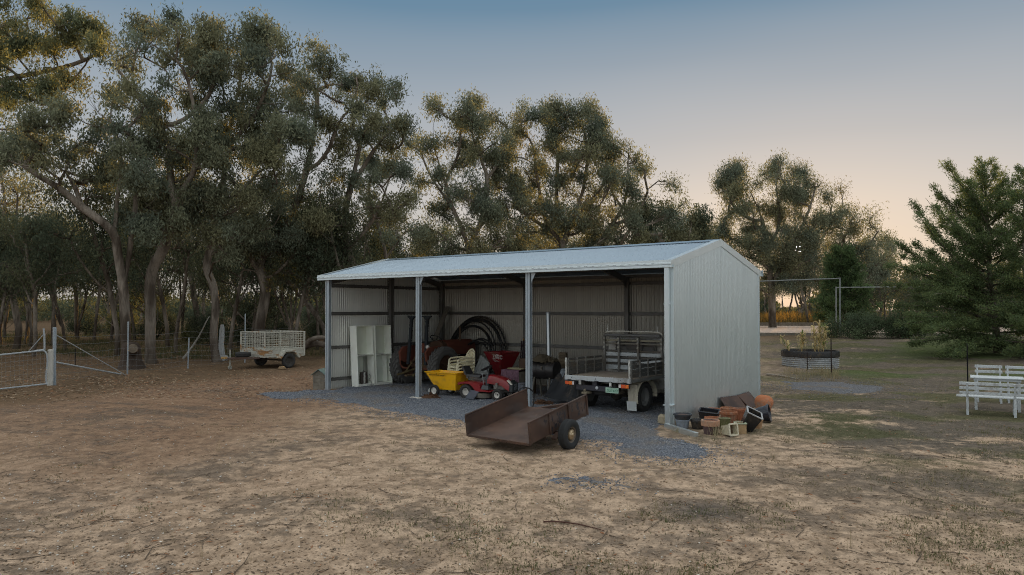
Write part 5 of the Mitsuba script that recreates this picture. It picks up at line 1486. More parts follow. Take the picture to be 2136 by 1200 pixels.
for s, x in ((0, UX0 + 0.02), (1, UX1 - 0.02)):                          # drop sides: three boards and four uprights each
    for k, z in enumerate((0.055, 0.145, 0.235, 0.345)):
        part(ut, 'side_board', bar((x, UYR + 0.01, UZ + z), (x, UYH - 0.02, UZ + z), 0.022, (0.085, 0.082, 0.08, 0.045)[k], 0.004), 'satin', (0.10, 0.10, 0.096), smooth=False)
    for k in range(5):
        y = UYR + 0.05 + k * (UYH - UYR - 0.12) / 4
        part(ut, 'side_upright', box((x + (0.02 if s == 0 else 0.02), y, UZ + 0.185), (0.018, 0.035, 0.37), 0.003), 'satin', (0.20, 0.195, 0.18), smooth=False)
    part(ut, 'corner_latch', join(box((x, UYR - 0.005, UZ + 0.16), (0.04, 0.03, 0.44), 0.006), box((x, UYR - 0.025, UZ + 0.30), (0.03, 0.02, 0.06), 0.004)), 'satin', (0.50, 0.50, 0.47), smooth=False)
    part(ut, 'under_rail', bar((x, UYR, UZ - 0.05), (x, UYH, UZ - 0.05), 0.05, 0.07, 0.005), 'satin', (0.20, 0.20, 0.19), smooth=False)
# headboard and ladder rack
HB = UZ + 0.86
for x in (UX0 + 0.06, UX0 + 0.44, UX0 + 0.94, UX1 - 0.07):
    part(ut, 'rack_upright', box((x, UYH, UZ + 0.42), (0.05, 0.045, 0.88), 0.005), 'satin', (0.15, 0.145, 0.135), smooth=False)
    for z in (0.56, 0.66, 0.76):
        part(ut, 'rack_cleat', box((x, UYH - 0.03, UZ + z), (0.045, 0.02, 0.045), 0.005), 'satin', (0.36, 0.35, 0.31), smooth=False)
for z, c, h in ((0.10, ALLOY, 0.10), (0.25, ALLOY, 0.08), (0.40, ALLOY, 0.085), (0.18, DARKT, 0.05), (0.325, DARKT, 0.05), (0.475, DARKT, 0.045), (0.645, (0.13, 0.12, 0.10), 0.04), (0.72, (0.23, 0.21, 0.15), 0.045), (0.83, DARKT, 0.05)):
    part(ut, 'headboard_rail', bar((UX0 + 0.05, UYH + 0.035, UZ + z), (UX1 - 0.05, UYH + 0.035, UZ + z), 0.02, h, 0.004), 'satin', c, smooth=False, var=0.2)
rk = tube(spline([(UX0 + 0.05, UYH, HB - 0.05), (UX0 + 0.07, UYH, HB + 0.02), (UX0 + 0.20, UYH, HB + 0.06), (UM, UYH, HB + 0.065), (UX1 - 0.20, UYH, HB + 0.06), (UX1 - 0.07, UYH, HB + 0.02), (UX1 - 0.05, UYH, HB - 0.05)], 28), 0.016, 8)
part(ut, 'rack_hoop', rk, 'satin', (0.62, 0.60, 0.54))
for x in (UX0 + 0.14, UX1 - 0.18):
    part(ut, 'rack_pin', tube([(x, UYH, HB + 0.05), (x, UYH, HB + 0.20)], 0.012, 7), 'satin', (0.62, 0.62, 0.60))
part(ut, 'rolled_sheet', moved(lathe([(0.001, -0.72), (0.032, -0.72), (0.034, 0), (0.032, 0.72), (0.001, 0.72)], 12, 'x'), (UM, UYH - 0.06, HB - 0.02)), 'satin', (0.13, 0.13, 0.13))
# cab
CB = UYH + 0.14
cab = [(CB, 0.62), (CB, 1.08), (CB + 0.10, 1.52), (CB + 0.22, 1.60), (CB + 1.25, 1.58), (CB + 1.55, 1.50), (CB + 1.95, 1.06), (CB + 2.55, 0.98), (CB + 2.62, 0.70), (CB + 2.62, 0.40), (CB, 0.40)]
part(ut, 'cab', prism(cab, UX0 + 0.06, UX1 - 0.06, 'yz'), 'satin', (0.40, 0.39, 0.36), smooth=False)
part(ut, 'rear_window', prism([(UX0 + 0.26, 1.12), (UX0 + 0.30, 1.48), (UX0 + 0.36, 1.51), (UX1 - 0.36, 1.51), (UX1 - 0.30, 1.48), (UX1 - 0.26, 1.12), (UX1 - 0.32, 1.09), (UX0 + 0.32, 1.09)], CB - 0.012, CB + 0.02, 'xz'), 'lamp', (0.025, 0.027, 0.028), smooth=False)
for s, x in ((-1, UX0 + 0.057), (1, UX1 - 0.057)):
    part(ut, 'side_window', prism([(CB + 0.22, 1.10), (CB + 0.28, 1.50), (CB + 1.20, 1.50), (CB + 1.70, 1.12)], x - 0.004, x + 0.004, 'yz'), 'lamp', (0.03, 0.032, 0.034), smooth=False)
for s in (-1, 1):                                                        # head rests seen through the rear window
    part(ut, 'head_rest', moved(box((0, 0, 0), (0.28, 0.05, 0.20), 0.03), (UM + s * 0.34, CB - 0.016, 1.24)), 'matte', (0.10, 0.095, 0.09))
# lamps, plate, bumper
for s, x0 in ((0, UX0 + 0.01), (1, UX1 - 0.26)):
    l = part(ut, 'tail_light', box((x0 + 0.125, UYR - 0.02, UZ - 0.155), (0.25, 0.05, 0.085), 0.008), 'matte', (0.06, 0.05, 0.05), smooth=False)
    for k, (w, c) in enumerate(((0.055, (0.62, 0.58, 0.56)), (0.105, (0.60, 0.085, 0.020)), (0.075, (0.70, 0.16, 0.02)))) if s == 1 else enumerate(((0.10, (0.60, 0.085, 0.020)), (0.085, (0.70, 0.16, 0.02)), (0.05, (0.62, 0.58, 0.56)))):
        off = sum((0.055, 0.105, 0.075)[:k]) if s == 1 else sum((0.10, 0.085, 0.05)[:k])
        part(l, 'lens', box((x0 + 0.008 + off + w / 2, UYR - 0.049, UZ - 0.155), (w - 0.004, 0.012, 0.072), 0.004), 'lamp', c, smooth=False)
pl = part(ut, 'number_plate', box((UX1 - 0.42, UYR - 0.03, UZ - 0.255), (0.31, 0.006, 0.115), 0.002), 'satin', (0.33, 0.50, 0.40), smooth=False)
tm = meshkit.text_mesh('SLV 407', 0.052, 0.002, True)
tv = np.array(tm.vertices)
tv[:, 0] -= tv[:, 0].mean()
part(pl, 'lettering', moved((tv * [0.92, 1, 1], np.array(tm.faces)), (UX1 - 0.42, UYR - 0.0335, UZ - 0.285), rot(90)), 'matte', (0.10, 0.24, 0.16), smooth=False)
part(ut, 'plate_lamp', box((UX1 - 0.38, UYR - 0.03, UZ - 0.185), (0.16, 0.03, 0.025), 0.005), 'matte', BLACK)
part(ut, 'bumper', join(box((UM - 0.12, UYR + 0.06, UZ - 0.245), (0.86, 0.06, 0.115), 0.008), box((UM - 0.10, UYR + 0.12, UZ - 0.20), (0.12, 0.14, 0.2), 0.01)), 'satin', (0.030, 0.030, 0.040), smooth=False)
part(ut, 'tow_socket', moved(lathe([(0.001, -0.016), (0.020, -0.014), (0.034, -0.008), (0.034, 0.01)], 16, 'y'), (UM - 0.02, UYR + 0.025, UZ - 0.23)), 'satin', (0.50, 0.52, 0.54))
part(ut, 'tow_hitch', join(box((UM - 0.28, UYR + 0.03, UZ - 0.35), (0.13, 0.22, 0.045), 0.01), moved(lathe([(0.001, 0.07), (0.025, 0.055), (0.03, 0.03), (0.012, 0.01), (0.03, 0.0), (0.001, -0.005)], 12), (UM - 0.28, UYR - 0.04, UZ - 0.33))), 'matte', (0.20, 0.17, 0.12))
for x in (UX0 + 0.42, UX1 - 0.42):
    part(ut, 'chassis_rail', bar((x, UYR + 0.05, UZ - 0.16), (x, UYH + 2.2, UZ - 0.16), 0.07, 0.12, 0.006), 'matte', (0.05, 0.045, 0.04), smooth=False)
part(ut, 'rear_axle', join(tube([(UX0 + 0.25, 1.10, 0.34), (UX1 - 0.25, 1.10, 0.34)], 0.05, 10), moved(lathe([(0.001, -0.13), (0.10, -0.09), (0.15, 0), (0.10, 0.09), (0.001, 0.13)], 14, 'x'), (UM + 0.05, 1.10, 0.34))), 'matte', (0.06, 0.05, 0.042))
for x in (UX0 + 0.40, UX1 - 0.40):
    part(ut, 'leaf_spring', tube(spline([(x, 0.52, 0.50), (x, 0.8, 0.40), (x, 1.10, 0.37), (x, 1.5, 0.44), (x, 1.75, 0.50)], 14), 0.03, 6), 'matte', (0.06, 0.05, 0.042))
part(ut, 'spare_wheel', moved(tyre(0.32, 0.19, 0.19, 28, 'z'), (UM - 0.02, 0.78, UZ - 0.30)), 'matte', RUBBER)
part(ut, 'muffler', tube([(UX1 - 0.42, 0.5, 0.44), (UX1 - 0.40, 0.9, 0.44), (UX1 - 0.40, 1.6, 0.42)], 0.045, 10), 'matte', (0.10, 0.08, 0.06))
for x in (UX0 + 0.12, UX1 - 0.13):
    for y in (1.10, CB + 1.95):
        gzv = floor_z(x, y) - 0.02
        w = part(ut, 'wheel', moved(tyre(0.335, 0.21, 0.20, 34, 'x', 0.010), (x, y, gzv + 0.335)), 'matte', (0.040, 0.039, 0.038))
        part(w, 'rim', moved(rim(0.20, 0.19, 24, 'x', 0.0), (x, y, gzv + 0.335), rot(0, 0, 0 if x > UM else 180)), 'satin', (0.16, 0.16, 0.155))
for s, x in ((1, UX1 - 0.11),):                         # steel guards with a plain flap
    a = np.radians(np.linspace(-8, 190, 22))
    arcg = np.stack([np.full(22, x), 1.10 - 0.43 * np.cos(a) * 1.02, 0.36 + 0.34 * np.sin(a)], -1)
    arcg[:, 2] = np.minimum(arcg[:, 2], 0.66)
    arcg[0, 2] = arcg[0, 2]
    P = np.stack([arcg + [-0.115, 0, 0], arcg + [0.115, 0, 0]], 1)
    part(ut, 'mudguard', join(grid(P), grid((P * 1.0 + [0, 0, 0.006])[::-1])), 'satin', (0.50, 0.46, 0.36), smooth=60)
    part(ut, 'mud_flap', join(box((x, 0.655, 0.42), (0.23, 0.012, 0.40), 0.004, rot(6)), box((x + 0.03, 0.645, 0.40), (0.02, 0.02, 0.24), 0.004, rot(6, 12, 0))), 'satin', (0.50, 0.46, 0.37), smooth=False)
    part(ut, 'mud_flap', box((x - 0.01, 0.625, 0.175), (0.225, 0.010, 0.20), 0.003, rot(5)), 'satin', (0.50, 0.53, 0.53), smooth=False, label='white lower mud flap')

# rusty box trailer, tipped back on its wheels with its open end towards us
P0 = np.array([-1.376, -4.304, 0.20])
ca, sa = math.cos(0.005), math.sin(0.005)
cb_, sb_ = math.cos(0.167), math.sin(0.167)
RT_ = np.array([[ca, -sa, 0], [sa, ca, 0], [0, 0, 1]]) @ np.array([[1, 0, 0], [0, cb_, -sb_], [0, sb_, cb_]]) @ np.array([[math.cos(0.017), 0, math.sin(0.017)], [0, 1, 0], [-math.sin(0.017), 0, math.cos(0.017)]])
bt = thing('box_trailer', 'rusty low box trailer with no tailgate, tipped towards the viewer', 'trailer', loc=P0, R=RT_)
TW, TL, TH = 1.213, 1.674, 0.315
part(bt, 'floor', join(box((TW / 2, TL / 2, -0.004), (TW, TL, 0.008)), bar((0, 0.012, -0.02), (TW, 0.012, -0.02), 0.024, 0.04, 0.003), *[bar((0.02, y, -0.03), (TW - 0.02, y, -0.03), 0.04, 0.05) for y in (0.45, 0.85, 1.3, 1.66)]), 'rust', smooth=False)
for x in (0.0, TW):
    s = -1 if x == 0 else 1
    sd = part(bt, 'side', join(box((x + s * 0.004, TL / 2, TH / 2 - 0.01), (0.006, TL, TH + 0.02)), bar((x + s * 0.004, 0, TH + 0.002), (x + s * 0.004, TL, TH + 0.002), 0.028, 0.022, 0.004)), 'rust', smooth=False)
    for y in (0.015, 0.55, 1.10, TL - 0.015):
        part(sd, 'stake', bar((x + s * 0.018, y, -0.03), (x + s * 0.018, y, TH - 0.012), 0.03, 0.022, 0.003), 'rust', smooth=False)
    if s > 0:
        scuffs = []
        rs_ = np.random.default_rng(6)
        for k in range(60):
            y, z = rs_.uniform(0.4, TL - 0.06), rs_.uniform(0.05, TH - 0.05)
            if abs(y - 0.55) < 0.06 or abs(y - 1.10) < 0.06:
                continue
            p = rs_.normal(size=(9, 2)) * rs_.uniform(0.3, 1.0) * [0.022, 0.055]
            h = hull(np.concatenate([np.c_[np.full(9, x + 0.0070), p[:, 0] + y, p[:, 1] * 0.6 + z], np.c_[np.full(9, x + 0.0082), p[:, 0] + y, p[:, 1] * 0.6 + z]]))
            scuffs.append(h)
        part(sd, 'old_paint', join(*scuffs), 'satin', (0.026, 0.024, 0.030), smooth=False, kind='stuff')
for s, x in ((-1, -0.20), (1, TW + 0.20)):
    w = part(bt, 'wheel', moved(tyre(0.235, 0.16, 0.125, 36, 'x', 0.007), (x, 0.786, -0.07)), 'matte', (0.030, 0.032, 0.034))
    part(w, 'rim', moved(rim(0.128, 0.15, 28, 'x', -0.25), (x, 0.786, -0.07), rot(0, 0, 0 if s > 0 else 180)), 'satin', (0.12, 0.10, 0.08))
    part(w, 'hub_cap', moved(lathe([(0.001, 0.055), (0.018, 0.054), (0.030, 0.048), (0.034, 0.040), (0.052, 0.038), (0.060, 0.030), (0.078, 0.026), (0.085, 0.012), (0.086, 0.0)], 26, 'x'), (x + s * 0.028, 0.786, -0.07), rot(0, 0, 0 if s > 0 else 180)), 'chrome', (0.52, 0.42, 0.28))
    part(bt, 'guard_stub', box((x - s * 0.13, 0.62, -0.06), (0.10, 0.16, 0.03), 0.005, rot(20)), 'rust', smooth=False)
part(bt, 'axle', join(tube([(-0.2, 0.786, -0.07), (TW + 0.2, 0.786, -0.07)], 0.028, 9), *[bar((x, 0.45, -0.05), (x, 1.1, -0.05), 0.05, 0.03) for x in (0.12, TW - 0.12)]), 'rust')
part(bt, 'drawbar', join(bar((0.1, TL, -0.045), (TW / 2, TL + 0.62, -0.05), 0.05, 0.05, 0.004), bar((TW - 0.1, TL, -0.045), (TW / 2, TL + 0.62, -0.05), 0.05, 0.05, 0.004)), 'rust', smooth=False)
part(bt, 'coupling', join(box((TW / 2, TL + 0.70, -0.03), (0.07, 0.20, 0.07), 0.012), moved(lathe([(0.001, 0.05), (0.04, 0.03), (0.04, -0.03), (0.001, -0.04)], 12), (TW / 2, TL + 0.79, -0.03))), 'matte', (0.36, 0.31, 0.20))
cab_pts = [at(1100, 813, 13.55), at(1112, 818, 13.4), at(1114, 832, 13.4), at(1111, 846, 13.5)]
cab_pts[-1][2] = float(gz(cab_pts[-1][0], cab_pts[-1][1])) + 0.02
one('black_cable', 'black cable hanging over the far side of the rusty trailer beside the post', 'cable', tube(spline([P0 + RT_ @ np.array([0.0, TL - 0.25, TH + 0.02]), P0 + RT_ @ np.array([0.0, TL - 0.02, TH + 0.03]), *cab_pts[1:]], 26), 0.012, 6), 'matte', BLACK)

# white caged trailer under the gums
C0 = np.array([-17.882, 3.208, 0.0])
CG = float(gz(-17.75, 4.1))
cgt = thing('cage_trailer', 'white caged box trailer with orange rust parked under the gums', 'trailer', loc=(C0[0], C0[1], CG), rz=math.degrees(1.544))
CL, CW = 1.75, 1.6
z0, z1, z2 = 0.43, 0.70, 1.36
WHT = (0.62, 0.63, 0.57)


def rustpatch(p, n, uv):
    a = fbm(p.x * 3.5, p.y * 3.5, p.z * 5, 4)
    b = fbm(p.x * 15, p.y * 15, p.z * 15, 3)
    front = smoothstep(4.4, 3.1, p.y)
    m = smoothstep(0.57, 0.70, a * 0.75 + b * 0.25 + 0.10 * front - 0.02)
    return mix(mix((0.46, 0.455, 0.40), (0.34, 0.335, 0.285), b), mix((0.22, 0.10, 0.035), (0.33, 0.18, 0.07), b), m)


scene['peeling'] = two({'type': 'principled', 'base_color': proc(rustpatch), 'roughness': 0.55, 'specular': 0.4})
part(cgt, 'floor', box((CL / 2, CW / 2, z0), (CL, CW, 0.03)), 'peeling', smooth=False)
for nm, a, b in (('side', (0, 0), (CL, 0)), ('side', (0, CW), (CL, CW)), ('front', (0, 0), (0, CW)), ('tailgate', (CL, 0), (CL, CW))):
    a, b = np.array([*a, 0.0]), np.array([*b, 0.0])
    d = (b - a) / np.linalg.norm(b - a)
    pn = part(cgt, nm, join(bar(a + [0, 0, (z0 + z1) / 2], b + [0, 0, (z0 + z1) / 2], 0.02, z1 - z0), *[bar(a + [0, 0, z], b + [0, 0, z], 0.045, 0.03, 0.004) for z in (z0 + 0.10, z1 - 0.02)]), 'peeling', smooth=False)
    cgp = part(cgt, 'cage_panel', join(bar(a + [0, 0, z2], b + [0, 0, z2], 0.03, 0.035, 0.004), bar(a + [0, 0, z1 + 0.03], b + [0, 0, z1 + 0.03], 0.03, 0.03, 0.004)), 'peeling', smooth=False)
    n = int(np.linalg.norm(b - a) / 0.105)
    vs = [a + d * (k + 0.5) / n * np.linalg.norm(b - a) for k in range(n)]
    mesh = tubes(np.array([[v + [0, 0, z1], v + [0, 0, (z1 + z2) / 2], v + [0, 0, z2]] for v in vs]), np.full((n, 3), 0.0055), 4)
    mesh2 = tubes(np.array([[a + [0, 0, z], (a + b) / 2 + [0, 0, z], b + [0, 0, z]] for z in np.linspace(z1 + 0.12, z2 - 0.08, 6)]), np.full((6, 3), 0.0055), 4)
    part(cgp, 'wire_mesh', join(mesh, mesh2), 'matte', (0.50, 0.49, 0.42), kind='stuff')
for x, y in ((0, 0), (CL, 0), (0, CW), (CL, CW)):
    part(cgt, 'cage_post', bar((x, y, z0), (x, y, z2 + 0.02), 0.05, 0.05, 0.005), 'peeling', smooth=False)
for y in (-0.13, CW + 0.13):
    s = -1 if y < 0 else 1
    w = part(cgt, 'wheel', moved(tyre(0.275, 0.16, 0.165, 30, 'y'), (0.95, y, 0.275)), 'matte', (0.045, 0.044, 0.043))
    part(w, 'rim', moved(rim(0.165, 0.15, 24, 'y', -0.1), (0.95, y, 0.275), rot(0, 0, 0 if s > 0 else 180)), 'matte', (0.055, 0.05, 0.045))
    gp_ = [(0.50, 0.40), (0.72, 0.68), (1.18, 0.68), (1.42, 0.40), (1.34, 0.38), (1.13, 0.62), (0.77, 0.62), (0.58, 0.38)]
    part(cgt, 'mudguard', prism(gp_, min(0, s * 0.24) + (0 if s < 0 else CW), max(0, s * 0.24) + (0 if s < 0 else CW), 'xz'), 'peeling', smooth=False)
part(cgt, 'axle', tube([(0.95, -0.1, 0.275), (0.95, CW + 0.1, 0.275)], 0.03, 8), 'matte', (0.08, 0.06, 0.045))
tip = np.array([-1.10, 0.45 * CW, 0.42])
for y in (0.30, CW - 0.45):
    part(cgt, 'drawbar', bar((0, y, 0.40), tip, 0.06, 0.07, 0.005), 'rust', smooth=False)
part(cgt, 'coupling', box(tip + [-0.1, 0, 0.03], (0.22, 0.08, 0.08), 0.015), 'matte', (0.34, 0.22, 0.10))
part(cgt, 'jockey_wheel', join(tube([tip + [0.18, 0.08, -0.36], tip + [0.18, 0.08, 0.32]], 0.024, 8), moved(tyre(0.075, 0.05, 0.04, 16, 'y'), tip + [0.18, 0.08, -0.34])), 'matte', (0.34, 0.34, 0.30))
part(cgt, 'spare_tyre', moved(tyre(0.285, 0.17, 0.17, 28, 'z'), (-0.42, 0.47 * CW, 0.54)), 'matte', (0.040, 0.040, 0.040))
gch = on_ground(588, 771)
one('chock_stone', 'brown stone chocked under the wheel of the caged trailer', 'stone', moved(wobble(lathe([(0.001, 0.13), (0.1, 0.11), (0.15, 0.03), (0.1, -0.04), (0.001, -0.05)], 14), 0.03, 6), gch), 'matte', (0.22, 0.15, 0.085))
# ------------------------------------------------------------------ along the gable wall, and the garden to the right
TERRA, TERRA2 = (0.30, 0.115, 0.058), (0.34, 0.150, 0.080)


def pot_profile(rb, rt, h, band=0.0, bh=0.05, th=0.014, soil=0.75):
    o = [(0.001, 0.0), (rb, 0.0), (rb + (rt - rb) * 0.9, h - bh), (rt + band, h - bh + 0.004), (rt + band, h - 0.006), (rt + band - 0.006, h)]
    i = [(rt - th + 0.004, h), (rt - th, h - 0.008), (rb + (rt - rb) * soil - th, h * soil)]
    return o + i, (rb + (rt - rb) * soil - th, h * soil)


def pot(name, label, px, py, rb, rt, h, color, mat='clay', band=0.012, tilt=(0, 0, 0), soil=(0.05, 0.04, 0.03), soil_at=0.8, bh=0.05, lift=0.0, n=28, cat='plant pot', group=None, var=0.18, soil_none=False):
    g = on_ground(px, py)
    k = thing(name, label, cat, group, loc=(g[0], g[1], float(gz(g[0], g[1])) - 0.008 + lift), R=rot(*tilt))
    pr, (sr, sz) = pot_profile(rb, rt, h, band, bh, soil=soil_at)
    part(k, 'body', lathe(pr + ([(0.001, sz - 0.02)] if soil_none else []), n), mat, color, smooth=40, var=var, freq=9)
    if not soil_none:
        part(k, 'soil', wobble(lathe([(sr + 0.004, sz), (sr * 0.5, sz + 0.012), (0.001, sz + 0.016)], n), 0.008, 14), 'matte', soil, var=0.4, freq=30)
    return k


p = on_ground(1424, 896)
pot('bucket', 'blue grey bucket by the downpipe, holding a black pot', 1424, 893, 0.105, 0.128, 0.175, (0.20, 0.235, 0.28), 'satin', 0.008, cat='bucket', bh=0.03)
pot('plant_pot', 'wide black pot sitting in the blue grey bucket', 1424, 893, 0.120, 0.165, 0.135, (0.030, 0.033, 0.040), 'satin', 0.010, lift=0.150, soil=(0.09, 0.05, 0.038), bh=0.035)
pot('plant_pot', 'low black pot on the ground right of the bucket', 1455, 894, 0.10, 0.125, 0.185, (0.020, 0.019, 0.019), 'satin', 0.010)
pot('plant_pot', 'purple brown pot with a broad pale orange rim in the front row', 1482, 904, 0.115, 0.145, 0.25, (0.115, 0.075, 0.075), band=0.016, bh=0.10, soil=(0.16, 0.07, 0.04), soil_at=0.93)
g = on_ground(1482, 904)
kk = [k for k in labels if labels[k].get('label', '').startswith('purple brown pot')][0]
part(kk, 'rim', moved(lathe([(0.146, 0.15), (0.168, 0.152), (0.170, 0.245), (0.165, 0.254), (0.142, 0.254), (0.138, 0.24)], 28), (0, 0, 0)), 'clay', (0.40, 0.225, 0.145), label='pale orange rim of the purple brown pot')
pot('plant_pot', 'terracotta pot directly behind the purple brown one', 1486, 893, 0.10, 0.140, 0.215, TERRA, band=0.012)
pot('plant_pot', 'olive green glazed pot in the front row', 1512, 896, 0.095, 0.105, 0.225, (0.135, 0.140, 0.060), 'gloss', 0.010, soil=(0.16, 0.18, 0.12), soil_at=0.86, bh=0.02)
pot('plant_pot', 'terracotta pot behind the black trough', 1488, 872, 0.11, 0.145, 0.20, TERRA, band=0.012)
pot('plant_pot', 'terracotta pot at the back of the cluster nearest the rusty sheet', 1519, 871, 0.11, 0.145, 0.21, TERRA2, band=0.012)
pot('plant_pot', 'large terracotta pot in the middle of the cluster', 1520, 886, 0.12, 0.160, 0.26, (0.28, 0.105, 0.05), band=0.014)
pot('plant_pot', 'terracotta pot half hidden behind the black square planter', 1545, 876, 0.11, 0.140, 0.235, (0.27, 0.10, 0.052), band=0.012)
pot('plant_pot', 'shallow terracotta bowl between the square planter and the blue pot', 1579, 876, 0.10, 0.135, 0.19, TERRA2, band=0.010, soil=(0.30, 0.13, 0.07))
pot('plant_pot', 'beige pot standing under the black square planter', 1579, 893, 0.085, 0.105, 0.19, (0.36, 0.22, 0.12), band=0.010)


def square_tub(name, label, loc, R, w0, w1, h, color, mat, rimc=None, cat='planter', inner=(0.05, 0.04, 0.03), rect=1.0):
    k = thing(name, label, cat, loc=loc, R=R)
    part(k, 'body', tub(-w1 / 2, w1 / 2, -w0 / 2, w0 / 2, w1 / 2 * rect, w0 / 2 * rect, h, 0.0, 0.016), mat, color, smooth=False, var=0.15)
    part(k, 'soil', box((0, 0, h * 0.55), (w0 * 0.9, w0 * 0.9 * rect, 0.02), 0.004), 'matte', inner)
    q = w1 / 2
    part(k, 'rim', join(*[bar(a, b, 0.030, 0.020, 0.004) for a, b in (((-q, -q * rect, h), (q, -q * rect, h)), ((-q, q * rect, h), (q, q * rect, h)), ((-q, -q * rect, h), (-q, q * rect, h)), ((q, -q * rect, h), (q, q * rect, h)))]), mat, rimc or color, smooth=False, var=0.1)
    return k


g = on_ground(1553, 901)
square_tub('planter', 'tall black square planter with a worn white rim tipped on its edge', (g[0] - 0.05, g[1] + 0.12, float(gz(g[0], g[1])) + 0.02), rot(18, 26, 32), 0.20, 0.28, 0.40, (0.016, 0.016, 0.018), 'gloss', (0.36, 0.36, 0.36))
g = on_ground(1475, 878)
square_tub('planter', 'long shallow black trough propped against the back pots', (g[0], g[1] + 0.1, float(gz(g[0], g[1])) + 0.05), rot(16, 4, 12), 0.34, 0.38, 0.15, (0.018, 0.018, 0.024), 'satin', rect=0.55)
g = on_ground(1513, 910)
square_tub('planter', 'small cream square pot lying on its side at the front', (g[0] - 0.05, g[1] + 0.09, float(gz(g[0], g[1])) + 0.10), rot(0, 82, -22), 0.15, 0.20, 0.22, (0.46, 0.42, 0.30), 'satin', (0.56, 0.52, 0.40), inner=(0.10, 0.065, 0.04))
g = on_ground(1540, 906)
square_tub('planter', 'tan square pot with a pale green rim beside the cream one', (g[0], g[1] + 0.10, float(gz(g[0], g[1])) - 0.01), rot(0, 0, 28), 0.20, 0.19, 0.20, (0.36, 0.25, 0.14), 'matte', (0.33, 0.37, 0.27), inner=(0.24, 0.27, 0.20))
g = on_ground(1588, 882)
bp = thing('plant_pot', 'dark blue glazed pot lying over at the right end of the pots', 'plant pot', loc=(g[0], g[1] + 0.10, float(gz(g[0], g[1])) + 0.165), R=rot(0, 80, 12))
pr, (sr, sz) = pot_profile(0.12, 0.165, 0.25, 0.012, 0.03)
part(bp, 'body', lathe([(q[0], q[1] - 0.12) for q in pr] + [(0.001, sz - 0.14)], 30), 'gloss', (0.014, 0.017, 0.030), smooth=40)
# the big terracotta urn upside down
g = on_ground(1588, 858)
ur = thing('urn', 'big orange terracotta urn turned upside down at the back corner of the wall', 'urn', loc=(g[0], g[1] + 0.1, float(gz(g[0], g[1])) - 0.02), R=rot(-6, 5, 0), s=0.84)
part(ur, 'body', wobble(lathe([(0.16, 0.0), (0.19, 0.01), (0.195, 0.11), (0.205, 0.118), (0.20, 0.132), (0.215, 0.16), (0.235, 0.24), (0.225, 0.32), (0.18, 0.39), (0.10, 0.43), (0.001, 0.435)], 34), 0.012, 5), 'clay', (0.42, 0.155, 0.070), smooth=50, var=0.2, freq=8)
# rusted sheets leaning on the wall
for i, (xa, xb, ya, yb, lab) in enumerate(((1502, 1545, 829, 823, 'rusty sheet of iron leaning on the gable wall behind the pots, nearer one'), (1540, 1563, 824, 816, 'rusty sheet of iron leaning on the gable wall, farther and taller one'))):
    a, b = on_x(xa, ya, XR + 0.05), on_x(xb, yb, XR + 0.05)
    y0, y1, zt0, zt1 = a[1], b[1], a[2], b[2]
    off = 0.22 + 0.05 * i
    P = np.array([[[XR + 0.035 + off * (1 - v) + 0.006 * math.sin(40 * u), y0 + (y1 - y0) * u, (-0.01 + (zt0 * (1 - u) + zt1 * u) * v)] for v in np.linspace(0, 1, 6)] for u in np.linspace(0, 1, 24)])
    one('rusty_sheet', lab, 'sheet metal', join(grid(P), grid((P + [0.004, 0, 0])[::-1])), 'rust', smooth=True)

# raised garden bed ringed with corrugated iron
g = on_z(1690, 769, float(gz(-2, 16.5)))
RB = 1.03
hd = (g - CAM) * [1, 1, 0]
bc = g + hd / np.linalg.norm(hd) * RB
BZ = float(gz(bc[0], bc[1])) - 0.03
bed = thing('garden_bed', 'round raised garden bed of corrugated iron with a black plastic lip', 'garden bed', loc=(bc[0], bc[1], BZ))
zz = np.linspace(0, 0.46, 43)
part(bed, 'wall', lathe([(RB + 0.019 * math.cos(z / 0.076 * 2 * PI), z) for z in zz] + [(RB - 0.03, 0.46), (RB - 0.03, 0.30)], 64), 'satin', (0.30, 0.315, 0.325), smooth=True, var=0.3)
lip = wobble(lathe([(RB + 0.016, 0.40), (RB + 0.03, 0.44), (RB + 0.03, 0.60), (RB + 0.012, 0.64), (RB - 0.03, 0.64), (RB - 0.04, 0.55), (RB - 0.04, 0.40)], 64), 0.012, 5)
part(bed, 'plastic_lip', lip, 'satin', (0.022, 0.022, 0.024), smooth=40)
part(bed, 'soil', wobble(lathe([(RB - 0.03, 0.50), (0.5, 0.53), (0.001, 0.55)], 40), 0.03, 4), 'matte', (0.045, 0.034, 0.026), var=0.5, freq=20)


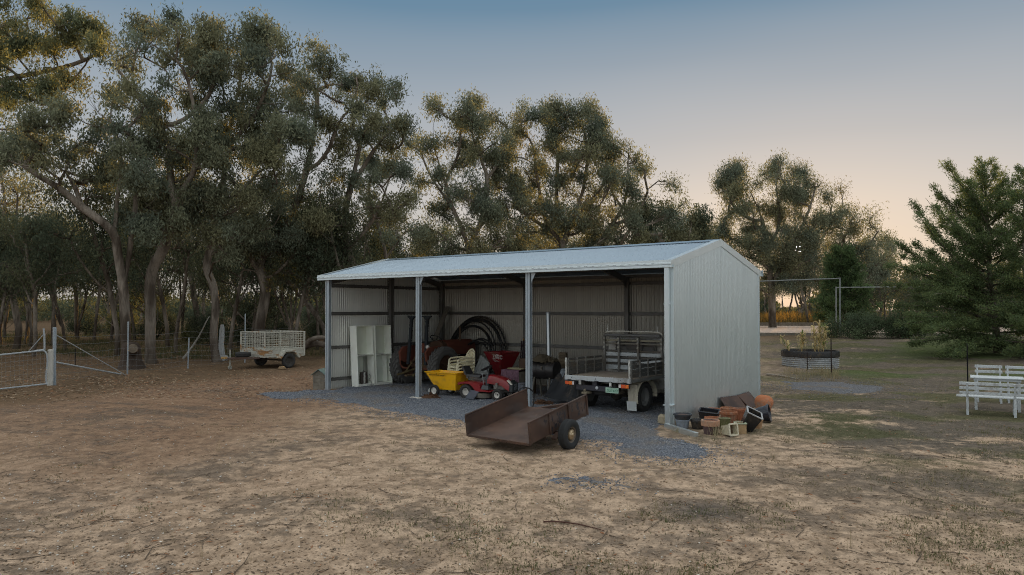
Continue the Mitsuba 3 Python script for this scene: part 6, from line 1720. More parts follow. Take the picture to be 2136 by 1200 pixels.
def corn(x, y, h, lean, seed, green, label, n=14):
    """A dried maize plant: a stalk and long curling leaves."""
    r = np.random.default_rng(seed)
    b = bc + [x, y, 0]
    b[2] = BZ + 0.52
    top = b + [lean[0], lean[1], h]
    sp_ = spline([b, b * 0.6 + top * 0.4 + [0.02, 0.02, 0.02], top], 12)
    k = thing('maize_plant', label, 'maize plant', 'dried maize plants in the raised bed')
    part(k, 'stalk', tube(sp_, np.linspace(0.020, 0.008, 12), 6), 'leaf', (0.48, 0.38, 0.19))
    for i in range(n):
        q = sp_[min(11, int(1 + i * 10.5 / n))]
        a = i * 2.6 + r.uniform(-0.5, 0.5)
        d = np.array([math.cos(a), math.sin(a), 0])
        ln = r.uniform(0.16, 0.36)
        up = r.uniform(0.12, 0.34)
        L_ = spline([q, q + d * ln * 0.35 + [0, 0, up], q + d * ln * 0.65 + [0, 0, up * 1.15], q + d * ln * r.uniform(0.6, 0.9) + [0, 0, up * r.uniform(0.3, 1.6) - 0.06]], 9)
        s = np.cross(d, [0, 0, 1.0])
        w = 0.024 * np.sin(np.linspace(0.25, PI, 9)) + 0.003
        P = np.stack([L_ + s * w[:, None], L_ + [0, 0, 0.008], L_ - s * w[:, None]], 1)
        c = (0.24, 0.29, 0.11) if r.random() < green * 0.7 else (0.66, 0.54, 0.29)
        part(k, 'blade', grid(P), 'leaf', np.array(c) * r.uniform(0.7, 1.2), smooth=True)


corn(0.30, 0.05, 1.02, (0.06, 0.0), 1, 0.2, 'tall dried straw coloured maize plant, tallest in the raised bed', 40)
corn(0.42, 0.20, 0.95, (0.10, 0.05), 2, 0.3, 'dried maize plant at the right of the clump in the raised bed', 36)
corn(0.22, -0.12, 0.80, (-0.04, 0.0), 3, 0.15, 'dried maize plant at the left of the clump in the raised bed', 34)
corn(-0.32, 0.0, 0.62, (0.02, 0.0), 4, 0.35, 'short half green maize plant standing alone in the raised bed', 30)
corn(-0.75, 0.0, 0.40, (-0.42, 0.05), 5, 0.4, 'maize plant flopping over the left rim of the raised bed', 9)


def picket(label, px, py, top, color=(0.040, 0.030, 0.028), name='picket', cat='picket', w=0.035, mat='matte', lean=0.0):
    g = on_ground(px, py)
    D = float((g - CAM) @ FW)
    t = at(px + lean, top, D)
    k = thing(name, label, cat)
    a, b = g - [0, 0, 0.15], t
    m = join(*[moved(box((0, 0, 0), (w, 0.006, 1.0)), (0, 0, 0), rot(0, 0, an)) for an in (0, 60, 120)])
    ln = np.linalg.norm(b - a)
    v = m[0] * [1, 1, ln] + (a + b) / 2
    part(k, 'post', (v, m[1]), mat, color, smooth=False)
    return k


picket('tall rusty picket right of the raised bed', 1734, 786, 708)
k = picket('rusty picket with a wire brace in front of the raised bed', 1684, 772, 735)
g = on_ground(1684, 772)
part(k, 'brace', tube([at(1685, 755, float((g - CAM) @ FW)), at(1696, 745, float((g - CAM) @ FW) + 0.1)], 0.010, 5), 'matte', (0.045, 0.035, 0.03))
picket('black picket behind the left end of the white bench', 2018, 800, 716, (0.018, 0.018, 0.02))

# the bowling green and its pipe frames
GZ = 0.63


def quad_sheet(pts, name, label, mat, z):
    P = [on_z(px, py, z) for px, py in pts]
    a, b, c, d = P
    U = np.linspace(0, 1, 60)[:, None, None]
    V = np.linspace(0, 1, 30)[None, :, None]
    S = (a * (1 - U) + b * U) * (1 - V) + (d * (1 - U) + c * U) * V
    put(name, grid(S), mat, smooth=True)
    labels[name] = {'label': label, 'category': name.replace('_', ' '), 'kind': 'structure'}
    return P


scene['court'] = two({'type': 'diffuse', 'reflectance': proc(lambda p, n, uv: mix((0.50, 0.385, 0.315), (0.62, 0.50, 0.42), fbm(p.x * 1.5, p.y * 1.5, 0.0, 4)))})
GP = quad_sheet([(1330, 696), (2240, 699), (2240, 681), (1330, 679.5)], 'bowling_green', 'flat pale pinkish bowling green beyond the lawn', 'court', GZ + 0.03)
ev = thing('timber_edging', 'grey sleeper edging along the near side of the bowling green', 'edging')
NS = 12
for i in range(NS):
    a, b = GP[0] + (GP[1] - GP[0]) * (i + 0.004) / NS, GP[0] + (GP[1] - GP[0]) * (i + 0.996) / NS
    part(ev, 'sleeper', bar(a - [0, 0, 0.04], b - [0, 0, 0.04], 0.10, 0.24, 0.01), 'wood', smooth=False)
ev2 = thing('timber_edging', 'low grey sleeper wall along the far side of the bowling green', 'edging')
for i in range(NS):
    a, b = GP[3] + (GP[2] - GP[3]) * (i + 0.004) / NS, GP[3] + (GP[2] - GP[3]) * (i + 0.996) / NS
    part(ev2, 'sleeper', bar(a + [0, 0, 0.16], b + [0, 0, 0.16], 0.12, 0.34, 0.01), 'wood', smooth=False)
PIPE = (0.40, 0.44, 0.46)


def frame(label, px, base_y, top_y, to_px, to_y, D, dto, r=0.055, double=False):
    k = thing('pipe_arch', label, 'pipe arch')
    b = at(px, base_y, D)
    b[2] = float(gz(b[0], b[1])) - 0.1
    t = at(px, top_y, D)
    e = at(to_px, to_y, dto)
    part(k, 'post', tube([b, t + [0, 0, r]], r, 10), 'matte', (0.22, 0.235, 0.235))
    eb = e.copy()
    eb[2] = b[2]
    part(k, 'post', tube([eb, e + [0, 0, r]], r, 10), 'matte', (0.22, 0.235, 0.235))
    part(k, 'crossbar', tube([t, e], r * 0.7, 8), 'matte', (0.22, 0.235, 0.235))


frame('tall grey pipe arch at the near edge of the green, by the bushes', 1752, 697, 581, 1500, 590, 46.5, 47.5, 0.048)
frame('lower grey pipe arch at the far side of the green', 1617, 681, 603, 1500, 603, 68, 68, 0.055)
frame('grey pipe arch running right behind the large conifer', 1744, 690, 600, 1990, 598, 50, 50, 0.045)

# white slatted garden furniture at the right edge
WH = (0.52, 0.555, 0.57)


def slat_bar(k, name, a, b, w, h, i=0):
    part(k, name, bar(a, b, w, h, 0.004), 'satin', np.array(WH) * (0.94 + 0.06 * ((i * 7) % 3) / 2), smooth=False, var=0.14, freq=12)


g0, g1 = on_ground(2018.5, 866), on_ground(2118.5, 873)
bl = np.linalg.norm(g1 - g0)
bn = thing('garden_bench', 'white slatted garden bench with its back to the viewer', 'bench', loc=(g0[0], g0[1], float(gz(g0[0], g0[1])) - 0.005), rz=math.degrees(math.atan2(g1[1] - g0[1], g1[0] - g0[0])))
SH, BH = 0.385, 0.69
for i, z in enumerate((0.465, 0.57, 0.665)):
    slat_bar(bn, 'back_slat', (-0.14, 0.012 - 0.02 * i, z), (bl + 0.26, 0.012 - 0.02 * i, z), 0.020, 0.062, i)
for i in range(5):
    slat_bar(bn, 'seat_slat', (-0.20, 0.06 + 0.085 * i, SH), (bl + 0.24, 0.06 + 0.085 * i, SH), 0.070, 0.020, i)
for x in (0.0, bl):
    slat_bar(bn, 'rear_leg', (x, 0.035, 0.0), (x, 0.035, SH + 0.03), 0.045, 0.05)
    slat_bar(bn, 'back_post', (x, 0.03, SH), (x, -0.035, BH), 0.045, 0.035)
    slat_bar(bn, 'front_leg', (x, 0.44, 0.0), (x, 0.40, SH - 0.02), 0.045, 0.05)
    slat_bar(bn, 'seat_rail', (x, 0.02, SH - 0.035), (x, 0.45, SH - 0.035), 0.04, 0.045)
    slat_bar(bn, 'foot_rail', (x, 0.04, 0.03), (x, 0.44, 0.03), 0.03, 0.04)
RZB = math.degrees(math.atan2(g1[1] - g0[1], g1[0] - g0[0]))


def local(x, y):
    c, s = math.cos(math.radians(RZB)), math.sin(math.radians(RZB))
    return np.array([g0[0] + c * x - s * y, g0[1] + s * x + c * y])


for i, (x0, lab) in enumerate(((0.06, 'white slatted garden table behind the bench, left one'), (1.14, 'white slatted garden table cut by the right edge of the picture'))):
    q = local(x0, 0.72)
    k = thing('garden_table', lab, 'table', loc=(q[0], q[1], float(gz(q[0], q[1]))), rz=RZB)
    for j in range(7):
        slat_bar(k, 'top_slat', (0.0, 0.02 + 0.098 * j, 0.70), (0.98, 0.02 + 0.098 * j, 0.70), 0.085, 0.022, j)
    slat_bar(k, 'apron', (0.06, 0.04, 0.66), (0.92, 0.04, 0.66), 0.02, 0.05)
    slat_bar(k, 'apron', (0.06, 0.58, 0.66), (0.92, 0.58, 0.66), 0.02, 0.05)
    for x in (0.10, 0.88):
        for y in (0.08, 0.54):
            slat_bar(k, 'leg', (x, y, 0.0), (x, y, 0.64), 0.05, 0.05)
for i, (px, lab) in enumerate(((2062, 'white slatted chair on the far side of the table, left one'), (2126, 'white slatted chair on the far side of the table, right one'))):
    q = on_ground(px, 838 + 2 * i)
    k = thing('garden_chair', lab, 'chair', loc=(q[0] - 0.27, q[1], float(gz(q[0], q[1]))), rz=RZB)
    for j, z in enumerate((0.71, 0.83)):
        slat_bar(k, 'back_slat', (0.0, 0.03 + 0.02 * j, z), (0.56, 0.03 + 0.02 * j, z), 0.020, 0.068, j)
    for j in range(4):
        slat_bar(k, 'seat_slat', (0.0, -0.40 + 0.10 * j, 0.42), (0.56, -0.40 + 0.10 * j, 0.42), 0.08, 0.02, j)
    for x in (0.05, 0.51):
        slat_bar(k, 'rear_leg', (x, 0.08, 0.0), (x, 0.0, 0.42), 0.04, 0.045)
        slat_bar(k, 'back_post', (x, 0.0, 0.41), (x, 0.06, 0.87), 0.04, 0.035)
        slat_bar(k, 'front_leg', (x, -0.40, 0.0), (x, -0.38, 0.41), 0.04, 0.045)
g = on_ground(1655, 786)
one('fallen_stick', 'pale fallen stick on the lawn near the gravel patch', 'stick', tube(spline([on_ground(1600, 783) + [0, 0, 0.03], on_ground(1640, 789) + [0, 0, 0.05], on_ground(1665, 793) + [0, 0, 0.03]], 14), np.linspace(0.03, 0.012, 14), 6), 'matte', (0.28, 0.25, 0.21))
# ------------------------------------------------------------------ fence, gate, stumps and the kennel to the left
GALV = (0.36, 0.39, 0.41)
gl = on_ground(105, 805)
DG = float((gl - CAM) @ FW)
gt = thing('farm_gate', 'galvanised pipe farm gate with wire mesh at the left edge', 'gate')
A = [at(98, 803, DG), at(98, 740, DG), at(92, 731.5, DG - 0.01)]
far = on_ground(-160, 836)
DF = float((far - CAM) @ FW)
topl, botl = at(-160, 757, DF), at(-160, 829, DF)
part(gt, 'frame', tube(np.vstack([spline([at(98, 803, DG), at(98.5, 760, DG), at(98, 742, DG), at(95, 734, DG), at(88, 731.5, DG)], 20), [topl]]), 0.022, 8), 'matte', GALV)
part(gt, 'bottom_rail', tube([at(98, 801, DG), botl], 0.022, 8), 'matte', GALV)
n = 26
vt = []
for i in range(n):
    q = (i + 0.5) / n
    a, b = at(97, 801, DG) * (1 - q) + botl * q, at(97, 733, DG) * (1 - q) + topl * q
    vt.append([a, (a + b) / 2, b])
hz = []
for j in range(7):
    q = (j + 0.5) / 7
    a, b = at(97, 801, DG) * (1 - q) + at(97, 733, DG) * q, botl * (1 - q) + topl * q
    hz.append([a, (a + b) / 2, b])
part(gt, 'wire_mesh', tubes(np.array(vt + hz), np.full((n + 7, 3), 0.0024), 4), 'matte', (0.24, 0.25, 0.25), kind='stuff')
part(gt, 'upright_pipe', tube([at(93, 729.5, DG), at(92.5, 700, DG), at(91, 685, DG)], 0.026, 8), 'matte', GALV)
part(gt, 'pipe_strap', tube([at(93, 729.5, DG), at(73, 732, DG + 0.1)], 0.020, 8), 'matte', GALV)
part(gt, 'stay', tube([at(90, 699, DG), at(58, 735.5, DG + 0.2)], 0.012, 6), 'matte', GALV)
dr_ = on_ground(105, 804)
wp = thing('strainer_post', 'short white ribbed pipe post between the gate and the steel post', 'fence post', loc=(dr_[0], dr_[1], float(gz(dr_[0], dr_[1]))))
HP = float(at(105, 730, DG)[2] - gz(dr_[0], dr_[1]))
part(wp, 'pipe', lathe([(0.08, -0.1)] + [(0.078 + 0.006 * (i % 2), HP * i / 24) for i in range(25)] + [(0.06, HP), (0.001, HP - 0.01)], 18), 'matte', (0.50, 0.49, 0.45), smooth=True)
ep = on_ground(114, 804)
DE = float((ep - CAM) @ FW)
sp1 = thing('end_post', 'tall galvanised steel end post of the fence with two stays', 'fence post')
part(sp1, 'post', join(bar(ep - [0, 0, 0.2], at(113.5, 683, DE), 0.075, 0.05, 0.004), bar(ep - [-0.05, 0.02, 0.2], at(117, 684, DE), 0.012, 0.06, 0.002)), 'galv', smooth=False)
fa, fb = on_ground(262, 783), on_ground(252, 781)
part(sp1, 'stay', tube([at(117, 699, DE), fa], 0.014, 7), 'matte', GALV)
part(sp1, 'stay', tube([at(117, 756, DE), fb], 0.024, 8), 'matte', GALV)
P267, P393, P511 = on_ground(266, 781), on_ground(392, 769), on_ground(511, 757)
tops = [at(117, 690, DE)]
for px, py, ty, lab, lean in ((266, 781, 671, 'tall slim steel fence post before the sawn stump', 2), (392, 769, 705, 'short steel fence post in the middle of the wire fence', 2.5), (511, 757, 655, 'slim steel fence post rising behind the caged trailer', 1)):
    g = on_ground(px, py)
    D = float((g - CAM) @ FW)
    k = thing('fence_post', lab, 'fence post')
    part(k, 'post', join(bar(g - [0, 0, 0.2], at(px + lean, ty, D), 0.035, 0.03, 0.003), bar(g - [0, 0.02, 0.2], at(px + lean, ty, D) - [0, 0.02, 0], 0.006, 0.035)), 'galv', smooth=False)
dp = on_ground(157, 762)
picket('short dark picket beyond the fence stays', 157, 764, 727, (0.03, 0.028, 0.026), 'fence_post', 'fence post')
wr = thing('fence_wire', 'thin wires of the stock fence strung from post to post', 'fence wire')
bases = [ep, P267, P393, P511, on_ground(650, 742)]
for j, h in enumerate((0.15, 0.32, 0.50, 0.70, 0.92, 1.18, 1.40)):
    pts = []
    for a, b in zip(bases[:-1], bases[1:]):
        for q in (0, 0.25, 0.5, 0.75):
            p = a * (1 - q) + b * q
            p[2] = float(gz(p[0], p[1])) + h - 0.05 * math.sin(q * PI)
            pts.append(p)
    part(wr, 'wire', tube(pts, 0.0035, 4), 'matte', (0.20, 0.20, 0.20))
dv = []
for a, b in zip(bases[:-1], bases[1:]):
    m = int(np.linalg.norm(b - a) / 0.32)
    for i in range(m):
        p = a * (1 - i / m) + b * i / m
        z = float(gz(p[0], p[1]))
        dv.append([[p[0], p[1], z + 0.13], [p[0], p[1], z + 0.5], [p[0], p[1], z + 0.9]])
part(wr, 'dropper', tubes(np.array(dv), np.full((len(dv), 3), 0.0022), 4), 'matte', (0.18, 0.18, 0.18), kind='stuff')
# wires at the far left behind the gate
wr2 = thing('fence_wire', 'wires of the paddock fence running behind the gate', 'fence wire')
for j, h in enumerate((0.35, 0.65, 0.95, 1.25)):
    pts = []
    for px, py in ((88, 770), (-40, 782), (-200, 800)):
        p = on_ground(px, py)
        p[2] += h
        pts.append(p)
    part(wr2, 'wire', tube(pts, 0.0035, 4), 'matte', (0.17, 0.17, 0.17))

# sawn stump, dead stub, bent stick, fallen logs
g = on_ground(262, 769)
D = float((g - CAM) @ FW)
st_ = thing('tree_stump', 'big dark stump with a pale sawn face looking this way', 'tree stump', loc=(g[0], g[1] + 0.2, float(gz(g[0], g[1]))))
a = np.linspace(0, 2 * PI, 37)[:-1]
rows = []
for z, rr in ((-0.1, 0.56), (0.08, 0.46), (0.3, 0.38), (0.6, 0.35), (0.82, 0.33), (0.96, 0.24), (1.00, 0.14), (1.0, 0.01)):
    w = 1 + 0.22 * (meshkit.fbm(np.stack([np.cos(a) * 1.6, np.sin(a) * 1.6, 0 * a + z * 0.6], -1), 3, 4) - 0.5) * 2
    rows.append(np.stack([rr * w * np.cos(a), rr * w * np.sin(a), 0 * a + z], -1))
R_ = np.array(rows)
R_ = np.concatenate([R_, R_[:, :1]], 1)
part(st_, 'bark', (grid(R_)[0], grid(R_)[1][:, ::-1]), 'matte', (0.055, 0.040, 0.031), smooth=True, var=0.5, freq=7)
d = (CAM - g) * [1, 1, 0]
d /= np.linalg.norm(d)
lg = np.array([0.12, 0, 0.72]) + d * 0.30
part(st_, 'limb_stub', tube([np.array([0.1, 0, 0.66]), lg, lg + d * 0.22 + [0, 0, 0.05]], [0.26, 0.20, 0.175], 18), 'matte', (0.055, 0.040, 0.031), var=0.5, freq=7)
e = lg + d * 0.225 + [0, 0, 0.05]
fa_ = frame_of(d + [0, 0, 0.2])
face = lathe([(0.001, 0.006), (0.06, 0.008), (0.10, 0.005), (0.135, 0.007), (0.16, 0.004), (0.172, -0.01)], 26)
part(st_, 'sawn_face', (np.asarray(face[0]) @ np.stack(fa_).astype(float) + e, face[1]), 'matte', (0.135, 0.108, 0.080), var=0.5, freq=9)
g = on_ground(464, 752)
D = float((g - CAM) @ FW)
one('dead_stub', 'silver grey dead stub standing beside the kinked gum', 'dead tree', wobble(join(tube([g - [0, 0, 0.1], at(462, 720, D), at(463, 690, D), at(464, 678, D)], [0.16, 0.11, 0.10, 0.07], 12), tube([g, at(475, 745, D)], [0.15, 0.10], 10)), 0.04, 2), 'matte', (0.36, 0.37, 0.37), smooth=40, var=0.35, freq=5)
D = float((on_ground(383, 752) - CAM) @ FW)
one('bent_stick', 'long pale bent dead branch leaning by the short fence post', 'branch', tube(spline([at(382, 749, D), at(402, 722, D + .1), at(416, 700, D), at(430, 672, D - .2), at(437, 660, D)], 22), np.linspace(0.055, 0.018, 22), 7), 'matte', (0.30, 0.285, 0.255), smooth=True)
r = np.random.default_rng(12)
for i, (xa, ya, xb, yb, rr, lab) in enumerate(((640, 716, 682, 706, 0.13, 'upper grey fallen log behind the caged trailer'), (634, 724, 684, 722, 0.16, 'lower thick fallen log behind the caged trailer'), (655, 712, 680, 730, 0.07, 'thin pale fallen branch across the logs by the shed'))):
    D = 33.5 + 0.4 * i
    a_, b_ = at(xa, ya, D), at(xb, yb, D - 0.3)
    sh = [a_, a_ * 0.6 + b_ * 0.4 + [0, 0, 0.12], b_]
    one('fallen_log', lab, 'fallen log', wobble(tube(spline(sh, 16), np.linspace(rr, rr * 0.7, 16), 10), 0.03, 2, i), 'bark' if i < 2 else 'matte', None if i < 2 else (0.36, 0.35, 0.33), smooth=40)
# kennel
g = on_ground(662, 812)
kn = thing('kennel', 'small weathered timber kennel with a green tin roof at the left shed corner', 'kennel', loc=(g[0], g[1] + 0.12, float(gz(g[0], g[1])) - 0.01), rz=33)
for i in range(4):
    part(kn, 'front_board', box((0, -0.16 - 0.004 * (i % 2), 0.055 + 0.098 * i), (0.34, 0.018, 0.094), 0.004, rot(0, 0.8 * (i % 3 - 1), 0)), 'wood', smooth=False)
part(kn, 'gable_board', prism([(-0.20, 0.40), (0.20, 0.40), (0.0, 0.55)], -0.165, -0.147, 'xz'), 'wood', smooth=False)
part(kn, 'side_panel', box((-0.16, 0.10, 0.20), (0.016, 0.50, 0.40)), 'wood', smooth=False)
part(kn, 'side_panel', box((0.16, 0.10, 0.20), (0.016, 0.50, 0.40)), 'wood', smooth=False)
for s in (-1, 1):
    part(kn, 'roof_sheet', bar((s * 0.115, -0.24, 0.485), (s * 0.115, 0.42, 0.485), 0.29, 0.010, 0.003, -s * 36.5), 'matte', (0.13, 0.20, 0.20), smooth=False)
# ------------------------------------------------------------------ what lies and grows on the ground
def in_view(n, y0, y1, r, x0=-60, x1=2200, power=1.0):
    """Ground points spread over the picture between two rows."""
    px = r.uniform(x0, x1, n)
    py = y1 - (y1 - y0) * r.random(n) ** power
    d = FW[None] + RT[None] * ((px - 1068) / FPX)[:, None] - UP[None] * ((py - 600) / FPX)[:, None]
    p = CAM[None] + d * ((-CAM[2] - 0.02) / d[:, 2])[:, None]
    p[:, 2] = gz(p[:, 0], p[:, 1])
    return p, px, py


def free(p):
    """Not inside the shed nor on its gravel."""
    x, y = p[:, 0], p[:, 1]
    return ~((x > -10.5) & (x < 0.5) & (y > -1.2) & (y < 5.2))


r = np.random.default_rng(900)


def grass(p, h, n, col, seed, wide=0.006, spread=0.05, lean=0.5):
    r = np.random.default_rng(seed)
    N = len(p) * n
    b = np.repeat(p, n, 0) + np.c_[r.normal(size=(N, 2)) * np.repeat(spread * np.ones(len(p)), n)[:, None], np.zeros(N)]
    b[:, 2] -= 0.012
    hh = np.repeat(h, n) * r.uniform(0.5, 1.2, N)
    a = r.uniform(0, 2 * PI, N)
    d = np.stack([np.cos(a), np.sin(a), 0 * a], -1)
    s = np.stack([-np.sin(a), np.cos(a), 0 * a], -1)
    w = (wide * r.uniform(0.6, 1.3, N))[:, None]
    l = (lean * r.uniform(0.1, 1.0, N) * hh)[:, None]
    m = b + d * l * 0.35 + np.c_[np.zeros((N, 2)), hh * 0.6]
    t = b + d * l + np.c_[np.zeros((N, 2)), hh]
    v = np.stack([b - s * w, b + s * w, m - s * w * 0.7, m + s * w * 0.7, t], 1).reshape(-1, 3)
    k = np.arange(N)[:, None] * 5
    f = np.vstack([k + [0, 1, 3], k + [0, 3, 2], k + [2, 3, 4]])
    c = np.repeat(col, n, 0) * r.uniform(0.7, 1.3, N)[:, None]
    return (v, f), np.repeat(np.clip(c, 0, 1), 5, 0)


def lawn_mask(p):
    x, y = p[:, 0], p[:, 1]
    big = meshkit.fbm(np.stack([x * 0.33 + 3, y * 0.33, 0 * x], -1), 3, 0)
    return sstep(-4, 5, x + 0.3 * y + 4 * (big - 0.5)) * sstep(-5, 3, y + 0.6 * x - 2.5)


# green and dry tufts
P, px, py = in_view(13000, 690, 1215, r, power=0.8)
clump = meshkit.fbm(np.stack([P[:, 0] * 0.9, P[:, 1] * 0.9, 0 * px], -1), 3, 21)
right = sstep(500, 1500, px)
front = sstep(1010, 1170, py) * sstep(250, 700, px)
want = np.clip(0.05 + 0.5 * lawn_mask(P) + 0.55 * front + 0.12 * right, 0, 1) * sstep(0.44, 0.60, clump)
ok = (r.random(len(P)) < want) & free(P) & (np.linalg.norm(P[:, :2] - CAM[:2], axis=1) < 34)
P = P[ok]
tone = np.array([(0.150, 0.155, 0.072), (0.180, 0.168, 0.085), (0.125, 0.135, 0.068), (0.235, 0.195, 0.12)])[r.integers(0, 4, len(P))]
m, c = grass(P, r.uniform(0.016, 0.052, len(P)), 22, tone, 901, 0.0042, 0.085, 1.6)
one('grass', 'low green and straw coloured grass tufts scattered over the bare earth', 'grass', m, 'leaf', c, kind='stuff', smooth=False)
# stiff dry tussocks and stalks
P, px, py = in_view(2600, 740, 1215, r)
ok = free(P) & (r.random(len(P)) < 0.10 + 0.25 * lawn_mask(P))
P = P[ok]
m, c = grass(P, r.uniform(0.08, 0.20, len(P)), 5, np.tile([(0.38, 0.31, 0.19)], (len(P), 1)), 902, 0.0022, 0.03, 0.5)
one('dry_grass', 'thin dry straw stalks standing among the short tufts', 'dry grass', m, 'leaf', c, kind='stuff', smooth=False)
for i, (x, y, n, h, lab) in enumerate(((1494, 908, 70, 0.26, 'bleached grass tussock in front of the purple brown pot'), (1412, 902, 30, 0.12, 'small dry weed by the downpipe elbow'))):
    g = on_ground(x, y)
    m, c = grass(np.array([g]), np.array([h]), n, np.array([(0.42, 0.38, 0.25)]), 910 + i, 0.004, 0.05, 0.9)
    one('grass_tussock', lab, 'grass tussock', m, 'leaf', c, smooth=False)
P = np.array([on_ground(x, y) for x, y in zip(r.uniform(1640, 1760, 70), r.uniform(770, 796, 70))])
m, c = grass(P, r.uniform(0.12, 0.35, len(P)), 9, np.tile([(0.34, 0.28, 0.17)], (len(P), 1)), 915, 0.006, 0.09, 0.9)
one('dry_weeds', 'dry weeds in front of the raised bed', 'weeds', m, 'leaf', c, kind='stuff', smooth=False)


def bits(p, size, flat, seed, sides=6):
    """Small stones or crumbs: one squashed octahedron each, turned at random."""
    r = np.random.default_rng(seed)
    N = len(p)
    o = np.array([(1, 0, 0), (-1, 0, 0), (0, 1, 0), (0, -1, 0), (0, 0, 1), (0, 0, -1)], float)
    f = np.array([(0, 2, 4), (2, 1, 4), (1, 3, 4), (3, 0, 4), (2, 0, 5), (1, 2, 5), (3, 1, 5), (0, 3, 5)])
    s = size[:, None, None] * (o[None] * r.uniform(0.6, 1.2, (N, 6, 1)) * [1, 1, flat])
    a = r.uniform(0, 2 * PI, N)
    c, q = np.cos(a)[:, None], np.sin(a)[:, None]
    v = np.stack([s[..., 0] * c - s[..., 1] * q, s[..., 0] * q + s[..., 1] * c, s[..., 2]], -1) + p[:, None] + np.array([0, 0, 1]) * (size * flat * 0.5)[:, None, None]
    return v.reshape(-1, 3), (np.arange(N)[:, None, None] * 6 + f[None]).reshape(-1, 3)


# loose stones strewn over the gravel and its edges
k = r.choice(len(pad_pts), 15000)
P = pad_pts[k] + np.c_[r.normal(size=(15000, 2)) * 0.05, np.zeros(15000)]
P = P[P[:, 1] < 2.6]
col = np.array([(0.14, 0.155, 0.185), (0.22, 0.24, 0.27), (0.10, 0.112, 0.135), (0.30, 0.31, 0.32)])[r.integers(0, 4, len(P))]
one('gravel_stones', 'loose blue grey stones over the gravel floor', 'gravel', bits(P, r.uniform(0.008, 0.018, len(P)), 0.7, 1), 'matte', np.repeat(col, 6, 0), kind='stuff', smooth=False)
edge = np.array(PAD)[[1, 2, 3, 4, 5, 6, 7, 8, 9, 10, 11, 12, 13, 14]]
t = r.uniform(0, len(edge) - 1.001, 5000)
i = t.astype(int)
q = edge[i] * (1 - (t - i))[:, None] + edge[i + 1] * (t - i)[:, None] + r.normal(size=(5000, 2)) * 0.35
P = np.c_[q, gz(q[:, 0], q[:, 1])]
xs = np.array([(1.5, -5.2)]) + r.normal(size=(350, 2)) * [0.3, 0.25]
xs2 = np.array([(0.4, 9.3)]) + r.normal(size=(1800, 2)) * [1.2, 1.5]
Q = np.vstack([xs, xs2])
P = np.vstack([P, np.c_[Q, gz(Q[:, 0], Q[:, 1])]])
col = np.array([(0.14, 0.155, 0.185), (0.21, 0.22, 0.245), (0.10, 0.112, 0.135)])[r.integers(0, 3, len(P))]
one('strewn_gravel', 'stray gravel scattered on the earth round the gravel floor', 'gravel', bits(P, r.uniform(0.007, 0.017, len(P)), 0.7, 2), 'matte', np.repeat(col, 6, 0), kind='stuff', smooth=False)
# pale quartz pebbles and earth crumbs
P, px, py = in_view(1900, 790, 1215, r, x1=1500)
P = P[free(P) & (r.random(len(P)) < 0.25 + 0.75 * sstep(900, 300, px))]
one('quartz_pebbles', 'small white quartz pebbles dotted over the earth', 'pebbles', bits(P, r.uniform(0.006, 0.017, len(P)), 0.7, 3), 'matte', np.repeat(np.array([(0.60, 0.56, 0.50)]) * r.uniform(0.6, 1.1, (len(P), 1)), 6, 0), kind='stuff', smooth=False)
P, px, py = in_view(16000, 800, 1230, r, power=1.25)
P = P[free(P)]
col = np.array([(0.31, 0.23, 0.16), (0.24, 0.175, 0.12), (0.17, 0.13, 0.095), (0.36, 0.275, 0.20)])[r.integers(0, 4, len(P))]
one('earth_crumbs', 'crumbs of earth and small stones on the bare ground', 'earth crumbs', bits(P, r.uniform(0.005, 0.016, len(P)) * np.where(r.random(len(P)) < 0.05, 1.8, 1.0), 0.6, 4), 'matte', np.repeat(col, 6, 0), kind='stuff', smooth=False)


# leaf litter: bark strips, gum leaves, twigs
def litter(p, length, width, col, seed, lift=0.006):
    r = np.random.default_rng(seed)
    N = len(p)
    a = r.uniform(0, 2 * PI, N)
    d = np.stack([np.cos(a), np.sin(a), r.uniform(-0.12, 0.25, N)], -1)
    s = np.stack([-np.sin(a), np.cos(a), r.uniform(-0.4, 0.4, N)], -1)
    l, w = length[:, None], width[:, None]
    c = p + [0, 0, lift]
    v = np.stack([c - d * l / 2, c - s * w / 2 + [0, 0, 0.004], c + d * l / 2, c + s * w / 2], 1).reshape(-1, 3)
    k = np.arange(N)[:, None] * 4
    return (v, np.vstack([k + [0, 1, 2], k + [0, 2, 3]])), np.repeat(col, 4, 0)


P1, px, py = in_view(4200, 790, 1230, r, power=1.1)
P1 = P1[free(P1)]
P2, px, py = in_view(9000, 735, 830, r, -60, 680)
P2 = P2[free(P2)]
P3 = np.array([on_ground(x, y) for x, y in zip(r.uniform(180, 330, 500), 795 - r.uniform(-8, 10, 500) - np.linspace(0, 1, 500) * 0)])
P = np.vstack([P1, P2, P3])
col = np.array([(0.16, 0.105, 0.062), (0.24, 0.165, 0.10), (0.10, 0.07, 0.048), (0.36, 0.28, 0.20), (0.26, 0.12, 0.06)])[r.integers(0, 5, len(P))]
near = np.r_[np.full(len(P1), 1.0), np.full(len(P2), 1.7), np.full(len(P3), 1.8)]
m, c = litter(P, r.uniform(0.03, 0.10, len(P)) * near, r.uniform(0.006, 0.020, len(P)) * near, col, 6)
one('leaf_litter', 'dry brown gum leaves and bark strips littering the ground', 'leaf litter', m, 'matte', c, kind='stuff', smooth=False)
P, px, py = in_view(170, 760, 1220, r, power=1.1)
P = P[free(P)]
tw = []
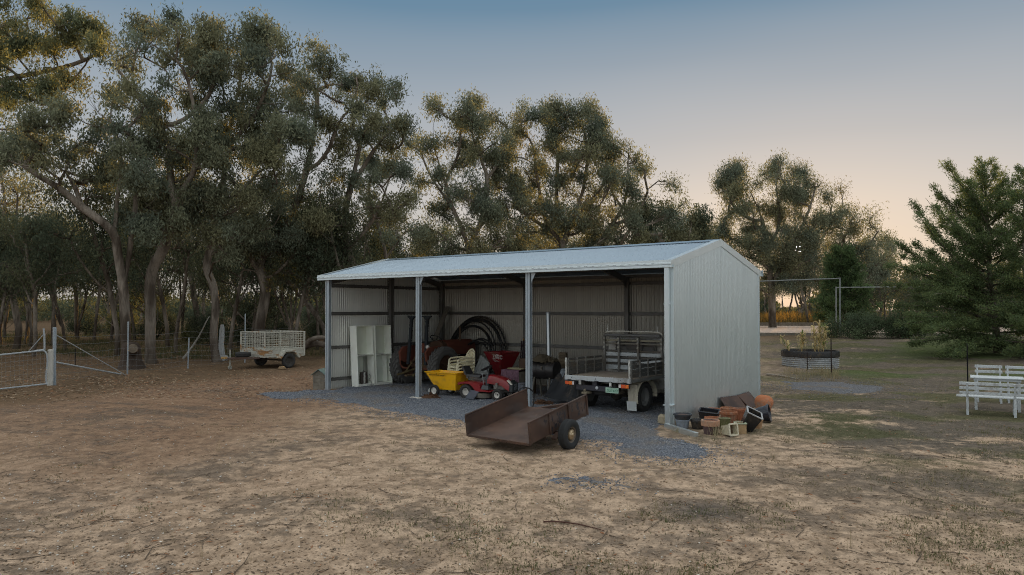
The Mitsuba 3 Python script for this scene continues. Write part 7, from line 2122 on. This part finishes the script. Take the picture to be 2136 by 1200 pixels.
for p in P:
    a, l = r.uniform(0, 2 * PI), r.uniform(0.12, 0.55)
    d = np.array([math.cos(a), math.sin(a), 0]) * l
    e = p + d
    mid = p + d * 0.5 + np.array([-d[1], d[0], 0]) * r.uniform(-0.2, 0.2)
    tw.append([[p[0], p[1], p[2] + 0.008], [mid[0], mid[1], float(gz(mid[0], mid[1])) + 0.016], [e[0], e[1], float(gz(e[0], e[1])) + 0.008]])
one('twigs', 'thin dead twigs lying about on the ground', 'twigs', tubes(np.array(tw), np.tile([0.005, 0.004, 0.002], (len(tw), 1)), 4), 'matte', (0.13, 0.10, 0.075), kind='stuff', smooth=True)
one('fallen_stick', 'dark red brown stick lying on the bare earth in the foreground', 'stick', tube(spline([on_ground(1133, 1091) + [0, 0, 0.012], on_ground(1170, 1093) + [0, 0, 0.02], on_ground(1215, 1098) + [0, 0, 0.012], on_ground(1260, 1110) + [0, 0, 0.012]], 20), np.linspace(0.010, 0.004, 20), 6), 'matte', (0.09, 0.045, 0.035), smooth=True)
# ferny ground cover and shadowy grass under the woodland trees, then golden grass added for the orange glow beyond the green
P = []
for _ in range(2300):
    x, D = r.uniform(-150, 830), r.uniform(34, 75)
    q = at(x, 650, D)
    P.append((q[0], q[1], float(gz(q[0], q[1]))))
P = np.array(P)
P = P[r.random(len(P)) < sstep(0.36, 0.58, meshkit.fbm(P * [0.25, 0.25, 0], 3, 5))]
tone = np.array([(0.10, 0.105, 0.050), (0.14, 0.120, 0.058), (0.085, 0.10, 0.055)])[r.integers(0, 3, len(P))]
m, c = grass(P, r.uniform(0.10, 0.42, len(P)), 22, tone, 920, 0.009, 0.25, 1.1)
one('undergrowth', 'coarse grass and bracken under the woodland trees', 'undergrowth', m, 'leaf', c, kind='stuff', smooth=False)
P = []
for _ in range(2200):
    x, D = r.uniform(1500, 1790), r.uniform(75, 125)
    q = at(x, 650, D)
    P.append((q[0], q[1], float(gz(q[0], q[1]))))
P = np.array(P)
m, c = grass(P, r.uniform(0.4, 1.5, len(P)), 9, np.tile([(0.24, 0.165, 0.06)], (len(P), 1)), 921, 0.035, 0.4, 0.7)  # golden blades added to imitate the low orange glow between the trunks
one('tall_dry_grass', 'added tall golden grass for the orange glow beyond the bowling green', 'dry grass', m, 'leaf', c, kind='stuff', smooth=False)
